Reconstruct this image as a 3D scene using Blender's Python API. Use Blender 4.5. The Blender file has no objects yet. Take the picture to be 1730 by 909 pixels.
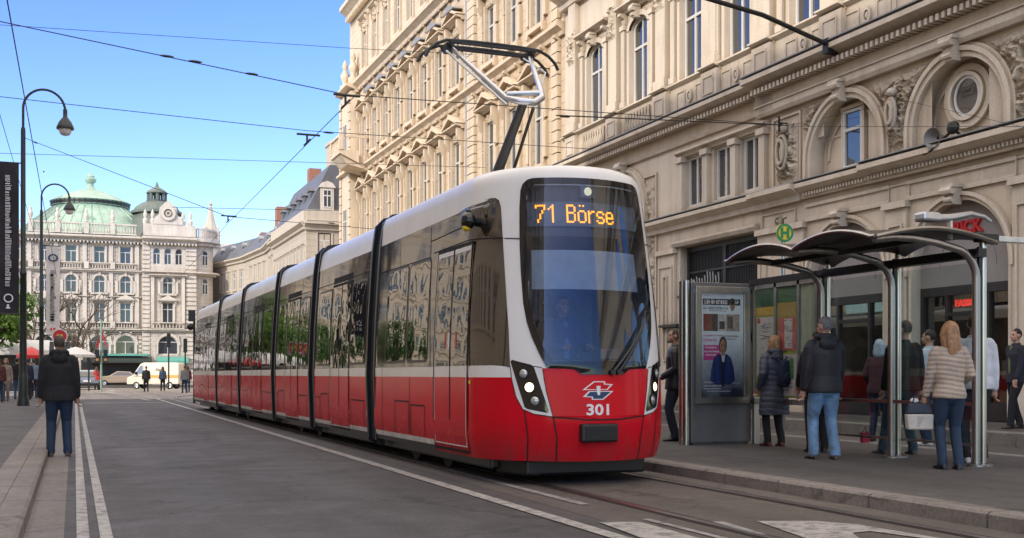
import bpy, bmesh, math, random
from mathutils import Vector, Matrix, noise as mnoise
random.seed(7)
SC = bpy.context.scene
COL = SC.collection
R = math.radians
PI = math.pi

# ------------------------------------------------------------------ survey helpers
YAW = math.atan(740/1900); SN, CS = math.sin(YAW), math.cos(YAW); FOC = 1900.0; EYE = 1.2
def onX(px, py, X):
    """point on the vertical plane x = X seen at pixel px, py of the photograph"""
    u = (px-865)/FOC; Y = X*(CS-u*SN)/(SN+u*CS); D = X*SN+Y*CS
    return Vector((X, Y, EYE+(632-py)*D/FOC))
def onY(px, py, Y):
    u = (px-865)/FOC; X = Y*(SN+u*CS)/(CS-u*SN); D = X*SN+Y*CS
    return Vector((X, Y, EYE+(632-py)*D/FOC))
def onZ(px, py, z=0.0):
    D = FOC*(EYE-z)/(py-632); r = (px-865)/FOC*D
    return Vector((r*CS+D*SN, D*CS-r*SN, z))

# ------------------------------------------------------------------ materials
def _nt(name):
    m = bpy.data.materials.new(name); m.use_nodes = True
    return m, m.node_tree, m.node_tree.nodes['Principled BSDF']
def _noise(nt, scale, detail=4, rough=.6, stretch=None, obj=True):
    tc = nt.nodes.new('ShaderNodeTexCoord'); n = nt.nodes.new('ShaderNodeTexNoise')
    n.inputs['Scale'].default_value = scale; n.inputs['Detail'].default_value = detail; n.inputs['Roughness'].default_value = rough
    src = tc.outputs['Object']
    if stretch:
        mp = nt.nodes.new('ShaderNodeMapping'); mp.inputs['Scale'].default_value = stretch
        nt.links.new(src, mp.inputs['Vector']); src = mp.outputs['Vector']
    nt.links.new(src, n.inputs['Vector'])
    return n.outputs['Fac']
def _ramp(nt, fac, lo, hi, a, b):
    r = nt.nodes.new('ShaderNodeMapRange'); r.inputs['From Min'].default_value = lo; r.inputs['From Max'].default_value = hi
    r.inputs['To Min'].default_value = a; r.inputs['To Max'].default_value = b
    nt.links.new(fac, r.inputs['Value']); return r.outputs['Result']
def _mixmul(nt, col, fac):
    m = nt.nodes.new('ShaderNodeVectorMath'); m.operation = 'SCALE'
    if isinstance(col, tuple): m.inputs[0].default_value = col[:3]
    else: nt.links.new(col, m.inputs[0])
    nt.links.new(fac, m.inputs['Scale']); return m.outputs[0]
def _mixcol(nt, a, b, fac):
    m = nt.nodes.new('ShaderNodeMix'); m.data_type = 'RGBA'
    for s, v in ((6, a), (7, b)):
        if isinstance(v, tuple): m.inputs[s].default_value = (*v[:3], 1)
        else: nt.links.new(v, m.inputs[s])
    nt.links.new(fac, m.inputs[0]); return m.outputs[2]
def _bump(nt, p, h, strength, dist=.02):
    b = nt.nodes.new('ShaderNodeBump'); b.inputs['Strength'].default_value = strength; b.inputs['Distance'].default_value = dist
    nt.links.new(h, b.inputs['Height']); nt.links.new(b.outputs[0], p.inputs['Normal']); return b
def mat(name, col, rough=.6, metal=0, var=.12, scale=6, bump=0, bscale=40, ior=1.5, coat=0, spec=.5, bdist=.01, sheen=0, stretch=None):
    m, nt, p = _nt(name)
    p.inputs['Roughness'].default_value = rough; p.inputs['Metallic'].default_value = metal
    p.inputs['IOR'].default_value = ior; p.inputs['Coat Weight'].default_value = coat; p.inputs['Coat Roughness'].default_value = .04
    p.inputs['Specular IOR Level'].default_value = spec
    if sheen: p.inputs['Sheen Weight'].default_value = sheen
    if var:
        f = _ramp(nt, _noise(nt, scale, stretch=stretch), .3, .7, 1-var, 1+var)
        nt.links.new(_mixmul(nt, col, f), p.inputs['Base Color'])
    else: p.inputs['Base Color'].default_value = (*col[:3], 1)
    if bump: _bump(nt, p, _noise(nt, bscale), bump, bdist)
    return m
def emis(name, col, s):
    m, nt, p = _nt(name); p.inputs['Base Color'].default_value = (*[c*.5 for c in col], 1)
    p.inputs['Emission Color'].default_value = (*col, 1); p.inputs['Emission Strength'].default_value = s
    return m
def stone(name, col, dirt=.45, joints=None, ao=True, stain=(.58,.52,.45)):
    """weathered stone: blotches, downward streaks, painted shade and grime in crevices, optional ashlar joints (block w, h)"""
    m, nt, p = _nt(name); p.inputs['Roughness'].default_value = .85; p.inputs['Specular IOR Level'].default_value = .25
    big = _ramp(nt, _noise(nt, .7, 6, .65), .35, .68, 0, 1)
    st = _ramp(nt, _noise(nt, 2.6, 5, .6, (1, 1, .14)), .45, .75, 0, 1)
    fine = _ramp(nt, _noise(nt, 22, 4), .3, .7, .93, 1.07)
    dk = tuple(c*s for c, s in zip(col, stain))
    mx = nt.nodes.new('ShaderNodeMath'); mx.operation = 'MULTIPLY'; nt.links.new(st, mx.inputs[0]); mx.inputs[1].default_value = dirt*.8
    c = _mixcol(nt, col, dk, mx.outputs[0])
    mb = nt.nodes.new('ShaderNodeMath'); mb.operation = 'MULTIPLY'; nt.links.new(big, mb.inputs[0]); mb.inputs[1].default_value = dirt*.55
    c = _mixcol(nt, c, tuple(k*.8 for k in col), mb.outputs[0])
    c = _mixmul(nt, c, fine)
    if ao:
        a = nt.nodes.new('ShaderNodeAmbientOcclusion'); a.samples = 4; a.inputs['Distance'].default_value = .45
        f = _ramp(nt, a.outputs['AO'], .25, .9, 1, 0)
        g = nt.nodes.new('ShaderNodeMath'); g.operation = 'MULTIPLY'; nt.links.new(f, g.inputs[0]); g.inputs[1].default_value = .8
        c = _mixcol(nt, c, tuple(k*.40*s for k, s in zip(col, (1, .86, .70))), g.outputs[0])  # puts crevice shade into the stone colour so carving reads deeper
    h = _noise(nt, 30, 5)
    if joints:
        tc = nt.nodes.new('ShaderNodeTexCoord'); b = nt.nodes.new('ShaderNodeTexBrick')
        mp = nt.nodes.new('ShaderNodeMapping'); mp.inputs['Rotation'].default_value = (R(90), 0, 0)
        nt.links.new(tc.outputs['Object'], mp.inputs['Vector']); nt.links.new(mp.outputs['Vector'], b.inputs['Vector'])
        b.inputs['Scale'].default_value = 1; b.inputs['Brick Width'].default_value = joints[0]; b.inputs['Row Height'].default_value = joints[1]
        b.inputs['Mortar Size'].default_value = .02; b.inputs['Mortar Smooth'].default_value = .3
        f = _ramp(nt, b.outputs['Fac'], 0, 1, 1, .72); c = _mixmul(nt, c, f)
        k = nt.nodes.new('ShaderNodeMath'); k.operation = 'MULTIPLY_ADD'; nt.links.new(b.outputs['Fac'], k.inputs[0]); k.inputs[1].default_value = -1.2; nt.links.new(h, k.inputs[2])
        h = k.outputs[0]
    nt.links.new(c, p.inputs['Base Color']); _bump(nt, p, h, .35, .02)
    return m
def asphalt(name, col, patch=.25, dist=.006, bs=160, wear=.0):
    m, nt, p = _nt(name); p.inputs['Specular IOR Level'].default_value = .35
    big = _ramp(nt, _noise(nt, .35, 6, .65, (1, .45, 1)), .3, .7, 1-patch, 1+patch)
    mid = _ramp(nt, _noise(nt, 3.5, 5, .7), .3, .7, .86, 1.14)
    fin = _ramp(nt, _noise(nt, 130, 2, .6), .25, .75, .62, 1.4)
    lane = _ramp(nt, _noise(nt, .9, 3, .5, (1.4, .05, 1)), .35, .65, .86, 1.12)
    grit = _ramp(nt, _noise(nt, 26, 3, .7), .3, .7, .80, 1.2)
    c = _mixmul(nt, _mixmul(nt, _mixmul(nt, _mixmul(nt, _mixmul(nt, col, big), mid), fin), lane), grit)
    # fine dark cracks
    v = nt.nodes.new('ShaderNodeTexVoronoi'); v.feature = 'DISTANCE_TO_EDGE'; v.inputs['Scale'].default_value = .33
    tc = nt.nodes.new('ShaderNodeTexCoord'); ad = nt.nodes.new('ShaderNodeVectorMath'); ad.operation = 'MULTIPLY_ADD'
    nn = nt.nodes.new('ShaderNodeTexNoise'); nn.inputs['Scale'].default_value = 2.5; nn.inputs['Detail'].default_value = 5
    nt.links.new(tc.outputs['Object'], nn.inputs['Vector']); nt.links.new(nn.outputs['Color'], ad.inputs[0]); ad.inputs[1].default_value = (.9, .9, 0)
    nt.links.new(tc.outputs['Object'], ad.inputs[2]); nt.links.new(ad.outputs[0], v.inputs['Vector'])
    cr = _ramp(nt, v.outputs['Distance'], 0, .012, .6, 1); c = _mixmul(nt, c, cr)
    nt.links.new(c, p.inputs['Base Color'])
    r = _ramp(nt, _noise(nt, 1.3, 4), .3, .7, .62, .85); nt.links.new(r, p.inputs['Roughness'])
    _bump(nt, p, _noise(nt, bs, 3, .7), .8, dist)
    return m
def dirty_paint(name, col, rough, spec):
    """vehicle paint with road film rising from the skirt and faint wash marks"""
    m, nt, p = _nt(name); p.inputs['Specular IOR Level'].default_value = spec
    tc = nt.nodes.new('ShaderNodeTexCoord'); sx = nt.nodes.new('ShaderNodeSeparateXYZ'); nt.links.new(tc.outputs['Object'], sx.inputs[0])
    z = _ramp(nt, sx.outputs['Z'], .25, .75, .5, 0); n = _ramp(nt, _noise(nt, 3.0, 6, .7, (1, 1, .5)), .35, .7, .2, 1.4)
    k = nt.nodes.new('ShaderNodeMath'); k.operation = 'MULTIPLY'; k.use_clamp = True; nt.links.new(z, k.inputs[0]); nt.links.new(n, k.inputs[1])
    c = _mixmul(nt, col, _ramp(nt, _noise(nt, 1.1, 4, .6, (1, 1, .3)), .3, .7, .93, 1.05)); c = _mixcol(nt, c, (.09,.06,.05), k.outputs[0]); nt.links.new(c, p.inputs['Base Color'])
    nt.links.new(_ramp(nt, k.outputs[0], 0, .5, rough, .6), p.inputs['Roughness']); _bump(nt, p, _noise(nt, 1.6, 2, .4), .03, .1); return m
def paint(name, col, under):
    """road paint worn through to the surface under it"""
    m, nt, p = _nt(name); p.inputs['Roughness'].default_value = .7
    w = _ramp(nt, _noise(nt, 7, 9, .8), .38, .54, 0, 1)
    f2 = _ramp(nt, _noise(nt, 60, 3, .7), .3, .6, .78, 1.05)
    nt.links.new(_mixmul(nt, _mixcol(nt, under, col, w), f2), p.inputs['Base Color']); _bump(nt, p, _noise(nt, 160, 3, .7), .5, .004)
    return m
def glassy(name, col=(.012,.012,.013), ior=1.9, rough=.015, wob=.02, wsc=1.2):
    """dark coated glazing that mirrors the street a little unevenly"""
    m, nt, p = _nt(name); p.inputs['Base Color'].default_value = (*col, 1); p.inputs['Roughness'].default_value = rough
    p.inputs['IOR'].default_value = ior; p.inputs['Specular IOR Level'].default_value = .5
    if wob: _bump(nt, p, _noise(nt, wsc, 2, .4), wob, .12)
    return m
def clearglass(name, tint=(.8,.85,.85), ior=1.5, base=.0):
    m = bpy.data.materials.new(name); m.use_nodes = True; nt = m.node_tree; nt.nodes.clear()
    o = nt.nodes.new('ShaderNodeOutputMaterial'); t = nt.nodes.new('ShaderNodeBsdfTransparent'); g = nt.nodes.new('ShaderNodeBsdfGlossy'); x = nt.nodes.new('ShaderNodeMixShader')
    t.inputs['Color'].default_value = (*tint, 1); g.inputs['Roughness'].default_value = .01
    f = nt.nodes.new('ShaderNodeFresnel'); ge = nt.nodes.new('ShaderNodeNewGeometry')
    nt.links.new(_ramp(nt, ge.outputs['Backfacing'], 0, 1, ior, 1/ior), f.inputs['IOR'])   # same reflection from either side of the pane
    if base:
        a = nt.nodes.new('ShaderNodeMath'); a.operation = 'ADD'; a.use_clamp = True; a.inputs[1].default_value = base; nt.links.new(f.outputs[0], a.inputs[0]); nt.links.new(a.outputs[0], x.inputs[0])
    else: nt.links.new(f.outputs[0], x.inputs[0])
    nt.links.new(t.outputs[0], x.inputs[1]); nt.links.new(g.outputs[0], x.inputs[2]); nt.links.new(x.outputs[0], o.inputs[0])
    return m
def roofing(name, col, w=.5, var=.25):
    """standing-seam sheet with streaks"""
    m, nt, p = _nt(name); p.inputs['Roughness'].default_value = .55
    f = _ramp(nt, _noise(nt, 1.2, 5, .65, (1, 1, .35)), .3, .7, 1-var, 1+var)
    nt.links.new(_mixmul(nt, col, f), p.inputs['Base Color']); _bump(nt, p, _noise(nt, 14), .2, .01)
    return m

M = {}
def mk():
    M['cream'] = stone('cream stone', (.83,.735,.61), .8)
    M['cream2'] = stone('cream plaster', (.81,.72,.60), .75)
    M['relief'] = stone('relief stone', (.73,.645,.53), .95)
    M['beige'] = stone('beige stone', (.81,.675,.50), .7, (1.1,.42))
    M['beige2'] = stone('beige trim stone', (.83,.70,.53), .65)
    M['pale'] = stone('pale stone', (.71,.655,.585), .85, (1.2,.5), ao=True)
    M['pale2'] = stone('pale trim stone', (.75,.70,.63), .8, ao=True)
    M['grey_stone'] = stone('grey stone', (.60,.53,.44), .6, (1.3,.45), ao=False)
    M['grey_trim'] = stone('grey trim stone', (.62,.55,.46), .5, ao=False)
    M['copper'] = roofing('green copper sheet', (.36,.50,.40))
    M['oldcopper'] = roofing('dark copper sheet', (.14,.17,.15))
    M['slate'] = roofing('slate roof', (.13,.135,.15), var=.3)
    M['zinc'] = roofing('zinc sheet', (.33,.34,.35))
    M['brick'] = mat('red brick', (.36,.17,.11), .85, bump=.3)
    M['white_frame'] = mat('white window paint', (.74,.73,.70), .45, var=.05)
    M['dark_frame'] = mat('dark shop frame', (.035,.032,.032), .45, var=.2)
    M['iron'] = mat('black iron', (.02,.021,.02), .5, var=.2)
    M['pane'] = glassy('window glass', (.045,.045,.045), 2.2, .01, .06, .9)
    M['pane_far'] = glassy('far window glass', (.05,.06,.075), 1.7, .05, .08, .7)
    M['shop_glass'] = clearglass('shop glass', (.66,.68,.68), 2.0, .06)
    M['shelter_glass'] = clearglass('shelter glass', (.86,.90,.89), 1.45)
    M['windshield'] = clearglass('windscreen glass', (.68,.75,.83), 1.68, .02)
    M['poster_glass'] = clearglass('poster glass', (.93,.94,.94), 1.5)
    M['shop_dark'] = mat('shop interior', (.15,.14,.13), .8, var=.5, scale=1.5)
    M['grey_panel'] = mat('grey sign panel', (.33,.31,.305), .6, var=.06, scale=2)
    M['asphalt'] = asphalt('asphalt', (.080,.077,.078), .34)
    M['asphalt2'] = asphalt('lane asphalt', (.09,.082,.077))
    M['pave'] = asphalt('pavement asphalt', (.086,.080,.076), .15)
    M['ground'] = asphalt('ground', (.27,.24,.215))
    M['track'] = asphalt('track slab', (.105,.093,.083), .32)
    M['granite'] = asphalt('granite kerb', (.19,.172,.155), .15)
    M['gutter'] = asphalt('gutter concrete', (.185,.17,.155), .15)
    M['steel'] = mat('worn rail steel', (.42,.42,.43), .3, 1, var=.2, scale=20)
    M['rust'] = mat('rail groove', (.045,.03,.028), .8)
    M['line'] = paint('white road paint', (.40,.385,.365), (.12,.115,.11))
    M['line_worn'] = paint('worn road paint', (.30,.30,.30), (.12,.11,.105))
    M['red'] = dirty_paint('red tram paint', (.64,.003,.016), .16, .16)
    M['white'] = dirty_paint('white tram paint', (.82,.80,.77), .25, .3)
    M['black_gloss'] = glassy('black glazing', (.022,.018,.014), 2.15, .055, .05, 1.0)
    M['tram_glass'] = glassy('tram window glass', (.006,.006,.007), 2.3, .008, .07, 1.6)
    M['door_glass'] = glassy('tram door glass', (.008,.008,.009), 2.0, .01, .08, 1.5)
    M['frit'] = mat('black glass border', (.006,.006,.007), .08, var=0, ior=1.6)
    M['rubber'] = mat('black rubber', (.014,.014,.014), .65, var=.2, bump=.1)
    M['blackp'] = mat('black plastic', (.012,.012,.013), .35, var=.15)
    M['seam'] = mat('dark seam', (.006,.005,.005), .8, var=0)
    M['chrome'] = mat('polished steel', (.50,.48,.45), .28, 1, var=.08, scale=3)
    M['brushed'] = mat('brushed steel', (.40,.385,.37), .34, 1, var=.15, scale=8, stretch=(1,1,.1))
    M['alu'] = mat('aluminium', (.60,.62,.65), .35, .9, var=.1)
    M['post_green'] = mat('dark green post paint', (.018,.028,.026), .4, var=.25, bump=.1)
    M['lens'] = mat('lamp lens', (.55,.55,.52), .08, .6, var=.1)
    M['warm'] = emis('lit headlight', (1,.80,.45), 4)
    M['warm2'] = emis('dim lamp', (1,.9,.55), .75)
    M['led'] = emis('amber led', (1,.30,.012), 3.6)
    M['neon'] = emis('red neon', (1,.03,.02), 1.6)
    M['redsign'] = mat('red sign', (.62,.02,.02), .4, var=.05)
    M['yellow'] = mat('yellow sign', (.85,.58,.02), .4, var=.05)
    M['green'] = mat('green sign', (.01,.26,.09), .4, var=.05)
    M['blue_logo'] = mat('dark blue paint', (.015,.04,.12), .4, var=.05)
    M['sign_white'] = mat('white sign paint', (.80,.80,.80), .45, var=.03)
    M['bark'] = mat('bark', (.10,.075,.055), .9, bump=.6, bscale=25)
    M['leaf'] = mat('leaf', (.10,.20,.025), .6, var=.45, scale=1.1)
    M['leaf2'] = mat('dark leaf', (.06,.13,.02), .6, var=.45, scale=1.1)
    M['skin'] = mat('skin', (.52,.30,.21), .5, var=.06, scale=12)
    M['awning_dark'] = mat('dark awning cloth', (.035,.045,.04), .8)
    M['awning_teal'] = mat('teal awning', (.13,.42,.35), .7)
    M['cloth_white'] = mat('white cloth', (.75,.73,.70), .8)
    M['interior'] = mat('dark interior', (.28,.33,.40), .7, var=.3)

# ------------------------------------------------------------------ mesh builder
class MB:
    def __init__(s): s.v = []; s.f = []; s.m = []; s.c = 0
    def add(s, vs, fs):
        b = len(s.v); s.v.extend([tuple(x) for x in vs])
        for f in fs: s.f.append(tuple(b+i for i in f)); s.m.append(s.c)
    def box(s, x0, x1, y0, y1, z0, z1):
        if x0 > x1: x0, x1 = x1, x0
        if y0 > y1: y0, y1 = y1, y0
        if z0 > z1: z0, z1 = z1, z0
        s.add([(x0,y0,z0),(x1,y0,z0),(x1,y1,z0),(x0,y1,z0),(x0,y0,z1),(x1,y0,z1),(x1,y1,z1),(x0,y1,z1)],
              [(0,3,2,1),(4,5,6,7),(0,1,5,4),(1,2,6,5),(2,3,7,6),(3,0,4,7)])
        return s
    def quad(s, a, b, c, d): s.add([a,b,c,d], [(0,1,2,3)]); return s
    def poly(s, pts): s.add(pts, [tuple(range(len(pts)))]); return s
    def extr(s, pl, ax, c0, c1, caps=True):
        """polygon in the plane across axis ax ('x': (y,z), 'y': (x,z), 'z': (x,y)) pushed from c0 to c1"""
        f = {'x': lambda p, c: (c,p[0],p[1]), 'y': lambda p, c: (p[0],c,p[1]), 'z': lambda p, c: (p[0],p[1],c)}[ax]
        n = len(pl); vs = [f(p,c0) for p in pl]+[f(p,c1) for p in pl]
        fs = [(i,(i+1)%n,n+(i+1)%n,n+i) for i in range(n)]
        if caps: fs += [tuple(range(n-1,-1,-1)), tuple(range(n,2*n))]
        s.add(vs, fs); return s
    def tube(s, pts, r, n=8, closed=False, caps=True, sq=None):
        pts = [Vector(p) for p in pts]; k = len(pts)
        rs = r if isinstance(r, (list, tuple)) else [r]*k
        up = None; vs = []
        for i, p in enumerate(pts):
            a = pts[i-1] if (i > 0 or closed) else p; b = pts[(i+1) % k] if (i < k-1 or closed) else p
            t = (b-a).normalized() if (b-a).length > 1e-9 else Vector((0,0,1))
            if up is None: up = Vector((0,0,1)) if abs(t.z) < .9 else Vector((0,1,0))
            x = t.cross(up)
            if x.length < 1e-6: x = t.orthogonal()
            x.normalize(); y = x.cross(t).normalized(); up = y
            for j in range(n):
                q = 2*PI*j/n; vs.append(p+x*(math.cos(q)*rs[i])+y*(math.sin(q)*rs[i]*(sq or 1)))
        fs = []
        for i in range(k if closed else k-1):
            for j in range(n):
                fs.append((i*n+j, i*n+(j+1)%n, ((i+1)%k)*n+(j+1)%n, ((i+1)%k)*n+j))
        if caps and not closed: fs += [tuple(range(n-1,-1,-1)), tuple((k-1)*n+j for j in range(n))]
        s.add(vs, fs); return s
    def lathe(s, prof, c=(0,0,0), n=20, sx=1, sy=1, a0=0, a1=2*PI):
        full = abs(a1-a0-2*PI) < 1e-6; m = n if full else n+1; vs = []
        for r, z in prof:
            for j in range(m):
                q = a0+(a1-a0)*j/n; vs.append((c[0]+r*math.cos(q)*sx, c[1]+r*math.sin(q)*sy, c[2]+z))
        fs = []
        for i in range(len(prof)-1):
            for j in range(n):
                k = (j+1) % m if full else j+1
                fs.append((i*m+j, i*m+k, (i+1)*m+k, (i+1)*m+j))
        s.add(vs, fs); return s
    def disc(s, c, nrm, r, n=20, th=.0, rin=0):
        c = Vector(c); w = Vector(nrm).normalized(); u = w.orthogonal().normalized()
        if abs(w.z) < .9: u = Vector((0,0,1)).cross(w).normalized()
        v = w.cross(u)
        P = lambda rr, q, h: c+u*(math.cos(q)*rr)+v*(math.sin(q)*rr)+w*h
        A = [2*PI*i/n for i in range(n)]
        if rin:
            vs = [P(r,q,th) for q in A]+[P(rin,q,th) for q in A]
            fs = [(i,(i+1)%n,n+(i+1)%n,n+i) for i in range(n)]
            if th:
                vs += [P(r,q,0) for q in A]+[P(rin,q,0) for q in A]
                fs += [(2*n+i,2*n+(i+1)%n,(i+1)%n,i) for i in range(n)]+[(n+i,n+(i+1)%n,3*n+(i+1)%n,3*n+i) for i in range(n)]
            s.add(vs, fs)
        else:
            vs = [P(r,q,th) for q in A]; fs = [tuple(range(n))]
            if th: vs += [P(r,q,0) for q in A]; fs += [(n+i,n+(i+1)%n,(i+1)%n,i) for i in range(n)]+[tuple(range(2*n-1,n-1,-1))]
            s.add(vs, fs)
        return s
    def ball(s, c, r, nu=14, nv=9):
        rx, ry, rz = r if isinstance(r, (tuple,list)) else (r,r,r); vs = []; fs = []
        for i in range(nv+1):
            a = PI*i/nv
            for j in range(nu):
                q = 2*PI*j/nu; vs.append((c[0]+rx*math.sin(a)*math.cos(q), c[1]+ry*math.sin(a)*math.sin(q), c[2]+rz*math.cos(a)))
        for i in range(nv):
            for j in range(nu): fs.append((i*nu+j, (i+1)*nu+j, (i+1)*nu+(j+1)%nu, i*nu+(j+1)%nu))
        s.add(vs, fs); return s
    def grid(s, fn, nu, nv, wrap=False):
        vs = [fn(i/nu, j/nv) for j in range(nv+1) for i in range(nu+1)]
        fs = [(j*(nu+1)+i, j*(nu+1)+i+1, (j+1)*(nu+1)+i+1, (j+1)*(nu+1)+i) for j in range(nv) for i in range(nu)]
        s.add(vs, fs); return s
    def merge(s, o, T=None):
        b = len(s.v)
        s.v.extend([tuple(T @ Vector(x)) if T else x for x in o.v]); s.f.extend([tuple(b+i for i in f) for f in o.f]); s.m.extend([s.c]*len(o.f)); return s
    def mesh(s, name, mats, smooth=None):
        me = bpy.data.meshes.new(name); me.from_pydata(s.v, [], s.f)
        for m in (mats if isinstance(mats, (list,tuple)) else [mats]): me.materials.append(M[m] if isinstance(m, str) else m)
        if any(s.m): me.polygons.foreach_set('material_index', s.m)
        bm = bmesh.new(); bm.from_mesh(me)
        bmesh.ops.remove_doubles(bm, verts=bm.verts, dist=1e-5)
        bmesh.ops.recalc_face_normals(bm, faces=bm.faces); bm.to_mesh(me); bm.free()
        if smooth: 
            me.polygons.foreach_set('use_smooth', [True]*len(me.polygons)); me.set_sharp_from_angle(angle=R(smooth))
        me.update(); return me
    def build(s, name, mats, parent=None, smooth=None, bevel=0, loc=None, rz=0):
        o = bpy.data.objects.new(name, s.mesh(name, mats, smooth)); COL.objects.link(o)
        if parent: o.parent = parent
        if loc: o.location = loc
        if rz: o.rotation_euler.z = rz
        if bevel:
            b = o.modifiers.new('bevel', 'BEVEL'); b.width = bevel; b.segments = 2; b.limit_method = 'ANGLE'; b.angle_limit = R(35)
        return o
def tag(o, label=None, cat=None, group=None, kind=None):
    if label: o['label'] = label
    if cat: o['category'] = cat
    if group: o['group'] = group
    if kind: o['kind'] = kind
    return o
def thing(name, loc=(0,0,0), label=None, cat=None, group=None, rz=0):
    o = bpy.data.objects.new(name, None); COL.objects.link(o); o.location = loc; o.rotation_euler.z = rz; o.empty_display_size = .2
    return tag(o, label, cat, group)
def inst(name, me, parent, loc=(0,0,0), rz=0):
    o = bpy.data.objects.new(name, me); COL.objects.link(o); o.parent = parent; o.location = loc; o.rotation_euler.z = rz
    return o
def copy_tree(o, parent=None):
    c = o.copy(); COL.objects.link(c); c.parent = parent
    for ch in [k for k in bpy.data.objects if k.parent == o]: copy_tree(ch, c)
    return c
def text_mb(txt, h, depth=.01, bold=0, sx=1):
    """letter shapes lying in x, z, standing depth towards -y"""
    cu = bpy.data.curves.new('t', 'FONT'); cu.body = txt; cu.size = h; cu.extrude = depth/2; cu.offset = bold; cu.resolution_u = 3
    o = bpy.data.objects.new('t', cu); COL.objects.link(o); dg = bpy.context.evaluated_depsgraph_get()
    me = bpy.data.meshes.new_from_object(o.evaluated_get(dg)); bpy.data.objects.remove(o)
    mb = MB(); mb.add([(v.co.x*sx, -v.co.z, v.co.y) for v in me.vertices], [tuple(p.vertices) for p in me.polygons]); bpy.data.meshes.remove(me)
    return mb
# ------------------------------------------------------------------ world, sun, camera
SUN_EL = 27.0; SUN_H = Vector((.82, .572))
def sky():
    w = bpy.data.worlds.new('World'); SC.world = w; w.use_nodes = True; nt = w.node_tree
    bg = nt.nodes['Background']; s = nt.nodes.new('ShaderNodeTexSky'); s.sky_type = 'NISHITA'; s.sun_disc = False
    s.sun_elevation = R(SUN_EL); s.sun_rotation = math.atan2(-SUN_H.x, -SUN_H.y); s.altitude = 100; s.air_density = 1.0; s.dust_density = .35; s.ozone_density = 1.5
    h = nt.nodes.new('ShaderNodeHueSaturation'); h.inputs['Saturation'].default_value = 1.3; h.inputs['Hue'].default_value = .526
    nt.links.new(s.outputs[0], h.inputs['Color'])
    # bright veil added high overhead to fill the shade, clear blue towards the horizon
    tc = nt.nodes.new('ShaderNodeTexCoord'); sx = nt.nodes.new('ShaderNodeSeparateXYZ'); nt.links.new(tc.outputs['Generated'], sx.inputs[0])
    nz = nt.nodes.new('ShaderNodeTexNoise'); nz.inputs['Scale'].default_value = 3; nz.inputs['Detail'].default_value = 5; nt.links.new(tc.outputs['Generated'], nz.inputs['Vector'])
    el = _ramp(nt, sx.outputs['Z'], .36, .60, 0, .9); k = nt.nodes.new('ShaderNodeMath'); k.operation = 'MULTIPLY'; k.use_clamp = True; nt.links.new(el, k.inputs[0]); nt.links.new(_ramp(nt, nz.outputs['Fac'], .3, .6, .75, 1.1), k.inputs[1])
    tn = nt.nodes.new('ShaderNodeVectorMath'); tn.operation = 'MULTIPLY'; tn.inputs[1].default_value = (.86,.945,1.06); nt.links.new(h.outputs[0], tn.inputs[0])
    nt.links.new(_mixcol(nt, tn.outputs[0], (7.0,6.3,5.5), k.outputs[0]), bg.inputs[0]); bg.inputs[1].default_value = .295
    l = bpy.data.lights.new('sun', 'SUN'); l.energy = 2.9; l.angle = R(.5); l.color = (1, .90, .76)
    o = bpy.data.objects.new('sun', l); COL.objects.link(o); c = math.cos(R(SUN_EL))
    o.rotation_euler = Vector((SUN_H.x*c, SUN_H.y*c, -math.sin(R(SUN_EL)))).to_track_quat('-Z', 'Y').to_euler(); o.location = (-40,-40,60)
    cam = bpy.data.cameras.new('camera'); cam.sensor_width = 36; cam.lens = FOC/1730*36; cam.clip_end = 6000; cam.clip_start = .05
    cam.shift_y = (632-454.5)/1730
    o = bpy.data.objects.new('camera', cam); COL.objects.link(o); o.location = (0,0,EYE); o.rotation_euler = (R(90), 0, -YAW); SC.camera = o
    SC.view_settings.view_transform = 'Standard'; SC.view_settings.look = 'None'; SC.view_settings.exposure = 0; SC.view_settings.gamma = 1
    SC.cycles.max_bounces = 8; SC.cycles.transparent_max_bounces = 24; SC.cycles.caustics_reflective = False; SC.cycles.caustics_refractive = False

def arcpath(x, y0, yb, rad, cx=None):
    """along +y at x, then a right-hand curve from y = yb"""
    P = [(x, y0), (x, yb)]
    for k in range(1, 25):
        a = R(95*k/24); P.append((x+rad*(1-math.cos(a)), yb+rad*math.sin(a)))
    return P
def ribbon(mb, P, w, z):
    L = []; n = len(P)
    for i, p in enumerate(P):
        a = Vector(P[max(i-1,0)]); b = Vector(P[min(i+1,n-1)]); t = (b-a).normalized(); q = Vector((t.y,-t.x))*w/2
        L.append((Vector(p)-q, Vector(p)+q))
    for i in range(n-1):
        a, b = L[i]; c, d = L[i+1]
        mb.quad((*a,z),(*b,z),(*d,z),(*c,z))
def struct(name, mb, m, smooth=None, bevel=0): return tag(mb.build(name, m, smooth=smooth, bevel=bevel), kind='structure')
def sheet(name, x0, x1, y0, y1, z, m): return struct(name, MB().quad((x0,y0,z),(x1,y0,z),(x1,y1,z),(x0,y1,z)), m)
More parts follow.
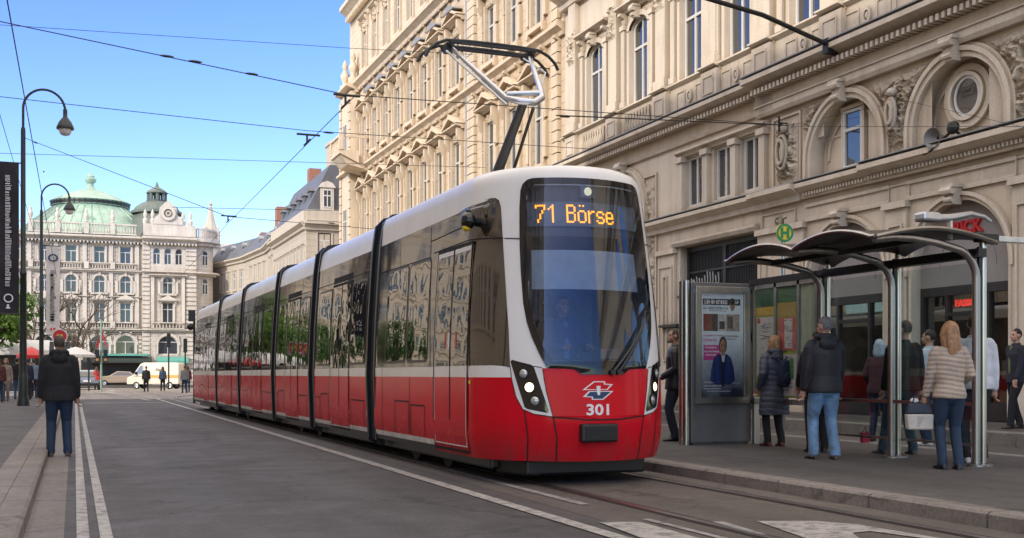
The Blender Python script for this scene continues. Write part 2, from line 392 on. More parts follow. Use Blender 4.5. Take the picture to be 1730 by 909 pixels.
def ground():
    sheet('ground', -2500, 2500, -1500, 3500, 0, 'ground')
    sheet('road', -.36, 4.02, -80, 57, .004, 'asphalt')
    sheet('side_lane', 11.6, 14.2, -80, 90, .004, 'asphalt2')
    sheet('gutter', -.36, -.07, -80, 57, .008, 'gutter')
    sheet('track_bed', 4.02, 6.6, -80, 57, .006, 'track')
    # pavements
    struct('pavement', MB().box(-13.9, -.78, -80, 60, -.2, .13), 'pave')
    k = MB(); y = -40
    while y < 60: k.box(-.78, -.56, y+.006, y+1.494, -.2, .132); y += 1.5
    struct('paving_slabs', k, 'granite')
    k = MB(); y = -40
    while y < 60:
        k.extr([(-.555,-.2),(-.335,-.2),(-.35,.11),(-.375,.131),(-.555,.131)], 'y', y+.010, y+1.190); y += 1.2
    struct('kerb', k, 'granite')
    struct('tram_platform', MB().box(6.88, 11.4, -40, 34, -.2, .13), 'pave')
    k = MB(); y = -39.4
    while y < 33.5:
        k.extr([(6.6,-.2),(6.875,-.2),(6.875,.131),(6.64,.131),(6.61,.11)], 'y', y+.011, y+1.389); 
        k.extr([(11.6,-.2),(11.405,-.2),(11.405,.131),(11.58,.131),(11.6,.11)], 'y', y+.005, y+1.395); y += 1.4
    struct('platform_kerb', k, 'granite')
    struct('building_pavement', MB().box(14.42, 40, -80, 80, -.2, .25), 'pave')
    k = MB(); y = -40
    while y < 78: k.extr([(14.2,-.2),(14.415,-.2),(14.415,.251),(14.24,.251),(14.205,.23)], 'y', y+.005, y+1.495); y += 1.5
    struct('pavement_kerb', k, 'granite')
    struct('square_pavement', MB().box(-60, 40, 104, 122, -.2, .1), 'pave')
    # rails: groove and head
    for i, x in enumerate((4.72, 6.16)):
        g = MB(); ribbon(g, arcpath(x, -80, 57, 24-(x-4.7)), .17, .012); struct('rail_groove', g, 'rust')
        h = MB(); ribbon(h, arcpath(x-.02, -80, 57, 24-(x-4.7)), .07, .017); struct('rail', h, 'steel')
    for x, rad in ((2.5, 40), (3.95, 38)):
        h = MB(); ribbon(h, arcpath(x, 60, 61, rad)[1:], .09, .016); struct('rail', h, 'steel')
    # markings
    e = MB(); ribbon(e, arcpath(3.70, -40, 55, 22), .14, .0125); struct('road_edge_line', e, 'line')
    e = MB(); ribbon(e, [(4.34, 9.3), (4.3, 56)], .10, .0125); struct('track_edge_line', e, 'line_worn')
    e = MB(); ribbon(e, [(4.40, 5.0), (4.37, 8.2)], .07, .0128); struct('track_edge_line', e, 'line_worn')
    for x in (.045, .205): e = MB(); ribbon(e, [(x, -40), (x+.03, 48)], .088, .0125); struct('kerb_line', e, 'line')
    e = MB(); e.quad((.45,49,.0125),(3.5,49,.0125),(3.5,49.5,.0125),(.45,49.5,.0125)); struct('stop_line', e, 'line')
    e = MB(); e.quad((3.1,53.5,.0125),(3.3,53.5,.0125),(2.2,73,.0125),(2.0,73,.0125)); struct('lane_line', e, 'line')
    e = MB(); e.poly([onZ(*p, .013) for p in ((156,664),(176,662),(192,657),(196,666),(184,664.5))]); struct('road_arrow', e, 'line')
    e = MB(); e.poly([onZ(*p, .0135) for p in ((1012,882),(1081,881.5),(1182,909),(1240,925),(1130,925),(1085,909))]); struct('track_marking', e, 'line')
    e = MB(); e.poly([onZ(*p, .0135) for p in ((1203,881),(1222,881),(1296,903),(1280,903))]); struct('track_marking', e, 'line_worn')
    e = MB(); e.poly([onZ(*p, .0135) for p in ((1278,880),(1380,880),(1450,886),(1600,911),(1560,909),(1470,897),(1440,900),(1452,909),(1460,920),(1370,912))]); struct('track_arrow', e, 'line')
    e = MB(); ribbon(e, [(12.9, -20), (12.9, 60)], .1, .0125); struct('lane_line', e, 'line_worn')

# ------------------------------------------------------------------ tram
TL = 1.05
def Wz(z):
    w = 1.14
    if z > 1.25: w -= .105*((z-1.25)/1.9)**1.4
    if z < .6: w -= .04*((.6-z)/.32)**2
    return w
def yo(z):
    if z < .7: return .06*((.7-z)/.42)**2
    if z < 1.2: return .02*(z-.7)/.5
    return .02+.30*((z-1.2)/2.1)**1.2
def NS(s, z, off=0.0, back=5.2):
    def f(s, z):
        W = Wz(z)
        if abs(s) <= 1:
            t = (s+1)*PI/2; return Vector((-W*math.cos(t), yo(z)+TL*(1-math.sin(t)), z))
        sg = 1 if s > 0 else -1
        return Vector((sg*W, min(yo(z)+TL+abs(s)-1, back), z))
    p = f(s, z)
    if off:
        e = .004; n = (f(s+e, z)-f(s-e, z)).cross(f(s, z+e)-f(s, z-e)).normalized()
        p = p+n*off
    return p
def span(poly, z):
    xs = []
    for (a, za), (b, zb) in zip(poly, poly[1:]+poly[:1]):
        if za == zb:
            if abs(z-za) < 1e-6: xs += [a, b]
        elif min(za, zb)-1e-9 <= z <= max(za, zb)+1e-9: xs.append(a+(b-a)*(z-za)/(zb-za))
    return min(xs), max(xs)
def patch(poly, off, ns=14, dz=.06, extra=()):
    """skin patch over the nose: polygon in (s, z)"""
    z0 = min(p[1] for p in poly); z1 = max(p[1] for p in poly)
    zs = sorted(set([z0+1e-4, z1-1e-4]+[p[1] for p in poly if z0+.004 < p[1] < z1-.004]+[z0+(z1-z0)*k/max(2, int((z1-z0)/dz)) for k in range(1, max(2, int((z1-z0)/dz)))]))
    mb = MB(); rows = [span(poly, z) for z in zs]
    mb.grid(lambda u, v: NS(rows[round(v*(len(zs)-1))][0]*(1-u)+rows[round(v*(len(zs)-1))][1]*u, zs[round(v*(len(zs)-1))], off), ns, len(zs)-1)
    return mb
def stroke(mb, pts, w, off, sub=8):
    P = []
    for (a, b), (c, d) in zip(pts, pts[1:]):
        for k in range(sub): P.append((a+(c-a)*k/sub, b+(d-b)*k/sub))
    P.append(pts[-1])
    pos = [NS(s, z, off) for s, z in P]
    L = []
    for i, (s, z) in enumerate(P):
        t = (pos[min(i+1, len(P)-1)]-pos[max(i-1, 0)]).normalized(); n = (NS(s, z, .05)-NS(s, z, 0)).normalized(); q = t.cross(n).normalized()*w/2
        L.append((pos[i]-q, pos[i]+q))
    for i in range(len(L)-1): mb.quad(L[i][0], L[i][1], L[i+1][1], L[i+1][0])
    return mb
mir = lambda P: [(-s, z) for s, z in P]
WIND_L = [(-.345,1.262),(-.385,1.40),(-.435,1.6),(-.462,1.75),(-.482,1.95),(-.495,2.3),(-.50,2.6),(-.497,3.0),(-.488,3.2),(-.472,3.27),(-.44,3.315),(-.40,3.33)]
WIND = [(-.18,1.25),(-.14,1.195),(.14,1.195),(.18,1.25)]
WIND = WIND_L[::-1]+WIND+mir(WIND_L)
GL_L = [(-.305,1.335),(-.36,1.47),(-.418,1.75),(-.443,2.0),(-.455,2.6),(-.452,3.08),(-.435,3.21),(-.39,3.26)]
GL = GL_L[::-1]+mir(GL_L)
def prof_side(z): return Wz(z)
ROOF = [(0,3.34),(.02,3.405),(.055,3.452),(.12,3.488),(.26,3.512),(.6,3.525)]
def rows_mb(zs, fl, fr, off, ns):
    mb = MB(); n = len(zs)-1
    mb.grid(lambda u, v: NS(fl(zs[round(v*n)])*(1-u)+fr(zs[round(v*n)])*u, zs[round(v*n)], off), ns, n); return mb
LEDF = {'7': ["11111","10001","00001","00010","00010","00100","00100","00100","01000","01000"],
 '1': ["0010","0110","1010","0010","0010","0010","0010","0010","0010","0010"],
 'B': ["11110","10001","10001","10001","11110","10001","10001","10001","10001","11110"],
 'ö': ["01010","00000","00000","01110","10001","10001","10001","10001","10001","01110"],
 'r': ["0000","0000","0000","1011","1100","1000","1000","1000","1000","1000"],
 's': ["00000","00000","00000","01110","10001","10000","01110","00001","10001","01110"],
 'e': ["00000","00000","00000","01110","10001","10001","11111","10000","10001","01110"]}
def wrap_text(txt, h, s0, s1, z0, off, mname, parent, part):
    """lettering laid on the nose skin between s0 and s1"""
    t = text_mb(txt, h, .004, bold=h*.025)
    xs = [v[0] for v in t.v]; zs = [v[2] for v in t.v]; a, b = min(xs), max(xs); zl, zh = min(zs), max(zs)
    t.v = [tuple(NS(s0+(x-a)/(b-a)*(s1-s0), z0+(z-zl)/(zh-zl)*h*.73, off+(.002 if y < 0 else 0))) for x, y, z in t.v]
    return t.build(part, mname, parent)
def make_tram():
    T = thing('tram', (5.26,10.8,0), 'long low-floor tram, white above and red below, with black glazing and a raised pantograph', 'tram', rz=R(.5))
    SS = [-5.3,-4.4,-3.6,-2.9,-2.3,-1.9,-1.6,-1.4,-1.22,-1.1]+[-1+2*k/72 for k in range(73)]; SS += [-x for x in SS[:10]][::-1]
    n = len(SS)-1
    # ---- front section: white shell with a hole behind the windscreen
    zs = [1.165,1.2,1.23,1.26,1.29,1.33,1.4]+[1.45+.075*k for k in range(25)]+[3.29,3.34]
    up = MB(); vs = [NS(s, z) for z in zs for s in SS]; fs = []
    glz = lambda z: span(GL, z) if 1.335 <= z <= 3.26 else (9, -9)
    for j in range(len(zs)-1):
        for i in range(n):
            sm, zm = (SS[i]+SS[i+1])/2, (zs[j]+zs[j+1])/2; l, r = glz(zm)
            if l-.012 < sm < r+.012 and 1.31 < zm < 3.275: continue
            fs.append((j*(n+1)+i, j*(n+1)+i+1, (j+1)*(n+1)+i+1, (j+1)*(n+1)+i))
    up.add(vs, fs)
    def rp(i, z):
        o = []
        for s in SS:
            if abs(s) <= 1:
                t = (s+1)*PI/2; o.append((-(Wz(3.34)-i)*math.cos(t), yo(3.34)+i+TL*(1-math.sin(t)), z))
            else: o.append(((1 if s > 0 else -1)*(Wz(3.34)-i), min(5.2, yo(3.34)+i+TL+abs(s)-1), z))
        return o
    rings = [rp(i, z) for i, z in ROOF]+[rp(Wz(3.33)-.001, 3.53)]
    up.add([p for r_ in rings for p in r_], [(j*(n+1)+i, j*(n+1)+i+1, (j+1)*(n+1)+i+1, (j+1)*(n+1)+i) for j in range(len(rings)-1) for i in range(n)])
    F = up.build('front_section', 'white', T, smooth=40)
    zl = [.27,.3,.34,.4,.46,.52,.58,.64,.7,.76,.82,.9,1.0,1.08,1.165]
    lo = MB(); lo.grid(lambda u, v: NS(SS[round(u*n)], zl[round(v*14)]), n, 14)
    lo.build('lower_panel', 'red', F, smooth=40)
    k = patch([(-.375,1.262),(-.35,1.03),(-.316,.745),(-.1,.717),(.1,.717),(.316,.745),(.35,1.03),(.375,1.262)], .003, 24, .04); k.build('front_panel', 'red', F, smooth=60)
    # windscreen
    zz = sorted(set([p[1] for p in WIND]+[p[1] for p in GL]+[1.2+.05*q for q in range(43)]))
    wl, wr = (lambda z: span(WIND, z)[0]), (lambda z: span(WIND, z)[1]); gl, gr = (lambda z: span(GL, z)[0]), (lambda z: span(GL, z)[1])
    inz = [z for z in zz if 1.335 <= z <= 3.26]
    ws = rows_mb(inz, gl, gr, .010, 26).build('windscreen', 'windshield', T, smooth=60)
    fb = MB(); fb.merge(rows_mb(inz, wl, gl, .012, 3)); fb.merge(rows_mb(inz, gr, wr, .012, 3))
    fb.merge(rows_mb([z for z in zz if z >= 3.26 and z <= 3.33], wl, wr, .012, 26)); fb.merge(rows_mb([z for z in zz if 1.195 <= z <= 1.335], wl, wr, .012, 26))
    fb.build('black_border', 'frit', ws, smooth=60)
    wp = MB()
    for a, b, r0 in (((.055,1.215),(.345,1.80),.016),((.10,1.225),(.372,1.86),.014)):
        P = [NS(a[0]+(b[0]-a[0])*q/8, a[1]+(b[1]-a[1])*q/8, .03+.03*math.sin(PI*q/8)) for q in range(9)]; wp.tube(P, [r0*1.3-.008*q/8 for q in range(9)], 6)
    wp.tube([NS(.375,1.9,.03), NS(.345,1.8,.035), NS(.20,1.40,.02)], .012, 6); wp.tube([NS(.375,1.9,.03), NS(.40,1.86,.03), NS(.385,1.8,.03)], .01, 6)
    wp.disc(NS(.055,1.215,.01), (0,-1,.1), .03, 12, .04); wp.disc(NS(.1,1.225,.01), (0,-1,.1), .03, 12, .04)
    wp.build('wiper', 'blackp', ws, smooth=50)
    # destination display behind the glass
    dp = rows_mb([2.805,2.9,3.0,3.075], lambda z: -.455, lambda z: .455, -.035, 20).build('destination_display', mat('display panel', (.10,.13,.17), .25, var=.25, scale=9), T, smooth=60)
    led = MB(); pit = .0205; s_at = lambda x: math.asin(max(-1, min(1, x/Wz(2.95))))*2/PI
    def glyphs(txt, x0):
        for ch in txt:
            bm_ = LEDF[ch]; w = len(bm_[0])
            for r_, row in enumerate(bm_):
                for c_, b in enumerate(row):
                    if b == '1':
                        x = x0+c_*pit; z = 3.032-r_*pit*.98; c0 = NS(s_at(x), z, -.028)
                        led.box(c0.x-.0082, c0.x+.0082, c0.y-.004, c0.y+.003, c0.z-.0082, c0.z+.0082)
            x0 += (w+1)*pit
    glyphs('71', -.605); glyphs('Börse', -.29)
    led.build('route_text', 'led', dp)
    bk = rows_mb([2.70,2.8,3.1,3.3], lambda z: -.5, lambda z: .5, -.06, 16).build('display_backing', mat('display backing', (.012,.014,.02), .4, var=.2), T, smooth=60)
    lp = MB(); c = NS(-.03, 3.19, -.03); lp.box(c.x-.08, c.x+.08, c.y-.02, c.y+.03, c.z-.07, c.z+.07); L0 = lp.build('top_lamp', mat('top lamp housing', (.09,.12,.17), .3), T, bevel=.01)
    MB().disc(c+Vector((0,-.022,0)), (0,-1,0), .044, 16, .012).build('lamp_lens', 'warm2', L0)
    # cab inside
    ci = MB(); ci.box(-.95,.95,.75,2.35,.28,.55); ci.box(-.95,.95,2.25,2.35,.55,3.2); ci.box(-.93,.93,.85,2.3,3.0,3.1)
    ci.build('cab_interior', 'interior', T)
    db = MB(); db.extr([(.42,1.18),(.5,1.30),(.95,1.36),(1.05,1.25),(1.05,.6),(.42,.6)], 'x', -.72, .72); db.box(.25,.5,.6,.8,1.36,1.48); db.box(-.62,-.4,.65,.8,1.36,1.42)
    db.build('dashboard', mat('dashboard', (.10,.115,.14), .6), T, bevel=.02)
    rows_mb([2.13,2.3,2.56], lambda z: -.44, lambda z: .44, -.10, 14).build('sun_blind', mat('sun blind cloth', (.30,.35,.42), .7, var=.1), T, smooth=60)
    st = MB(); st.box(-.14,.34,1.2,1.6,1.1,1.22); st.box(-.13,.33,1.55,1.66,1.2,1.85); st.box(-.02,.22,1.57,1.66,1.88,2.05); st.build('driver_seat', mat('seat cloth', (.03,.035,.06), .9), T, bevel=.03)
    # headlights
    for sg in (-1, 1):
        q = (lambda P: P) if sg < 0 else mir
        patch(q([(-.585,1.292),(-.573,1.15),(-.545,.96),(-.50,.825),(-.43,.776),(-.316,.747),(-.352,1.02),(-.374,1.2),(-.40,1.3)]), .0035, 12, .03).build('lamp_surround', 'white', F, smooth=60)
        H = patch(q([(-.578,1.335),(-.565,1.352),(-.44,1.298),(-.425,1.275),(-.338,.815),(-.345,.79),(-.47,.83),(-.488,.85)]), .009, 10, .03).build('headlight', 'frit', T, smooth=60)
        for i, (s, z) in enumerate(((-.492,1.205),(-.455,1.06),(-.422,.915))):
            s = s if sg < 0 else -s; c = NS(s, z, .006); nn = (NS(s, z, .05)-NS(s, z, 0)).normalized()
            MB().disc(c, nn, .066, 20, .012, .05).build('lamp_ring', 'blackp', H, smooth=40)
            MB().lathe([(.05,0),(.046,.008),(.03,.018),(.0,.022)], n=16).merge(MB()).build('lens', 'warm' if i == 1 else 'lens', H, smooth=60).matrix_local = Matrix.Translation(c+nn*.002) @ nn.to_track_quat('Z','Y').to_matrix().to_4x4()
    # emblem, number, coupler cover, seams
    def lgp(pts, off, th, m, par, nm):
        bm = bmesh.new(); bm.faces.new([bm.verts.new((x, 0, z)) for x, z in pts]); bmesh.ops.triangulate(bm, faces=bm.faces); bmesh.ops.subdivide_edges(bm, edges=bm.edges, cuts=5, use_grid_fill=True)
        bmesh.ops.triangulate(bm, faces=bm.faces); bm.verts.index_update(); mb = MB(); mb.add([NS(-.035+v.co.x, 1.025+v.co.z, off) for v in bm.verts], [tuple(v.index for v in f.verts) for f in bm.faces]); bm.free(); return mb.build(nm, m, par)
    up_o = [(-.100,.006),(-.030,.098),(.043,.098),(.045,.072),(.098,.066),(.06,.006)]; dn_o = [(-x, -z) for x, z in up_o]
    up_i = [(-.082,.014),(-.025,.088),(.034,.088),(.036,.063),(.078,.058),(.054,.014)]; dn_i = [(-x, -z) for x, z in up_i]
    E0 = lgp(up_o, .0045, 0, 'sign_white', T, 'emblem'); lgp(dn_o, .0045, 0, 'sign_white', E0, 'emblem_half')
    lgp(up_i, .006, 0, 'red', E0, 'red_arrow'); lgp(dn_i, .006, 0, 'blue_logo', E0, 'blue_arrow')
    lgp([(-.012,.002),(-.010,.03),(-.014,.05),(-.006,.044),(0,.056),(.006,.044),(.013,.052),(.011,.028),(.011,-.03),(.006,-.05),(-.004,-.05),(-.01,-.028)], .0075, 0, 'sign_white', E0, 'eagle')
    wrap_text('301', .165, -.112, .032, .762, .004, 'sign_white', T, 'fleet_number')
    cc = MB(); c = NS(-.035,.575,0); cc.box(c.x-.215, c.x+.215, -.045, .06, .475, .675); cc.build('coupler_cover', 'blackp', T, bevel=.025)
    for z in (.53,.575,.62): MB().box(c.x-.17, c.x+.17, -.055, -.04, z-.008, z+.008).build('cover_rib', 'rubber', T)
    se = MB()
    for sg in (1, -1):
        q = (lambda P: P) if sg > 0 else mir
        stroke(se, q([(-.49,.80),(-.466,.52),(-.474,.275)]), .014, .006); stroke(se, q([(-.313,.742),(-.288,.52),(-.29,.275)]), .014, .006)
        stroke(se, q([(-.612,2.68),(-.498,2.665)]), .012, .006); stroke(se, q([(-.582,1.29),(-.573,1.15),(-.545,.96),(-.50,.825),(-.43,.776),(-.314,.747)]), .009, .007)
        stroke(se, q([(-.372,1.25),(-.352,1.02),(-.314,.747)]), .008, .007); stroke(se, q([(-.43,1.285),(-.376,1.268)]), .008, .007)
    stroke(se, [(-.314,.747),(-.1,.716),(.1,.716),(.314,.747)], .014, .007, 14)
    se.build('panel_seam', 'seam', F)
    # side glazing of the front section
    for sg in (-1, 1):
        q = (lambda P: P) if sg < 0 else mir
        gz = patch(q([(-5.14,3.055),(-1.4,3.085),(-.73,3.15),(-.685,3.145),(-.655,3.11),(-.64,3.03),(-.615,2.4),(-.588,1.66),(-.583,1.275),(-5.14,1.295)]), .004, 44, .08)
        gz.build('side_glazing', 'black_gloss', F, smooth=50)
        fl = MB(); stroke(fl, q([(-2.3,2.70),(-1.0,2.72),(-.62,2.685)]), .012, .008, 16); stroke(fl, q([(-.99,1.29),(-.99,2.70)]), .02, .008); stroke(fl, q([(-2.43,1.29),(-2.43,3.05)]), .015, .008)
        stroke(fl, q([(-2.43,2.86),(-1.15,2.90)]), .012, .008); stroke(fl, q([(-3.8,2.66),(-3.8,3.05)]), .01, .008); stroke(fl, q([(-5.1,2.66),(-2.45,2.66)]), .012, .008)
        fl.build('glazing_seam', 'seam', F)
    mr = MB(); c = NS(-.862, 2.9, .02); nn = Vector((-1,-.35,0)).normalized(); mr.tube([c-nn*.03, c+nn*.06], .055, 10); mr.ball(c+nn*.13, (.085,.10,.10)); mr.ball(c+nn*.12+Vector((0,.02,.11)), (.03,.04,.03), 8, 6)
    mo = mr.build('side_camera', 'frit', T, smooth=60); MB().ball(c+nn*.15+Vector((0,0,-.075)), (.05,.05,.045)).build('camera_lens', 'yellow', mo, smooth=60)
    # ---- sections behind
    def wall_strip(zs, a, b, off, sides=(-1, 1)):
        mb = MB()
        for sg in sides:
            for z0, z1 in zip(zs, zs[1:]):
                x0, x1 = sg*(Wz(z0)+off), sg*(Wz(z1)+off); mb.quad((x0,a,z0),(x0,b,z0),(x1,b,z1),(x1,a,z1))
        return mb
    def side_rect(mb, y0, y1, z0, z1, off, sg=-1, k=6, rr=.0):
        """panel on the side wall, rounded corners"""
        if rr:
            zs_ = sorted(set([z0+rr*(1-math.cos(R(15*q))) for q in range(7)]+[z1-rr*(1-math.cos(R(15*q))) for q in range(7)]+[z0+(z1-z0)*q/10 for q in range(1, 10)]))
            def ins(z):
                d = max(0, rr-min(z-z0, z1-z)); return rr-math.sqrt(max(0, rr*rr-d*d))
            for za, zb in zip(zs_, zs_[1:]):
                xa, xb = sg*(Wz(za)+off), sg*(Wz(zb)+off); mb.quad((xa,y0+ins(za),za),(xa,y1-ins(za),za),(xb,y1-ins(zb),zb),(xb,y0+ins(zb),zb))
        else:
            for j in range(k):
                za, zb = z0+(z1-z0)*j/k, z0+(z1-z0)*(j+1)/k
                mb.quad((sg*(Wz(za)+off),y0,za),(sg*(Wz(za)+off),y1,za),(sg*(Wz(zb)+off),y1,zb),(sg*(Wz(zb)+off),y0,zb))
        return mb
    RP = [(Wz(3.05),3.05),(1.018,3.2),(.998,3.30),(.96,3.385),(.88,3.45),(.72,3.49),(.4,3.52),(0,3.53)]
    secs = [(5.65,9.4),(9.9,13.4),(13.9,18.45),(18.95,23.05),(23.55,29.5)]
    def window(y0, y1, par, z0=1.38, z1=2.62):
        fr = side_rect(MB(), y0-.035, y1+.035, z0-.035, z1+.035, .0065, rr=.09).build('window', 'blackp', par)
        g = side_rect(MB(), y0, y1, z0, z1, .0095, rr=.07); g.build('window_pane', 'tram_glass', par)
    def door(y0, y1, par, first=False):
        D = side_rect(MB(), y0, y1, .36, 1.165, .006).build('door', 'red', T)
        side_rect(MB(), y0, y1, 1.165, 1.292, .0062).build('door_band', 'white', D)
        ym = (y0+y1)/2
        for a, b in ((y0,ym),(ym,y1)):
            side_rect(MB(), a+.03, b-.03, 1.30, 2.66, .0085).build('door_glass', 'door_glass', D)
        s = MB()
        for y in (y0, ym, y1): side_rect(s, y-.014, y+.014, .33, 2.70, .0105)
        side_rect(s, y0, y1, 2.66, 2.70, .0105); side_rect(s, y0, y1, .30, .335, .0105)
        s.build('door_seal', 'seam', D)
        w = MB(); side_rect(w, y1-.045, y1-.03, .39, 2.64, .0115)
        if first: side_rect(w, y0+.03, y0+.042, .39, 1.28, .0115); side_rect(w, y0+.03, y1-.03, .375, .388, .0115); side_rect(w, y0+.03, ym-.03, 2.60, 2.65, .0115); side_rect(w, ym+.03, y1-.03, 2.60, 2.65, .0115)  # the top strips paint the glass reflection in white
        w.build('door_edge', 'sign_white', D)
        if first: 
            for y, m in ((ym+.18,'led'),(ym-.2,'led'),(ym+.05,'sign_white')): side_rect(MB(), y-.025, y+.025, 1.5, 1.68, .011).build('door_sticker', M['redsign'] if m == 'led' else m, D)
    def trim(a, b, par):
        side_rect(MB(), a, b, .335, .40, .004).build('sill_strip', 'white', par); side_rect(MB(), a, b, .27, .335, .005).build('skirt_strip', 'blackp', par)
    def hatch(mb, y0, y1, z0=.42, z1=.80, t=.009):
        for a, b, c, d in ((y0,z0,y0,z1),(y1,z0,y1,z1),(y0,z1,y1,z1)):
            if a == c: side_rect(mb, a-t, a+t, b, d, .005)
            else: side_rect(mb, a, c, b-t, b+t, .005, k=1)
    trim(2.4, 5.15, F); door(1.13, 2.36, F, True)
    window(2.66, 3.52, F); window(3.62, 4.58, F)
    hs = MB(); hatch(hs, 2.75, 3.35); hatch(hs, 3.45, 4.1, .42, .84); side_rect(hs, 3.4, 3.412, .40, 1.16, .005); side_rect(hs, 4.75, 4.762, .40, 1.29, .005); hs.build('hatch_seam', 'seam', F)
    MB().merge(side_rect(MB(), 1.02, 1.09, 1.09, 1.13, .006)).build('orange_mark', 'yellow', F)
    for a, b in secs:
        S = MB()
        for (x0, z0), (x1, z1) in zip(RP, RP[1:]):
            for sg in (-1, 1): S.quad((sg*x0,a,z0),(sg*x0,b,z0),(sg*x1,b,z1),(sg*x1,a,z1))
        S.merge(wall_strip([1.165,1.295], a, b, 0))
        for y in (a, b): S.poly([(-x,y,z) for x, z in RP[:-1]]+[(x,y,z) for x, z in RP[::-1]]+[(Wz(z),y,z) for z in (2.4,1.8,1.2,.6,.3)]+[(-Wz(z),y,z) for z in (.3,.6,1.2,1.8,2.4)])
        S = S.build('body_section', 'white', T, smooth=30)
        for sg in (-1, 1):
            wall_strip([.27,.34,.44,.6,1.165], a, b, 0, (sg,)).build('lower_panel', 'red', S, smooth=40)
            wall_strip([1.295,1.6,2.0,2.4,2.8,3.05], a, b, .001, (sg,)).build('side_glazing', 'black_gloss', S, smooth=40)
        trim(a, b, S); L = b-a; d0, d1 = a+L*.30, a+L*.30+1.32
        window(a+.14, d0-.1, S); window(d1+.1, min(b-.25, d1+1.3), S)
        if L > 4.5: window(d1+1.42, b-.2, S)
        door(d0, d1, S)
        h = MB(); hatch(h, a+.15, d0-.15); hatch(h, d1+.15, d1+.75, .42, .86); hatch(h, d1+.85, min(b-.1, d1+1.4), .42, .8)
        for y in (d1+1.0,): side_rect(h, y-.005, y+.005, 2.7, 3.05, .004)
        side_rect(h, a, b, 2.735, 2.747, .004, k=1); side_rect(h, d0-.12, d0-.11, 2.7, 3.05, .004); side_rect(h, d0-.02, d1+.02, 2.72, 2.82, .0035); h.build('hatch_seam', 'seam', S)
        MB().box(-.55,.55,a+.6,b-.6,3.5,3.62).build('roof_box', 'alu', S, bevel=.04)
    for a, b in [(5.15,5.65)]+[(secs[i][1], secs[i+1][0]) for i in range(4)]:
        g = MB(); n2 = 9; ring = []
        C = [(Wz(.3),.24),(Wz(1.2),1.2),(Wz(2),2.0),(Wz(2.7),2.7),(Wz(3.05),3.05),(.995,3.35),(.87,3.48),(.4,3.56),(0,3.57)]
        C = [(-x, z) for x, z in C]+[(x, z) for x, z in C[-2::-1]]
        for k in range(n2*2+1):
            y = a+(b-a)*k/(n2*2); i = (.035 if k % 2 else .09); 
            ring.append([(x-math.copysign(i, x) if abs(x) > .1 else x, y, z-(i if z > 3.4 else 0)) for x, z in C])
        m = len(C); g.add([p for r_ in ring for p in r_], [(j*m+i, j*m+i+1, (j+1)*m+i+1, (j+1)*m+i) for j in range(len(ring)-1) for i in range(m-1)])
        B = g.build('bellows', 'rubber', T, smooth=20)
        for y0, y1 in ((a-.005,a+.075),(b-.075,b+.005)):
            f = MB(); o = [(x+math.copysign(.018, x), z+(.05 if z > 3.3 else 0)) for x, z in C]; i_ = [(x*.9, z-.1) for x, z in C]
            for k in range(m-1):
                f.quad((o[k][0],y0,o[k][1]),(o[k+1][0],y0,o[k+1][1]),(o[k+1][0],y1,o[k+1][1]),(o[k][0],y1,o[k][1]))
                for y in (y0, y1): f.quad((o[k][0],y,o[k][1]),(o[k+1][0],y,o[k+1][1]),(i_[k+1][0],y,i_[k+1][1]),(i_[k][0],y,i_[k][1]))
            f.build('gangway_frame', 'blackp', B)
        MB().box(-.42,.1,a-.12,b+.1,3.56,3.66).build('roof_joint', 'blackp', B, bevel=.02)
    # under the body
    un = MB(); un.box(-.95,.95,.9,29.3,.14,.275); un.extr([(-.72,.42),(.72,.42),(.88,.95),(-.88,.95)], 'z', .10, .28); un.build('underframe', 'blackp', T, bevel=.03)
    for y in (2.9, 4.3, 10.6, 12.4, 19.6, 21.6, 26, 27.8):
        for x in (-.72,.72): MB().tube([(x-.06,y,.3),(x+.06,y,.3)], .285, 20).build('wheel', 'rubber', T, smooth=40)
    for y0, y1 in ((3.2,3.9),(4.5,4.95)): MB().box(-.5,.3,y0,y1,3.5,3.62).build('roof_box', 'blackp', T, bevel=.02)
    # pantograph
    P = MB(); P.box(-.5,.5,2.95,4.2,3.55,3.63)
    for x in (-.4,.4):
        for y in (3.05,4.1): P.lathe([(.05,0),(.07,.02),(.05,.04),(.07,.06),(.05,.08)], (x,y,3.5), 10)
    P = P.build('pantograph', 'blackp', T)
    MB().tube([(-.03,3.42,3.6),(-.0,2.25,4.60)], [.075,.055], 10).build('lower_arm', mat('dark arm paint', (.05,.05,.05), .45), P, smooth=50)
    MB().tube([(.17,3.3,3.6),(.10,2.18,4.52)], .022, 8).build('guide_rod', 'blackp', P, smooth=50)
    ua = MB(); ua.tube([(-.56,3.45,5.55),(-.18,2.38,4.66),(-.06,2.22,4.60),(.13,2.22,4.60),(.25,2.26,4.68),(.30,2.40,4.80),(.58,3.45,5.55)], [.03,.04,.045,.045,.045,.04,.03], 8)
    ua.tube([(-.17,2.40,4.72),(.27,2.34,4.76)], .035, 8); ua.tube([(-.63,3.4,5.48),(-.2,2.3,4.56)], .018, 6); ua.tube([(.48,3.42,5.5),(.60,2.95,5.2),(.33,2.5,4.85)], .012, 6)
    ua.build('upper_arm', 'alu', P, smooth=50)
    hd = MB()
    for y, dz in ((3.32,0),(3.68,.02)):
        pts = [(-.95,y,5.36+dz),(-.90,y,5.45+dz),(-.80,y,5.54+dz),(-.66,y,5.60+dz),(-.4,y,5.615+dz),(0,y,5.62+dz),(.4,y,5.615+dz),(.66,y,5.60+dz),(.80,y,5.54+dz),(.90,y,5.45+dz),(.95,y,5.36+dz)]
        hd.tube(pts, .022, 8)
        hd.box(-.62,.62,y-.03,y+.03,5.57+dz,5.60+dz)
    for x in (-.58,.58): hd.tube([(x,3.3,5.56),(x,3.72,5.58)], .03, 8); hd.box(x-.05,x+.05,3.4,3.55,5.48,5.6)
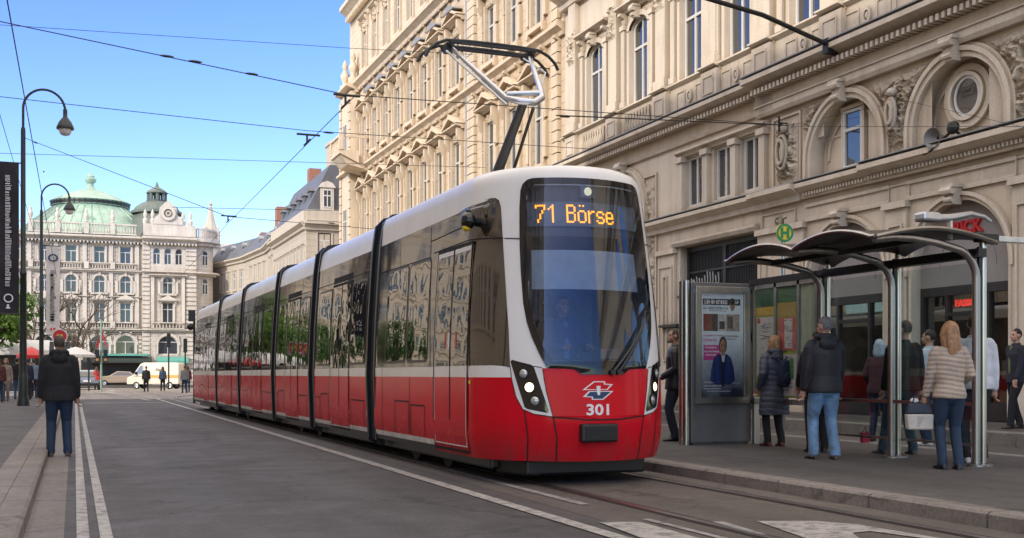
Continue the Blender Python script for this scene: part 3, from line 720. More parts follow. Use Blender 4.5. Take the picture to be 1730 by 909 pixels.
    hd.build('contact_head', 'iron', P, smooth=50)
    return T
# ------------------------------------------------------------------ facades (x along the wall, y outward, z up)
def wall(mb, u0, u1, z0, z1, ops, d=0.0, rev=.25):
    us = sorted(set([u0, u1]+[v for o in ops for v in (o[0], o[1]) if u0 < v < u1])); zs = sorted(set([z0, z1]+[v for o in ops for v in (o[2], o[3]) if z0 < v < z1]))
    for a, b in zip(us, us[1:]):
        for c, e in zip(zs, zs[1:]):
            m, k = (a+b)/2, (c+e)/2
            if any(o[0] < m < o[1] and o[2] < k < o[3] for o in ops): continue
            mb.quad((a,d,c),(b,d,c),(b,d,e),(a,d,e))
    for o in ops:
        a, b, c, e = o[:4]; rise = o[4] if len(o) > 4 else 0; rv = o[5] if len(o) > 5 else rev
        sp = e-rise; uc, hw = (a+b)/2, (b-a)/2
        mb.quad((a,d,c),(b,d,c),(b,d-rv,c),(a,d-rv,c))
        for x in (a, b): mb.quad((x,d,c),(x,d,sp),(x,d-rv,sp),(x,d-rv,c))
        if not rise: mb.quad((a,d,e),(b,d,e),(b,d-rv,e),(a,d-rv,e))
        else:
            n = 14; A = [(uc-hw*math.cos(PI*i/n), sp+rise*math.sin(PI*i/n)) for i in range(n+1)]
            for (p, q), (r, s) in zip(A, A[1:]): mb.quad((p,d,q),(r,d,s),(r,d-rv,s),(p,d-rv,q))
            for i in range(n): 
                k = a if i < n/2 else b
                mb.poly([(A[i][0],d,A[i][1]),(A[i+1][0],d,A[i+1][1]),(k,d,e)])
            mb.poly([(a,d,e),(A[n//2][0],d,A[n//2][1]),(b,d,e)])
    return mb
def band(mb, u0, u1, prof): mb.extr(prof, 'x', u0, u1); return mb
def ledge(mb, u0, u1, z0, z1, out, d=0.0):
    """moulded string course: narrow foot, wide weathered top"""
    h = z1-z0
    return band(mb, u0, u1, [(d-.02,z0),(d+out*.35,z0),(d+out*.4,z0+h*.3),(d+out*.85,z0+h*.55),(d+out,z0+h*.6),(d+out,z0+h*.85),(d-.02,z1)])
def dentils(mb, u0, u1, z0, z1, d0, d1, w=.1, p=.2):
    n = int((u1-u0)/p)
    for i in range(n): mb.box(u0+i*p, u0+i*p+w, d0, d1, z0, z1)
    return mb
def archring(mb, uc, zs, r0, r1, d0, d1, n=22, leg=0, a0=0, a1=180, sx=1):
    P = [R(a0+(a1-a0)*i/n) for i in range(n+1)]
    o = [(uc+r1*math.cos(a)*sx, zs+r1*math.sin(a)) for a in P]; i_ = [(uc+r0*math.cos(a)*sx, zs+r0*math.sin(a)) for a in P]
    if leg: o = [(o[0][0], zs-leg)]+o+[(o[-1][0], zs-leg)]; i_ = [(i_[0][0], zs-leg)]+i_+[(i_[-1][0], zs-leg)]
    for k in range(len(o)-1):
        a, b, c, e = o[k], o[k+1], i_[k+1], i_[k]
        mb.quad((a[0],d1,a[1]),(b[0],d1,b[1]),(c[0],d1,c[1]),(e[0],d1,e[1]))
        mb.quad((a[0],d0,a[1]),(b[0],d0,b[1]),(b[0],d1,b[1]),(a[0],d1,a[1])); mb.quad((e[0],d0,e[1]),(c[0],d0,c[1]),(c[0],d1,c[1]),(e[0],d1,e[1]))
    return mb
def arch_ops(uc, hw, z0, spring, rise=None, rv=.25): return (uc-hw, uc+hw, z0, spring+(rise or hw), rise or hw, rv)
_wc = {}
def win_meshes(w, h, rise, style, fr='white_frame', gl='pane'):
    k = (round(w,3), round(h,3), round(rise,3), style, fr, gl)
    if k in _wc: return _wc[k]
    f = MB(); t = .07; a, b, sp = -w/2, w/2, h-rise
    f.box(a,a+t,-.05,.02,0,sp); f.box(b-t,b,-.05,.02,0,sp); f.box(a+t,b-t,-.05,.02,0,t)
    if rise:
        n = 12; A = [(-w/2*math.cos(PI*i/n), sp+rise*math.sin(PI*i/n)) for i in range(n+1)]; B = [((w/2-t)*-math.cos(PI*i/n), sp+(rise-t)*math.sin(PI*i/n)) for i in range(n+1)]
        for i in range(n):
            f.quad((*A[i][:1],.02,A[i][1]),(A[i+1][0],.02,A[i+1][1]),(B[i+1][0],.02,B[i+1][1]),(B[i][0],.02,B[i][1]))
            f.quad((B[i][0],.02,B[i][1]),(B[i+1][0],.02,B[i+1][1]),(B[i+1][0],-.05,B[i+1][1]),(B[i][0],-.05,B[i][1]))
    else: f.box(a+t,b-t,-.05,.02,h-t,h)
    zt = h*.66 if style != 'low' else h*.5
    if style in ('cross','tilt'):
        f.box(a+t,b-t,-.05,.03,zt-.04,zt+.04); f.box(-.035,.035,-.05,.025,t,zt-.04); f.box(-.025,.025,-.05,.02,zt+.04,(h-t if not rise else h-.05))
    elif style == 'T': f.box(a+t,b-t,-.05,.03,zt-.04,zt+.04); f.box(-.035,.035,-.05,.025,t,zt-.04)
    elif style == 'mid': f.box(-.035,.035,-.05,.025,t,h-t)
    elif style == 'single': f.box(a+t,b-t,-.05,.03,zt-.035,zt+.035)
    p = MB()
    if rise:
        n = 12; p.poly([(a,-.03,0),(b,-.03,0)]+[(w/2*math.cos(PI*i/n), -.03, sp+rise*math.sin(PI*i/n)) for i in range(n+1)])
    else: p.quad((a,-.03,0),(b,-.03,0),(b,-.03,h),(a,-.03,h))
    _wc[k] = (f.mesh('window', fr), p.mesh('pane', gl)); return _wc[k]
class Facade:
    def __init__(s, root, origin=(0,0,0), rz=0): s.root = root; s.T = Matrix.Translation(origin) @ Matrix.Rotation(rz, 4, 'Z')
    def put(s, o, loc=(0,0,0), rz=0):
        o.parent = s.root; o.matrix_local = s.T @ Matrix.Translation(loc) @ Matrix.Rotation(rz, 4, 'Z'); return o
    def part(s, mb, name, m, smooth=None, loc=(0,0,0), rz=0, bevel=0): return s.put(mb.build(name, m, smooth=smooth, bevel=bevel), loc, rz)
    def mesh(s, name, me, loc=(0,0,0)):
        o = bpy.data.objects.new(name, me); COL.objects.link(o); return s.put(o, loc)
    def win(s, uc, z0, w, h, rise=0, style='cross', depth=.22, fr='white_frame', gl='pane', name='window'):
        f, p = win_meshes(w, h, rise, style, fr, gl); o = s.mesh(name, f, (uc,-depth,z0))
        q = bpy.data.objects.new('pane', p); COL.objects.link(q); q.parent = o; q.rotation_euler = (random.uniform(-.012,.012), 0, random.uniform(-.012,.012)) if True else (0,0,0); return o
def relief(u0, u1, z0, z1, d, h, seed, nu=60, nv=70, sc=2.2, mask=None):
    """carved scrollwork: ridged noise swelling out of the wall"""
    mb = MB()
    def fn(a, b):
        u, z = u0+(u1-u0)*a, z0+(z1-z0)*b; e = min(1, 8*min(a, 1-a), 8*min(b, 1-b)); k = 1
        if mask: k = mask(u, z)
        w = Vector((u*sc, z*sc, seed)); q = mnoise.noise_vector(w*.7)*.8
        r = 1-abs(mnoise.noise(w*1.1+q))*2.6; r2 = 1-abs(mnoise.noise(w*2.6+q*2+Vector((9,3,1))))*2.4
        return (u, d+h*e*k*(max(0, r)**1.5*.75+max(0, r2)*.35)-.01, z)
    mb.grid(fn, nu, nv); return mb
def cartouche(uc, zc, w, h, d, seed):
    mb = MB()
    mb.merge(relief(uc-w/2, uc+w/2, zc-h/2, zc+h/2, d, .2, seed, 60, 96, 5.5, lambda u, z: max(0, 1-((u-uc)/(w*.52))**4-((z-zc)/(h*.52))**4)))
    for r, dd in ((.34,.16),(.24,.22)): 
        P = [(uc+r*.62*math.cos(2*PI*i/20)*w, d+dd, zc+r*math.sin(2*PI*i/20)*h*.75) for i in range(20)]; mb.tube(P, .05, 6, closed=True)
    mb.ball((uc, d+.1, zc), (w*.16, .12, h*.18)); mb.ball((uc, d+.12, zc+h*.36), (w*.2, .14, h*.08)); return mb
def keystone(mb, uc, z0, z1, d, w=.3):
    mb.extr([(-w*.36,z0),(w*.36,z0),(w*.5,z1),(-w*.5,z1)], 'y', d, d+.22); 
    vs = [(x+uc, y, z) for x, y, z in mb.v[-8:]]; mb.v[-8:] = vs
    mb.tube([(uc-w*.5,d+.26,z1-.06),(uc+w*.5,d+.26,z1-.06)], .09, 8); mb.tube([(uc-w*.36,d+.24,z0+.1),(uc+w*.36,d+.24,z0+.1)], .06, 8); mb.box(uc-w*.6,uc+w*.6,d,d+.3,z1,z1+.07); return mb
def baluster_run(mb, u0, u1, z0, z1, d, n=None, r=.06, rail=True):
    n = n or max(2, int((u1-u0)/.24)); h = z1-z0
    if rail: mb.box(u0,u1,d-.12,d+.12,z1-h*.14,z1); mb.box(u0,u1,d-.11,d+.11,z0,z0+h*.12)
    for i in range(n):
        u = u0+(u1-u0)*(i+.5)/n
        mb.lathe([(r*.5,z0+h*.1),(r*1.0,z0+h*.3),(r*.45,z0+h*.62),(r*.7,z0+h*.88)], (u,d,0), 6)
    return mb
def panel_frame(mb, u0, u1, z0, z1, d, t=.05, h=.04):
    for a, b, c, e in ((u0,u1,z0,z0+t),(u0,u1,z1-t,z1),(u0,u0+t,z0+t,z1-t),(u1-t,u1,z0+t,z1-t)): mb.box(a,b,d-.005,d+h,c,e)
    return mb
def console(mb, u, z0, z1, d, out, w=.2):
    h = z1-z0; mb.extr([(d-.01,z0),(d+out*.3,z0),(d+out*.45,z0+h*.3),(d+out*.4,z0+h*.5),(d+out,z0+h*.75),(d+out,z1),(d-.01,z1)], 'x', u-w/2, u+w/2); return mb

def near_building():
    root = thing('shop_building', (17,0,0), 'cream stone corner building with round arches, carved reliefs and shops behind the tram stop shelter', 'building', rz=R(90))
    F = Facade(root); U0, U1 = -14.0, 38.2
    ops = []; shop_c = [3.65, 7.3, 10.95, 14.6, 18.25, 21.9]
    # --- ground floor
    go = [arch_ops(c, 1.36, .25, 3.42, 1.36, .35) for c in shop_c]+[(25.6, 29.7, .25, 5.0, 0, .5), arch_ops(33.2, 1.3, .25, 3.5, 1.3, .35)]
    w = MB(); wall(w, U0, U1, 0, 5.75, go, 0)
    # --- mezzanine: blind arches
    mo = [arch_ops(c, 1.28, 6.02, 6.42, 1.28, .32) for c in shop_c]+[(25.42,26.38,6.15,7.62,0,.3),(26.82,27.78,6.15,7.62,0,.3),(28.38,29.34,6.15,7.62,0,.3), arch_ops(33.2, 1.25, 6.02, 6.42, 1.25, .32)]
    wall(w, U0, U1, 5.75, 8.95, mo, 0)
    up = [(35.5,1.1),(32.25,1.1),(28.95,1.1),(26.45,1.1),(23.4,1.1),(21.0,1.1),(18.25,1.1),(14.6,1.1),(10.95,1.1)]
    uo = [(c-hw/1.0*.62, c+.62, 9.98, 12.72, .34, .3) for c, hw in up]
    wall(w, U0, U1, 8.95, 19.5, uo, 0)
    w.quad((U1,0,0),(U1,-12,0),(U1,-12,19.5),(U1,0,19.5)); w.quad((U0,0,0),(U0,-12,0),(U0,-12,19.5),(U0,0,19.5)); w.quad((U0,0,19.5),(U1,0,19.5),(U1,-12,19.5),(U0,-12,19.5))
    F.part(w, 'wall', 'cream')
    # back of the blind arches and their windows
    for c in shop_c[2:]+[33.2]:
        b = MB(); b.extr([(c-1.3,6.0),(c+1.3,6.0)]+[(c+1.3*math.cos(R(a)), 6.42+1.3*math.sin(R(a))) for a in range(0,181,10)], 'y', -.33, -.30)
        if c == 21.9: 
            panel_frame(b, c-1.15, c-.5, 6.12, 7.0, -.30, .05, .03); panel_frame(b, c+.5, c+1.15, 6.12, 7.0, -.30, .05, .03); archring(b, c, 6.42, .98, 1.06, -.30, -.26); b.box(c-.42,c-.36,-.3,-.18,6.08,7.5); b.box(c+.36,c+.42,-.3,-.18,6.08,7.5); b.box(c-.42,c+.42,-.3,-.16,7.5,7.58)
        else:
            archring(b, c, 6.95, .52, .66, -.30, -.20, 32, 0, 0, 360); archring(b, c, 6.95, .42, .50, -.30, -.14, 32, 0, 0, 360); archring(b, c, 6.42, 1.02, 1.1, -.30, -.25, 24, .25); b.box(c-1.1,c+1.1,-.3,-.26,6.12,6.18)
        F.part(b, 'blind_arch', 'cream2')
        if c == 21.9: F.win(c, 6.1, .7, 1.38, 0, 'single', .20)
        else:
            f = MB(); archring(f, 0, 0, .36, .42, -.03, .03, 32, 0, 0, 360, .86); o = F.part(f, 'oval_window', 'white_frame', loc=(c,-.22,6.95))
            p = MB(); p.poly([(.37*.86*math.cos(2*PI*i/32),0,.37*math.sin(2*PI*i/32)) for i in range(32)]); q = p.build('pane', 'pane', o)
    for c in shop_c[2:]+[33.2]:
        a = MB(); archring(a, c, 6.42, 1.28, 1.40, 0, .10, 26, .40); archring(a, c, 6.42, 1.40, 1.50, 0, .15, 26, .40); archring(a, c, 6.42, 1.50, 1.57, 0, .08, 26, .40)
        keystone(a, c, 7.62, 8.05, .08, .34); F.part(a, 'arch_moulding', 'cream2', smooth=35)
    for c in (25.9, 27.3, 28.86): F.win(c, 6.15, .96, 1.47, 0, 'mid', .12)
    a = MB()
    for u in (25.22, 26.6, 28.08, 29.5): a.box(u-.13,u+.13,0,.14,6.05,7.62); a.box(u-.19,u+.19,0,.2,7.5,7.66); a.box(u-.18,u+.18,0,.18,6.0,6.12)
    ledge(a, 25.0, 29.75, 7.66, 7.86, .22); F.part(a, 'window_pilaster', 'cream2')
    # spandrel reliefs and cartouche
    for i, (a0, a1) in enumerate(((19.05,21.1),(15.4,17.45),(22.75,23.5))):
        cl = [c for c in shop_c]
        mk_ = lambda u, z: 0 if any(math.hypot(u-c, max(0, z-6.42)) < 1.62 for c in cl) else 1
        F.part(relief(a0, a1, 6.1 if i != 2 else 7.0, 7.86, .0, .17, 3.3+i*7, 120, 120, 4.2, mk_), 'relief_panel', 'relief', smooth=60)
    F.part(cartouche(20.08, 6.95, .6, 1.3, .05, 5), 'cartouche', 'relief', smooth=60)
    F.part(cartouche(24.2, 6.85, .95, 1.65, .04, 11), 'cartouche', 'relief', smooth=60)
    pf = MB(); panel_frame(pf, 23.62, 24.85, 6.02, 7.82, 0, .06, .05); F.part(pf, 'wall_panel', 'cream2')
    F.part(relief(31.25, 31.8, 3.4, 7.4, .01, .12, 21, 30, 90, 4.0), 'relief_panel', 'relief', smooth=60)
    pf = MB(); panel_frame(pf, 31.1, 31.95, 3.3, 7.5, 0, .06, .06); F.part(pf, 'wall_panel', 'cream2')
    # ledge over the shops, with break-forwards
    l = MB(); ledge(l, 20.95, U1, 5.55, 5.98, .34); ledge(l, 23.5, 25.45, 5.53, 6.0, .46); ledge(l, U0, 20.95, 5.53, 6.0, .46)
    dentils(l, U0, 20.9, 5.60, 5.68, .1, .26, .06, .11); dentils(l, 20.95, 23.4, 5.60, 5.68, .08, .2, .06, .11)
    F.part(l, 'shop_cornice', 'cream2')
    z_ = MB(); z_.box(U0, 20.97, 0, .475, 5.985, 6.006); z_.box(20.97, U1, 0, .355, 5.962, 5.986); F.part(z_, 'lead_flashing', 'zinc')
    fa = MB(); 
    for a0, a1 in ((19.7,20.4),(16.1,16.75),(23.85,25.35)): panel_frame(fa, a0, a1, 4.9, 5.4, 0, .04, .04)
    for c in (18.25, 21.9, 14.6): band(fa, c-1.55, c+1.55, [(0,4.98),(.07,4.98),(.07,5.06),(0,5.10)]); band(fa, c-1.55, c+1.55, [(0,5.34),(.05,5.34),(.05,5.42),(0,5.44)])
    band(fa, 25.5, 30.0, [(0,5.02),(.10,5.02),(.16,5.12),(.16,5.18),(0,5.22)]); F.part(fa, 'fascia_panel', 'cream2')
    for c in (24.6,): m_ = MB(); archring(m_, c, 5.15, .1, .15, 0, .06, 20, 0, 0, 360); m_.ball((c,.02,5.15), (.07,.06,.07)); F.part(m_, 'medallion', 'relief', smooth=50)
    # shop arches: mouldings, piers, sign panels, frames, glass
    for c in shop_c[3:]+[33.2]:
        a = MB(); archring(a, c, 3.42, 1.36, 1.45, 0, .06, 26, 3.15); archring(a, c, 3.42, 1.45, 1.53, 0, .12, 26, .1); keystone(a, c, 4.68, 5.02, .05, .3); F.part(a, 'shop_arch', 'cream2', smooth=35)
        p = MB(); p.extr([(c-1.38,3.05),(c+1.38,3.05),(c+1.38,3.42)]+[(c+1.38*math.cos(R(k)), 3.42+1.38*math.sin(R(k))) for k in range(5,180,7)]+[(c-1.38,3.42)], 'y', -.28, -.20); archring(p, c, 3.42, .78, .81, -.2, -.185, 22); F.part(p, 'sign_panel', 'grey_panel')
        f = MB()
        for x0, x1, z0, z1 in ((-1.36,1.36,2.86,3.05),(-1.36,1.36,.25,.62),(-1.36,-1.26,.62,2.86),(1.26,1.36,.62,2.86),(-.62,-.54,.62,2.86),(.54,.62,.62,2.86),(-.54,.54,2.42,2.5)): f.box(c+x0, c+x1, -.30, -.19, z0, z1)
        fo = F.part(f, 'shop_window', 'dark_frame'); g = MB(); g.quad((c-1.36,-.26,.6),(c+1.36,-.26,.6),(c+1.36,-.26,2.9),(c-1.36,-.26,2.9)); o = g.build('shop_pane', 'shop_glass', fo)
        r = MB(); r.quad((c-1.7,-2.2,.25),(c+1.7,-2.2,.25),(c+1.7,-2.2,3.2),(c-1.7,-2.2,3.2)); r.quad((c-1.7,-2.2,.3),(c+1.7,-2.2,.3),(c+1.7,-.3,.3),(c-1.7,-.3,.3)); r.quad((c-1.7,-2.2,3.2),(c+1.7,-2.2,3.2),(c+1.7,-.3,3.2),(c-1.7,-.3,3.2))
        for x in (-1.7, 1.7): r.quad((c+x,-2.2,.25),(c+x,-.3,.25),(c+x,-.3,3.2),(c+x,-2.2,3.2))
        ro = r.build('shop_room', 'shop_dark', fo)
        rnd = random.Random(int(c*10)); 
        for k in range(9):
            x = c+rnd.uniform(-1.2,1.2); s_ = MB(); h = rnd.uniform(.15,.5); z = rnd.choice((.5,.5,1.1,1.5)); s_.box(x-.12,x+.12,-1.5-rnd.random()*.5,-1.3,z,z+h); s_.build('display_goods', mat('goods', rnd.choice(((.35,.22,.05),(.4,.38,.34),(.15,.05,.04),(.08,.1,.12))), .6), fo)
    t = text_mb('ERICK', .36, .07, .012); o = F.part(t, 'shop_sign', 'redsign', loc=(18.78,-.17,4.12), rz=PI)
    t = text_mb('FASSGETREI', .2, .03, .006); F.part(t, 'neon_sign', 'neon', loc=(18.72,-.33,2.62), rz=PI)
    for c0, c1 in ((19.68,20.47),(16.03,16.82),(23.4,25.5),(29.85,31.0)):
        p = MB(); p.box(c0+.06,c1-.06,0,.09,.9,4.85); panel_frame(p, c0+.16, c1-.16, 1.2, 4.5, .09, .05, .04); p.box(c0,c1,0,.16,.25,.9); p.box(c0,c1,0,.17,4.85,5.0); 
        if c1-c0 > 1: panel_frame(p, c0+.45, c1-.45, 1.6, 4.2, .09, .04, .05)
        F.part(p, 'pier', 'cream2')
    # grille shop front
    f = MB()
    for x0, x1, z0, z1 in ((25.6,29.7,4.86,5.0),(25.6,25.72,.25,4.86),(29.58,29.7,.25,4.86),(27.55,27.72,.25,4.86),(25.72,29.58,4.2,4.26),(25.72,29.58,3.52,3.64),(25.72,29.58,3.16,3.22)): f.box(x0,x1,-.34,-.24,z0,z1)
    f.box(25.5,29.8,-.3,.05,3.48,3.56); f.box(25.72,29.58,-.34,-.30,2.6,3.16); f.box(29.5,30.6,-.2,.25,2.62,2.7)
    for k in range(46): u = 25.76+k*.083; f.box(u,u+.026,-.31,-.28,3.64 if k % 2 else 3.7,4.86)
    fo = F.part(f, 'grille_front', 'dark_frame')
    g = MB(); g.quad((25.6,-.45,.25),(29.7,-.45,.25),(29.7,-.45,5.0),(25.6,-.45,5.0)); g.build('shop_back', mat('dark shop glass', (.012,.012,.012), .12), fo)
    rr = random.Random(4); s_ = MB()
    for k in range(11):
        u = 29.35-k*.15; h = rr.uniform(.28,.5); s_.tube([(u+.05,-.2,3.72),(u,-.2,3.72+h*.5),(u+.03,-.2,3.72+h)], .02, 5)
        if k % 2: s_.tube([(u,-.2,3.75),(u-.06,-.2,3.82),(u-.1,-.2,3.74)], .018, 5)
    s_.tube([(29.4,-.2,3.86),(29.3,-.2,3.98),(29.2,-.2,3.86),(29.3,-.2,3.74)], .025, 5, closed=True); F.part(s_, 'script_sign', mat('grey script', (.45,.45,.44), .5))
    b = MB()
    for k in range(7): b.box(26.0+k*.22, 26.14+k*.22, -.3, -.24, 2.42, 2.54)
    F.part(b, 'awning_lights', emis('shop lights', (1,.75,.45), 1.6)); 
    aw = MB(); aw.extr([(-.2,2.62),(.5,2.2),(.5,2.12),(-.2,2.5)], 'x', 25.7, 29.6); F.part(aw, 'awning', 'awning_dark')
    for u0_, u1_ in ((25.75,27.5),(27.75,29.55)):
        d_ = MB(); panel_frame(d_, u0_, u1_, .3, 2.4, -.36, .09, .06); F.part(d_, 'shop_window', 'dark_frame')
    # main cornice
    c = MB(); ledge(c, 25.4, U1, 8.52, 8.95, .5); ledge(c, U0, 25.4, 8.50, 8.97, .68); dentils(c, 25.5, U1, 8.50, 8.62, .12, .34, .09, .17); dentils(c, U0, 25.3, 8.47, 8.60, .2, .5, .09, .17)
    band(c, 25.4, U1, [(0,8.05),(.08,8.05),(.12,8.12),(0,8.14)]); band(c, U0, 25.4, [(-.01,7.94),(.16,7.94),(.22,8.03),(.2,8.05),(.2,8.47),(-.01,8.47)]); band(c, U0, 25.4, [(.15,8.2),(.24,8.2),(.24,8.24),(.15,8.26)])
    c.box(24.6,25.42,0,.2,8.05,8.5); F.part(c, 'main_cornice', 'cream2')
    z_ = MB(); z_.box(U0, 25.42, 0, .70, 8.955, 8.985); z_.box(25.42, U1, 0, .52, 8.935, 8.962); F.part(z_, 'lead_flashing', 'zinc')
    # parapet band under the upper windows
    p = MB(); p.box(U0,U1,0,.08,8.98,9.80); ledge(p, U0, U1, 9.78, 9.96, .22)
    for u in (37.3, 33.9, 30.6, 27.7, 25.1, 22.2, 19.6): p.box(u-.42,u+.42,0,.24,8.98,9.80); ledge(p, u-.45, u+.45, 9.78, 9.97, .36); panel_frame(p, u-.28, u+.28, 9.14, 9.66, .24, .04, .03)
    for u in (28.95, 26.45, 23.4, 21.0): panel_frame(p, u-.8, u-.3, 9.12, 9.66, .08, .04, .03); panel_frame(p, u+.3, u+.8, 9.12, 9.66, .08, .04, .03); archring(p, u, 9.4, .12, .2, .08, .15, 18, 0, 0, 360, .7); p.ball((u,.1,9.4), (.07,.06,.1), 8, 6)
    F.part(p, 'parapet', 'cream2')
    for u in (35.5, 32.25): b = MB(); baluster_run(b, u-.9, u+.9, 9.02, 9.78, .14, 9, .085, False); F.part(b, 'balustrade', 'relief', smooth=50)
    # upper storey
    for i, (u, hw) in enumerate(up[:6]):
        F.win(u, 10.0, 1.22, 2.70, .33, 'cross', .10)
        s_ = MB()
        archring(s_, u, 12.38, .62, .76, 0, .12, 20, 2.38, sx=1) if False else None
        for sg in (-1,1): s_.box(u+sg*.63,u+sg*.78,0,.10,9.96,12.42); s_.box(u+sg*.86,u+sg*1.08,0,.16,9.96,12.5); s_.box(u+sg*.82,u+sg*1.12,0,.2,12.5,12.66); s_.box(u+sg*.82,u+sg*1.12,0,.2,9.96,10.15); console(s_, u+sg*.97, 12.7, 13.05, 0, .3, .18)
        n = 16; A = [(u-.63*math.cos(PI*k/n), 12.38+.35*math.sin(PI*k/n)) for k in range(n+1)]; B = [(u-.8*math.cos(PI*k/n), 12.38+.52*math.sin(PI*k/n)) for k in range(n+1)]
        for k in range(n):
            s_.quad((A[k][0],.1,A[k][1]),(A[k+1][0],.1,A[k+1][1]),(B[k+1][0],.1,B[k+1][1]),(B[k][0],.1,B[k][1])); s_.quad((B[k][0],.1,B[k][1]),(B[k+1][0],.1,B[k+1][1]),(B[k+1][0],0,B[k+1][1]),(B[k][0],0,B[k][1]))
        keystone(s_, u, 12.66, 13.0, .05, .26); ledge(s_, u-1.25, u+1.25, 13.05, 13.3, .36); F.part(s_, 'window_surround', 'cream2', smooth=30)
    for u in (37.2, 33.9, 30.6, 27.7, 25.05, 22.2, 19.6):
        p = MB(); p.box(u-.3,u+.3,0,.2,9.96,15.2); p.box(u-.36,u+.36,0,.26,9.96,10.25); F.part(p, 'pilaster', 'cream2')
        if u > 25: F.part(relief(u-.26, u+.26, 12.4, 13.6, .21, .14, u, 24, 40, 4.0), 'relief_panel', 'relief', smooth=60)
    t = MB(); ledge(t, U0, U1, 14.6, 15.3, .7); ledge(t, U0, U1, 18.7, 19.6, 1.0); F.part(t, 'top_cornice', 'cream2')
    return root

def beige_building():
    root = thing('apartment_building', (17.05,0,0), 'tall warm beige apartment building with pedimented windows and a corner balcony, right behind the tram', 'building', rz=R(90))
    F = Facade(root); U0, U1 = 38.25, 73.4; ws = [40.9,43.6,46.3,51.0,53.7,56.3,58.9,61.45,64.0,66.6,69.2]
    ops = []
    LV = [(5.2,2.5,1.2),(9.4,2.9,1.15),(14.9,2.5,1.15),(20.4,2.4,1.1)]
    for u in ws:
        for z, h, w in LV: ops.append((u-w/2, u+w/2, z, z+h, 0, .28))
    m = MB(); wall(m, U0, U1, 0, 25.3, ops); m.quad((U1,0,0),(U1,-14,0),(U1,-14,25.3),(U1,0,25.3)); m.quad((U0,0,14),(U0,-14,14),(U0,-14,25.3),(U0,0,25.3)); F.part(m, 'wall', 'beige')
    for u in ws:
        for i, (z, h, w) in enumerate(LV): F.win(u, z, w, h, 0, 'cross', .12)
    def surr(i, h, w):
        s = MB()
        for sg in (-1,1): s.box(sg*w/2,sg*(w/2+.16),0,.10,0,h+.1)
        s.box(-w/2-.28,w/2+.28,0,.2,-.2,-.02)
        if i in (1,2):
            for sg in (-1,1): 
                s.box(sg*(w/2+.2),sg*(w/2+.42),0,.14,.2,h*.55); console(s, sg*(w/2+.31), h*.6, h+.45, 0, .34, .2)
                console(s, sg*(w/2+.2), -.75, -.2, 0, .2, .18)
            ledge(s, -w/2-.55, w/2+.55, h+.42, h+.66, .45)
            s.merge(relief(-w/2, w/2, h+.02, h+.42, .0, .12, 4.4, 20, 12, 4))
            for q, t in ((.46,.10),(.36,.06)):
                P = [(-w/2-.55,h+.66),(0,h+1.22),(w/2+.55,h+.66)]
            s.extr([(-w/2-.5,h+.66),(w/2+.5,h+.66),(0,h+1.15)], 'y', 0, .22); s.extr([(-w/2-.6,h+.655),(-w/2-.4,h+.655),(0,h+1.03),(w/2+.4,h+.655),(w/2+.6,h+.655),(0,h+1.24)], 'y', 0, .46)
            s.extr([(.02,h+1.22),(.5,h+1.05),(.5,h+1.0),(.02,h+1.15)], 'x', -w/2-.45, w/2+.45) if False else None
        elif i == 3:
            s.merge(relief(-w/2-.1, w/2+.1, h+.1, h+.75, .0, .16, 9.1, 24, 16, 3.4)); ledge(s, -w/2-.4, w/2+.4, h+.75, h+.95, .3)
            for sg in (-1,1): console(s, sg*(w/2+.25), h+.1, h+.75, 0, .26, .16)
        else: ledge(s, -w/2-.3, w/2+.3, h+.15, h+.4, .3)
        return s.mesh('window_surround', 'beige2')
    for i, (z, h, w) in enumerate(LV):
        me = surr(i, h, w)
        for u in ws: F.mesh('window_surround', me, (u,0,z))
    rf = MB(); rf.extr([(-w_/1,0) for w_ in ()] or [(-.85,0),(.85,0),(0,.34)], 'y', 0, .5); me = rf.mesh('pediment_cover', 'zinc')
    for u in ws[3:10]: F.mesh('pediment_cover', me, (u,0,14.9+2.5+1.0))
    s = MB()
    for z0, z1, o in ((8.2,8.75,.35),(13.85,14.35,.38),(19.3,19.95,.5),(24.5,25.5,.7)): ledge(s, U0, U1, z0, z1, o)
    for z in (13.55, 18.95): 
        u = U0+.5
        while u < U1-4: console(s, u, z, z+.36, 0, .3, .16); u += 1.33
    dentils(s, U0, U1, 24.3, 24.5, .1, .42, .2, .42); s.box(U0,U1,0,.05,8.75,9.0); F.part(s, 'string_course', 'beige2')
    for u, w in ((48.65,.95),(39.0,.6)):
        q = MB(); z = .3
        while z < 24: q.box(u-w/2,u+w/2,0,.16,z,z+.38); z += .42
        F.part(q, 'quoin_pier', 'beige2')
    dp = MB(); dp.tube([(49.25,.12,.3),(49.25,.12,24.3)], .07, 8); F.part(dp, 'downpipe', 'zinc')
    g = MB(); g.box(U0,U1,-.2,.1,0,5.0); 
    # corner bay, balcony, finials
    b = MB(); b.box(70.6,73.6,0,.6,0,19.3); ledge(b, 70.4, 73.75, 19.2, 19.8, .95); ledge(b, 70.5, 73.7, 13.85, 14.35, .85); ledge(b, 70.5, 73.7, 8.2, 8.75, .8)
    for u in (70.85, 73.35): 
        z = 9
        while z < 18.6: b.box(u-.25,u+.25,.6,.68,z,z+.5); z += .56
    bo = F.part(b, 'corner_bay', 'beige2')
    f, p = win_meshes(1.05,2.4,0,'cross','white_frame','pane')
    for z in (9.5,15.0): 
        o = F.mesh('window', f, (72.1,.63,z)); q = bpy.data.objects.new('pane', p); COL.objects.link(q); q.parent = o
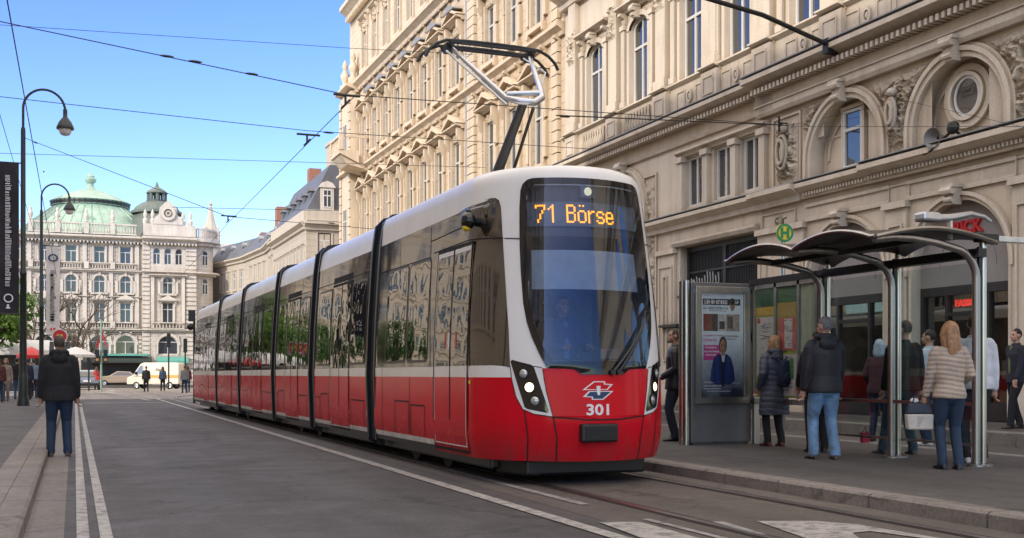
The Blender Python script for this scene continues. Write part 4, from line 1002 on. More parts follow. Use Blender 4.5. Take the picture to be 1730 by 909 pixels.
    bl = MB(); bl.extr([(.7,14.2),(1.9,14.75),(1.9,14.95),(.7,14.95)], 'x', 67.95, 70.55); baluster_run(bl, 67.95, 70.55, 14.95, 15.9, 1.8, 9, .09); bl.box(67.9,68.12,1.66,1.94,14.96,15.95); bl.box(70.38,70.6,1.66,1.94,14.96,15.95); bl.box(67.97,68.1,.05,1.66,15.76,15.88); bl.extr([(.05,13.85),(1.35,14.12),(1.8,14.66),(.05,14.66)], 'x', 68.15, 70.35); F.part(bl, 'balcony', 'beige2', smooth=30)
    for u in (71.0, 73.3):
        fn = MB(); fn.lathe([(.34,0),(.34,.4),(.2,.45),(.15,.6),(.24,.85),(.3,1.1),(.17,1.35),(.12,1.5),(.2,1.68),(.14,1.9),(.02,2.15)], (u,.35,19.8), 10); F.part(fn, 'finial', 'beige2', smooth=50)
    t = MB(); t.extr([(.4,25.5),(-2.6,28.6),(-10,29.4),(-13.5,25.5)], 'x', U0, U1); F.part(t, 'roof', 'copper')
    return root
# ------------------------------------------------------------------ end of the street
def surround(kind, w, h):
    s = MB()
    for sg in (-1,1): s.box(sg*w/2,sg*(w/2+.16),0,.12,0,h)
    if kind == 'ped':
        ledge(s, -w/2-.4, w/2+.4, h+.12, h+.32, .35); s.extr([(-w/2-.45,h+.32),(w/2+.45,h+.32),(0,h+.8)], 'y', 0, .32); s.box(-w/2-.3,w/2+.3,0,.25,-.16,0)
        for sg in (-1,1): console(s, sg*(w/2+.2), h-.3, h+.12, 0, .25, .16)
    elif kind == 'arch':
        archring(s, 0, h-w/2, w/2, w/2+.2, 0, .14, 16); s.box(-w/2-.3,w/2+.3,0,.25,-.16,0); s.box(-.12,.12,0,.22,h-.05,h+.4)
        for sg in (-1,1): s.box(sg*(w/2+.2),sg*(w/2+.45),0,.2,0,h*.7)
    elif kind == 'gf': archring(s, 0, h-w/2, w/2, w/2+.28, 0, .12, 18)
    else: ledge(s, -w/2-.3, w/2+.3, h+.1, h+.3, .25)
    return s.mesh('window_surround', 'pale2')
def bank_building():
    Y0 = 120.0
    root = thing('domed_building', (0,Y0,0), 'ornate pale stone building with green copper dome and lantern tower ending the street', 'building')
    F = Facade(root, rz=PI)
    gx = lambda px: -onY(px, 500, Y0).x
    cols = [gx(p) for p in (212,168,120,75)]; st = cols[1]-cols[0]
    while cols[-1] < 10: cols.append(cols[-1]+2.7)
    tw = gx(283); L = gx(240); Rr = gx(331)
    LV = {'gf': (3.3,1.75,2.3,.001), 'r3': (6.45,1.95,1.05,0), 'r2': (9.35,1.75,1.05,.525), 'top': (12.35,1.7,1.05,0)}
    UE = cols[-1]+1.6
    ops = []
    for u in cols:
        ops.append((u-.95, u+.95, 3.2, 5.1, .95, .3)); ops.append((u-.53,u+.53,6.4,8.4,0,.25)); ops.append((u-.53,u+.53,9.35,11.1,.53,.25)); ops.append((u-.53,u+.53,12.35,14.05,.12,.25))
    m = MB(); wall(m, L, UE, 0, 14.9, ops)
    for x in (UE,): m.quad((x,0,0),(x,-20,0),(x,-20,15),(x,0,15))
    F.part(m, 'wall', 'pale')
    me = {k: surround(k, w, h) for k, w, h in (('ped',1.06,2.0),('arch',1.06,1.75),('gf',1.9,1.9),('flat',1.06,1.7))}
    nw = 0
    for u in cols:
        F.win(u, 3.2, 1.9, 1.9, .95, 'T', .25, gl='pane_far'); F.win(u, 6.4, 1.06, 2.0, 0, 'cross', .2, gl='pane_far'); F.win(u, 9.35, 1.06, 1.75, .53, 'cross', .2, gl='pane_far'); F.win(u, 12.35, 1.06, 1.7, .12, 'T', .2, gl='pane_far')
        for k, z in (('gf',3.2),('ped',6.4),('arch',9.35),('flat',12.35)): F.mesh('window_surround', me[k], (u,0,z))
    s = MB()
    ledge(s, L, UE, 14.45, 15.15, .8); dentils(s, L, UE, 14.3, 14.5, .1, .5, .16, .34)
    ledge(s, L, UE, 11.35, 11.7, .45); ledge(s, L, UE, 5.45, 5.8, .5); ledge(s, L, UE, 8.85, 9.05, .3); ledge(s, L, UE, 5.2, 5.3, .15)
    z = .5
    edges = [L]+[x for u in cols for x in (u-1.25, u+1.25)]+[UE]
    while z < 5.0:
        for a_, b_ in zip(edges[::2], edges[1::2]): band(s, a_, b_, [(0,z),(.1,z+.03),(.1,z+.30),(0,z+.33)])
        z += .42
    for z in [5.9+.4*q for q in range(21)]:
        for u in cols: band(s, u-1.12, u-.98, [(0,z),(.06,z+.02),(.06,z+.32),(0,z+.34)]); band(s, u+.98, u+1.12, [(0,z),(.06,z+.02),(.06,z+.32),(0,z+.34)])
    F.part(s, 'cornice', 'pale2')
    p = MB()
    for u in cols+[cols[0]-st]:
        for sg in (1.38,): p.box(u+sg-.2,u+sg+.2,0,.16,5.8,14.3) if u+sg > L else None
    F.part(p, 'pilaster', 'pale2')
    for z0, z1, d in ((15.15,16.25,.55),(11.7,12.35,.32),(5.8,6.4,.36)):
        for u in cols:
            b = MB(); baluster_run(b, u-st/2+.2, u+st/2-.2, z0, z1, d, 8, .085 if z1-z0 > .8 else .07); b.box(u+st/2-.22,u+st/2+.22,d-.2,d+.2,z0,z1+.06); F.part(b, 'balustrade', 'pale2')
    for u in cols[:4]:
        c = MB(); c.lathe([(.22,0),(.25,.1),(.14,.2),(.24,.55),(.2,.8),(.1,.95),(.15,1.1),(.12,1.25),(.01,1.35)], (u+st/2,.55,16.3), 8); F.part(c, 'roof_statue', 'pale2', smooth=50)
    for u in cols:
        for q in (-.5,.5): c = MB(); console(c, u+q, 5.0, 5.45, 0, .4, .2); F.part(c, 'console', 'pale2')
    # tower bay
    T = MB(); to = [(tw-1.0,tw+1.0,3.2,5.1,1.0,.3),(tw-.55,tw+.55,6.4,8.5,0,.25),(tw-.5,tw+.5,9.35,11.1,.5,.25)]+[(tw+k-.36,tw+k+.36,12.35,14.0,.36,.25) for k in (-1.08,0,1.08)]
    wall(T, Rr, L, 0, 15.0, to, .5); 
    for x in (Rr, L): T.quad((x,.5,0),(x,-.5,0),(x,-.5,15),(x,.5,15))
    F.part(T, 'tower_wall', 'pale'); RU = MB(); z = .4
    while z < 14.2:
        for a_, b_ in ((Rr,tw-1.75),(tw+1.75,L)): band(RU, a_, b_, [(.5,z),(.58,z+.03),(.58,z+.34),(.5,z+.37)])
        z += .46
    F.part(RU, 'rustication', 'pale2')
    G = Facade(root, rz=PI); G.T = G.T @ Matrix.Translation((0,.5,0))
    G.win(tw, 3.2, 2.0, 1.9, .95, 'T', .25, gl='pane_far'); G.win(tw, 6.4, 1.1, 2.1, 0, 'cross', .2, gl='pane_far'); G.win(tw, 9.35, 1.0, 1.75, .5, 'cross', .2, gl='pane_far')
    for k in (-1.08,0,1.08): G.win(tw+k, 12.35, .72, 1.65, .36, 'T', .2, gl='pane_far')
    for k, z in (('gf',3.2),('ped',6.4),('arch',9.35)): G.mesh('window_surround', me[k], (tw,0,z))
    s = MB(); ledge(s, Rr, L, 14.45, 15.2, .8); dentils(s, Rr, L, 14.3, 14.5, .1, .5, .16, .34); ledge(s, Rr, L, 11.35, 11.7, .4); ledge(s, Rr, L, 5.45, 5.8, .45)
    for q in (-1.5,1.5): s.box(tw+q-.16,tw+q+.16,0,.22,5.8,11.3)
    ledge(s, tw-1.9, tw+1.9, 11.05, 11.35, .5); G.part(s, 'cornice', 'pale2')
    b = MB(); baluster_run(b, tw-1.6, tw+1.6, 5.8, 6.45, .4, 10, .07); G.part(b, 'balustrade', 'pale2')
    a = MB(); a.box(Rr+.1, L-.1, -.2, .35, 15.2, 16.4); a.extr([(-1.5,0),(1.5,0),(1.35,.6),(.9,1.0),(.8,1.7),(0,2.5),(-.8,1.7),(-.9,1.0),(-1.35,.6)], 'y', 0, .4)
    n_ = len(a.v)-18; a.v[n_:] = [(x+tw, y, z+16.4) for x, y, z in a.v[n_:]]
    archring(a, tw, 17.5, .45, .72, .4, .58, 20, 0, 0, 360); archring(a, tw, 17.5, .16, .26, .4, .55, 16, 0, 0, 360)
    for q in (-1.5,1.5,-2.2,2.2): a.lathe([(.22,0),(.26,.4),(.12,.6),(.2,1.0),(.03,1.5)], (tw+q,.1,16.4), 8)
    G.part(a, 'gable', 'pale2', smooth=35)
    # rounded corner
    cx = Rr; c = MB(); r_ = 2.0; A = [R(a) for a in range(90, 181, 6)]
    P = [(cx+r_*math.cos(a)*.95, -r_+.1+r_*math.sin(a)) for a in A]
    for (x0,y0),(x1,y1) in zip(P, P[1:]): c.quad((x0,y0,0),(x1,y1,0),(x1,y1,15),(x0,y0,15))
    c.quad((P[-1][0],P[-1][1],0),(P[-1][0],-20,0),(P[-1][0],-20,15),(P[-1][0],P[-1][1],15)); F.part(c, 'corner_wall', 'pale', smooth=40)
    k = MB()
    for z0, z1, o in ((14.45,15.15,.8),(11.35,11.7,.75),(5.45,5.8,.45)):
        for (d0, h0, h1) in ((o*.5, z0, (z0+z1)/2), (o, (z0+z1)/2, z1)):
            q = [(cx+(r_+d0)*math.cos(a)*.95, -r_+.1+(r_+d0)*math.sin(a)) for a in A]
            for i in range(len(q)-1):
                k.quad((*q[i],h0),(*q[i+1],h0),(*q[i+1],h1),(*q[i],h1)); k.quad((*q[i],h0),(*q[i+1],h0),(*P[i+1],h0),(*P[i],h0)); k.quad((*q[i],h1),(*q[i+1],h1),(*P[i+1],h1),(*P[i],h1))
    for i in range(0, len(A)):
        x, y = cx+(r_+.4)*math.cos(A[i])*.95, -r_+.1+(r_+.4)*math.sin(A[i]); k.box(x-.08,x+.08,y-.08,y+.08,15.15,16.1); 
    for z0, z1 in ((16.0,16.2),(15.15,15.3)):
        q = [(cx+(r_+.5)*math.cos(a)*.95, -r_+.1+(r_+.5)*math.sin(a)) for a in A]; q2 = [(cx+(r_+.25)*math.cos(a)*.95, -r_+.1+(r_+.25)*math.sin(a)) for a in A]
        for i in range(len(q)-1): k.quad((*q[i],z0),(*q[i+1],z0),(*q[i+1],z1),(*q[i],z1)); k.quad((*q[i],z1),(*q[i+1],z1),(*q2[i+1],z1),(*q2[i],z1))
    F.part(k, 'corner_cornice', 'pale2')
    for z, h in ((3.3,1.7),(6.5,1.8),(9.4,1.7),(12.4,1.6)):
        a = R(118); f, p_ = win_meshes(.75, h, .37, 'T', 'white_frame', 'pane_far'); fo = F.mesh('window', f); x, y = cx+r_*math.cos(a)*.95, -r_+.1+r_*math.sin(a)
        fo.matrix_local = F.T @ Matrix.Translation((x, y+.0, z)) @ Matrix.Rotation(a-PI/2, 4, 'Z') @ Matrix.Translation((0,.04,0)); q = bpy.data.objects.new('pane', p_); COL.objects.link(q); q.parent = fo; q.location = (0,.02,0)
    # roof, dome, lantern tower
    r = MB(); r.quad((L,-1,15.1),(UE,-1,15.1),(UE,-20,15.1),(L,-20,15.1)); r.quad((cx-1.9,-.5,15.0),(L,-.5,15.0),(L,-20,15.0),(cx-1.9,-20,15.0)); F.part(r, 'roof', 'slate')
    dc = (gx(155), -8.2, 0)
    D = MB(); D.lathe([(7.4,15.4),(6.8,16.3),(5.85,17.2),(4.8,18.05),(3.95,18.7),(3.75,18.9)], dc, 48); D.lathe([(3.85,18.9),(3.95,18.95),(3.95,19.35),(4.1,19.42),(3.2,19.9),(2.0,20.45),(.9,20.8),(.7,20.85)], dc, 48); dome = F.part(D, 'dome', 'copper', smooth=35)
    rb = MB()
    for i in range(40):
        a = 2*PI*i/40; rb.tube([(dc[0]+rr*math.cos(a), dc[1]+rr*math.sin(a), z) for rr, z in ((7.4,15.45),(6.83,16.3),(5.88,17.2),(4.83,18.05),(3.98,18.7))], .045 if i % 5 else .10, 4)
    rb.build('seam', 'copper', dome).parent = dome
    gal = MB()
    for i in range(44): a = 2*PI*i/44; gal.box(dc[0]+3.93*math.cos(a)-.06, dc[0]+3.93*math.cos(a)+.06, dc[1]+3.93*math.sin(a)-.06, dc[1]+3.93*math.sin(a)+.06, 18.98, 19.35)
    gal.lathe([(3.97,19.0),(3.97,19.3)], dc, 44); gal.build('ring_gallery', 'iron', dome)
    fn = MB(); fn.lathe([(.8,20.75),(.55,20.95),(.35,21.2),(.3,21.5),(.55,21.7),(.6,22.0),(.4,22.15),(.42,22.3),(.25,22.45),(.02,22.8)], dc, 12); fn.build('dome_finial', 'copper', dome, smooth=50)
    for du in (-3.2, 0, 3.0):
        dm = MB(); dm.extr([(-.45,0),(.45,0),(.45,.45),(0,.85),(-.45,.45)], 'y', -1.5, .2); o = dm.build('dormer', 'copper', dome); o.location = (dc[0]+du, dc[1]+6.0-abs(du)*.35, 16.5)
    tc = (gx(270), -4.3, 0)
    t = MB(); t.lathe([(3.7,15.0),(3.3,16.0),(2.75,17.0),(2.35,17.9),(2.3,18.0)], tc, 8); t.lathe([(2.5,18.0),(2.6,18.05),(2.6,18.3),(2.4,18.35),(2.15,18.75),(1.6,19.15),(1.1,19.35),(.95,19.4)], tc, 24); dm = F.part(t, 'tower_roof', 'oldcopper', smooth=35)
    ln = MB(); ln.lathe([(1.05,19.35),(1.1,19.5),(.8,19.55)], tc, 12)
    for i in range(8): a = 2*PI*i/8; ln.tube([(tc[0]+.85*math.cos(a),tc[1]+.85*math.sin(a),19.5),(tc[0]+.85*math.cos(a),tc[1]+.85*math.sin(a),20.2)], .18, 6)
    ln.lathe([(.35,19.5),(.35,20.2)], tc, 8); ln.lathe([(1.05,20.2),(1.12,20.3),(.9,20.55),(.5,20.8),(.22,20.95),(.16,21.1),(.03,21.5)], tc, 12); ln.build('lantern', 'oldcopper', dm, smooth=40)
    # cafe front under the awnings
    c = MB(); c.box(gx(255), gx(137), .02, .12, .1, 2.6)
    for q in range(5): u = gx(255)+(gx(137)-gx(255))*(q+.1)/5; c.box(u,u+.9,.1,.16,.3,2.3)
    F.part(c, 'cafe_front', 'dark_frame')
    a = MB(); u0, u1 = gx(255), gx(140); a.extr([(.1,3.05),(1.9,2.45),(1.9,2.3),(.1,2.9)], 'x', u0, u1); F.part(a, 'awning', 'awning_dark')
    a = MB(); a.box(gx(250), gx(140), .1, .9, 3.02, 3.22); F.part(a, 'awning_cover', 'awning_teal')
    a = MB(); a.extr([(.6,2.95),(1.4,2.55),(1.4,2.3),(.6,2.6)], 'x', gx(317), gx(264)); F.part(a, 'awning', 'awning_teal')
    a = MB(); a.extr([(.1,2.9),(1.9,2.4),(1.9,2.25),(.1,2.75)], 'x', gx(60), gx(5)); F.part(a, 'awning', 'cloth_white')
    return root

def window_band(F, us, zs, w, h, style='cross', gl='pane_far'):
    for z in zs:
        for u in us: F.win(u, z, w, h, 0, style, .05, gl=gl)
def plain_house(name, label, U, depth, H, us, rows, w, h, matw, trim, origin, rz, roof='slate', rh=3.0, gl='pane_far', end=None, root=None, ends=()):
    root = root or thing(name, (0,0,0), label, 'building')
    F = Facade(root, origin, rz); u0, u1 = U; m = MB()
    wall(m, u0, u1, 0, H, [(u-w/2,u+w/2,z,z+h,0,.08) for z in rows for u in us])
    for x in (u0, u1): m.quad((x,0,0),(x,-depth,0),(x,-depth,H),(x,0,H))
    F.part(m, 'wall', matw); window_band(F, us, rows, w, h, gl=gl)
    s = MB(); ledge(s, u0-.2, u1+.2, H-.6, H, .55)
    for z in rows[1:]: ledge(s, u0, u1, z-.75, z-.55, .16)
    for z in rows:
        for u in us: s.box(u-w/2-.14,u-w/2,0,.09,z,z+h); s.box(u+w/2,u+w/2+.14,0,.09,z,z+h); ledge(s, u-w/2-.25, u+w/2+.25, z+h+.12, z+h+.3, .14); s.box(u-w/2-.2,u+w/2+.2,0,.16,z-.14,z)
    F.part(s, 'cornice', trim)
    r = MB(); roof and r.extr([(.3,H),(-1.1,H+rh),(-depth*.5,H+rh*1.25),(-depth,H)], 'x', u0, u1); roof and F.part(r, 'roof', roof); return root, F
def far_buildings():
    # mansard house past the beige one: its street side and the end that faces us
    X, Y = 16.2, 84.0
    us = [Y+1.2+k*1.55 for k in range(9)]
    root, F = plain_house('mansard_house', 'grey stone house with steep slate mansard roof and dormers, right beyond the beige building', (Y, Y+15), 16, 12.7, us, [2.2,5.6,8.9], .85, 1.9, 'grey_stone', 'grey_trim', (X,0,0), R(90), None, 3.8)
    G = Facade(root, (0,Y-.03,0), PI); us2 = [-(X+1.35+k*2.6) for k in range(5)]
    m = MB(); wall(m, -(X+16), -X, 0, 12.7, [(u-.5,u+.5,z,z+1.6,0,.08) for u in us2 for z in (3.0,6.7,10.2)]); G.part(m, 'wall', 'grey_stone')
    window_band(G, us2, (3.0,6.7,10.2), 1.0, 1.6)
    s = MB(); ledge(s, -(X+16), -X+.2, 12.0, 12.7, .6); s.box(-(X+16),-X,0,.25,12.7,13.5)
    for u in us2: 
        for z in (3.0,6.7,10.2): s.box(u-.64,u-.5,0,.08,z,z+1.6); s.box(u+.5,u+.64,0,.08,z,z+1.6); ledge(s, u-.75, u+.75, z+1.64, z+1.78, .12)
    G.part(s, 'cornice', 'grey_trim'); F2 = Facade(root, (X,0,0), R(90))
    b = MB(); b.box(Y,Y+15,-.1,.2,12.7,13.5); F2.part(b, 'parapet', 'grey_trim')
    r = MB(); r.poly([(-X-.2,0,13.4),(-X-1.9,-1.6,17.0),(-X-14,-1.6,17.0),(-X-16,0,13.4)]); G.part(r, 'mansard_end', 'slate')
    r = MB(); r.extr([(.0,13.4),(-1.8,17.0),(-14,17.0),(-16,13.4)], 'x', Y+.1, Y+15); F2.part(r, 'mansard', 'slate')
    for k in range(4):
        d = MB(); d.box(-.5,.5,-1.4,.1,0,1.7); d.extr([(-.65,1.7),(.65,1.7),(.4,2.05),(0,2.2),(-.4,2.05)], 'y', -1.4, .2)
        o = G.part(d, 'dormer', 'pale2', loc=(-(X+1.55+k*2.6),.02,13.52)); f, p = win_meshes(.66,1.35,0,'cross','white_frame','pane_far'); q = inst('dormer_window', f, o, (0,.13,.2)); inst('dormer_pane', p, o, (0,.15,.2))
    for k in range(6): d = MB(); d.box(-.45,.45,-1.2,.05,0,1.5); d.extr([(-.6,1.5),(.6,1.5),(0,1.8)], 'y', -1.2, .15); F2.part(d, 'dormer', 'slate', loc=(Y+1.6+k*2.4,-.6,13.6))
    c = MB(); c.box(-.9,.9,-.9,.9,0,2.6); c.box(-1.0,1.0,-1.0,1.0,2.4,2.6); G.part(c, 'chimney', 'grey_trim', loc=(-(X+3.2),-3,16.6)); c2 = MB(); c2.box(-.5,.5,-.5,.5,0,1.8); F2.part(c2, 'chimney', 'brick', loc=(Y+9,-2.4,16.4))
    # lower terrace curving away to the left
    segs = [((16.5,99.3),(16.9,107)),((16.9,107),(16.2,116.5)),((16.2,116.5),(13.95,126))]
    root = thing('terrace_house', (0,0,0), 'long cream terrace with low slate roof and dormers curving behind the domed building', 'building')
    for i, (a, b) in enumerate(segs):
        dv = Vector(b)-Vector(a); L = dv.length; ang = math.atan2(dv.y, dv.x); us = [.9+k*1.9 for k in range(int((L-.6)/1.9))]
        _, F = plain_house('x', '', (0, L), 10, 13.2, us, [3.0,6.4,9.9], .8, 1.8, 'grey_stone', 'grey_trim', (*a,0), ang, 'slate', 1.9, root=root)
        for k in range(int(L/3.2)):
            d = MB(); d.box(-.4,.4,-1.0,.05,0,1.0); d.extr([(-.5,1.0),(.5,1.0),(0,1.35)], 'y', -1.0, .12); o = F.part(d, 'dormer', 'zinc', loc=(1.4+k*3.2,-.45,13.4)); g = MB(); g.quad((-.28,.07,.15),(.28,.07,.15),(.28,.07,.9),(-.28,.07,.9)); g.build('dormer_pane', 'pane_far', o)
    c = MB(); c.box(-1,1,-.6,.6,0,2.2); o = c.build('chimney', 'brick', root, loc=(18.6,106,14.6))
    # pale blank house behind with chimneys, and the spire
    root = thing('rear_house', (21,178,0), 'plain pale house with flat roof and brick chimneys, farthest behind the terrace', 'building')
    m = MB(); m.box(-3.5,12,0,12,0,21.0); m.build('wall', 'pale2', root); s = MB(); s.box(-3.7,12.2,-.3,12.3,20.6,21.3); s.build('cornice', 'pale2', root)
    for x in (10.5, 7.5): c = MB(); c.box(x-1,x+1,1,3,21,23.4); c.box(x-1.1,x+1.1,.9,3.1,23.2,23.5); c.build('chimney', 'brick', root)
    root = thing('church_spire', (0,0,0), 'slender pale stone spire rising behind the right end of the domed building', 'spire'); p = onY(356, 400, 150)
    t = MB(); c = (p.x, 150, 0); t.lathe([(1.1,0),(1.1,17.5),(1.3,17.6),(1.3,18.0),(1.0,18.2),(.95,19.2),(1.1,19.3),(.9,19.6),(.45,21.4),(.16,22.9),(.12,23.0),(.25,23.2),(.1,23.4),(.02,24.0)], c, 8); t.build('spire_shaft', 'grey_trim', root, smooth=30)
    for i in range(4): a = R(45+90*i); q = MB(); q.lathe([(.28,17.8),(.28,19.0),(.35,19.1),(.02,20.4)], (c[0]+1.15*math.cos(a),150+1.15*math.sin(a),0), 6); q.build('pinnacle', 'grey_trim', root)
    for nm, cx0, hh in (('hotel_block', 13.5, 25.0),):
        us = [cx0+1.6+k*2.9 for k in range(14)]
        plain_house(nm, 'tall cream block left of the domed building, mirrored in the tram windows', (cx0, cx0+42), 14, hh, us, [1.6,5.6,9.6,13.6,17.6,21.2], 1.2, 2.3, 'beige', 'beige2', (0,116,0), PI, 'slate', 2.5)
    # across the street: out of the frame, but it shades the road and is mirrored in windows
    for nm, a, b, H in (('corner_block', -14, 12, 27.5), ('street_block', 12.3, 55, 25.0)):
        us = [-b+2+k*3.1 for k in range(int((b-a-2)/3.1))]; rows = [z for z in (4.8, 9.4, 14, 18.5, 23) if z+3 < H]
        us_w = us
        root, F = plain_house(nm, 'tall cream block across the road from the '+('shelter' if a < 0 else 'tram, reaching to the square'), (-b, -a), 14, H, us_w, rows, 1.2, 2.4, 'beige', 'beige2', (-14,0,0), R(-90), 'slate', 2.0, gl='pane')

# ------------------------------------------------------------------ street furniture
def lamp_post(x, y, label, h=11.0, ang=0.0):
    T = thing('street_lamp', (x,y,.13), label, 'street lamp', 'arched lamp posts along the left pavement')
    p = MB(); p.lathe([(.15,0),(.15,1.0),(.13,1.05),(.12,1.15),(.10,4.4),(.115,4.42),(.115,4.5),(.085,4.55),(.075,h-1.6),(.06,h-1.5)], (0,0,0), 16); p.lathe([(.20,0),(.20,.1),(.16,.3)], (0,0,0), 16); p.build('pole', 'post_green', T, smooth=40)
    a = MB(); r = .66; c, s = math.cos(ang), math.sin(ang)
    P = [(0,0,h-1.6)]+[((r-r*math.cos(R(k)))*c, (r-r*math.cos(R(k)))*s, h-.85+r*math.sin(R(k))*1.05) for k in range(0,181,10)]+[(2*r*c,2*r*s,h-1.0)]
    a.tube(P, .042, 8); a.build('arm', 'post_green', T, smooth=50)
    l = MB(); l.lathe([(.04,.25),(.07,.24),(.07,.0),(.10,-.05),(.20,-.18),(.27,-.34),(.29,-.40),(.28,-.44),(.2,-.44)], (2*r*c,2*r*s,h-1.02), 18); L = l.build('lamp_shade', 'post_green', T, smooth=45)
    g = MB(); g.lathe([(.21,-.44),(.20,-.54),(.14,-.63),(.0,-.67)], (2*r*c,2*r*s,h-1.02), 16); g.build('lamp_globe', mat('opal glass', (.75,.72,.68), .2), L, smooth=60)
    return T
def glyph_column(F_put, n, w, seed, vertical=True):
    """rows of short strokes standing for lettering too small to read"""
    rr = random.Random(seed); mb = MB(); z = 0
    for k in range(n):
        h = rr.uniform(.6,1.0); t = .12
        kind = rr.random()
        bars = [(0,t)] if kind < .3 else [(0,t),(.35,.35+t)] if kind < .7 else [(0,t),(.3,.3+t),(.6,.6+t)]
        for a, b in bars: mb.box(0, w*h, -.004, 0, z+a*w, z+b*w)
        if rr.random() < .6: mb.box(w*(h-.14) if rr.random() < .5 else 0, w*(h if rr.random() < .5 else .14)+.0, -.004, 0, z, z+bars[-1][1]*w)
        z += (bars[-1][1]+.16)*w
    return mb, z
def banners():
    lx, ly = -1.60, 41.4
    B = thing('banner', (lx,ly,0), 'dark vertical banner with white lettering on the nearest lamp post, cut by the picture edge', 'banner')
    c = MB(); x1 = -.13
    def wav(a, b): return (x1-1.15+1.15*a, -.02+.05*math.sin(b*9+a*2)*(1-a*.6), 3.25+5.05*b)
    c.grid(wav, 10, 30); m, nt, p = _nt('banner cloth'); p.inputs['Roughness'].default_value = .8
    nt.links.new(_mixcol(nt, (.035,.03,.045), (.012,.012,.016), _ramp(nt, _noise(nt, .8), .35, .65, 0, 1)), p.inputs['Base Color'])
    co = c.build('cloth', m, B, smooth=60)
    g, L = glyph_column(None, 36, .2, 3); s = 3.75/L; t = MB(); t.v = [(x1-.42+x, -.09+y, 4.15+z*s) for x, y, z in g.v]; t.f = g.f; t.m = g.m; t.build('lettering', 'sign_white', co)
    k = MB(); archring(k, x1-.32, 3.75, .11, .15, -.085, -.08, 20, 0, 0, 360); k.box(x1-.4,x1-.26,-.09,-.08,3.4,3.44); k.box(x1-.37,x1-.3,-.09,-.08,3.44,3.54); k.build('emblem', 'sign_white', co)
    for q in (8.32, 3.23): MB().tube([(x1-1.2,0,q),(.02,0,q)], .025, 6).build('rod', 'post_green', B)
    lx, ly = -1.54, 61.8
    B = thing('banner', (lx,ly,0), 'white vertical banner with dark lettering and a round emblem on the farther lamp post', 'banner')
    c = MB(); c.grid(lambda a, b: (.22+.64*a, -.05+.04*math.sin(b*8+a), 3.2+4.5*b), 8, 24); co = c.build('cloth', 'cloth_white', B, smooth=60)
    g, L = glyph_column(None, 26, .26, 8); s = 2.6/L; t = MB(); t.v = [(.42+x, -.13+y, 3.9+z*s) for x, y, z in g.v]; t.f = g.f; t.m = g.m; t.build('lettering', 'blackp', co)
    k = MB(); archring(k, .55, 7.1, .13, .2, -.13, -.12, 18, 0, 0, 360, 1.2); k.build('emblem', 'blue_logo', co)
    k = MB(); k.box(.42,.5,-.14,-.13,3.4,3.55); k.box(.55,.66,-.14,-.13,3.45,3.55); k.build('red_mark', 'redsign', co)
    for q in (7.72, 3.18): MB().tube([(0,0,q),(.9,0,q)], .025, 6).build('rod', 'post_green', B)

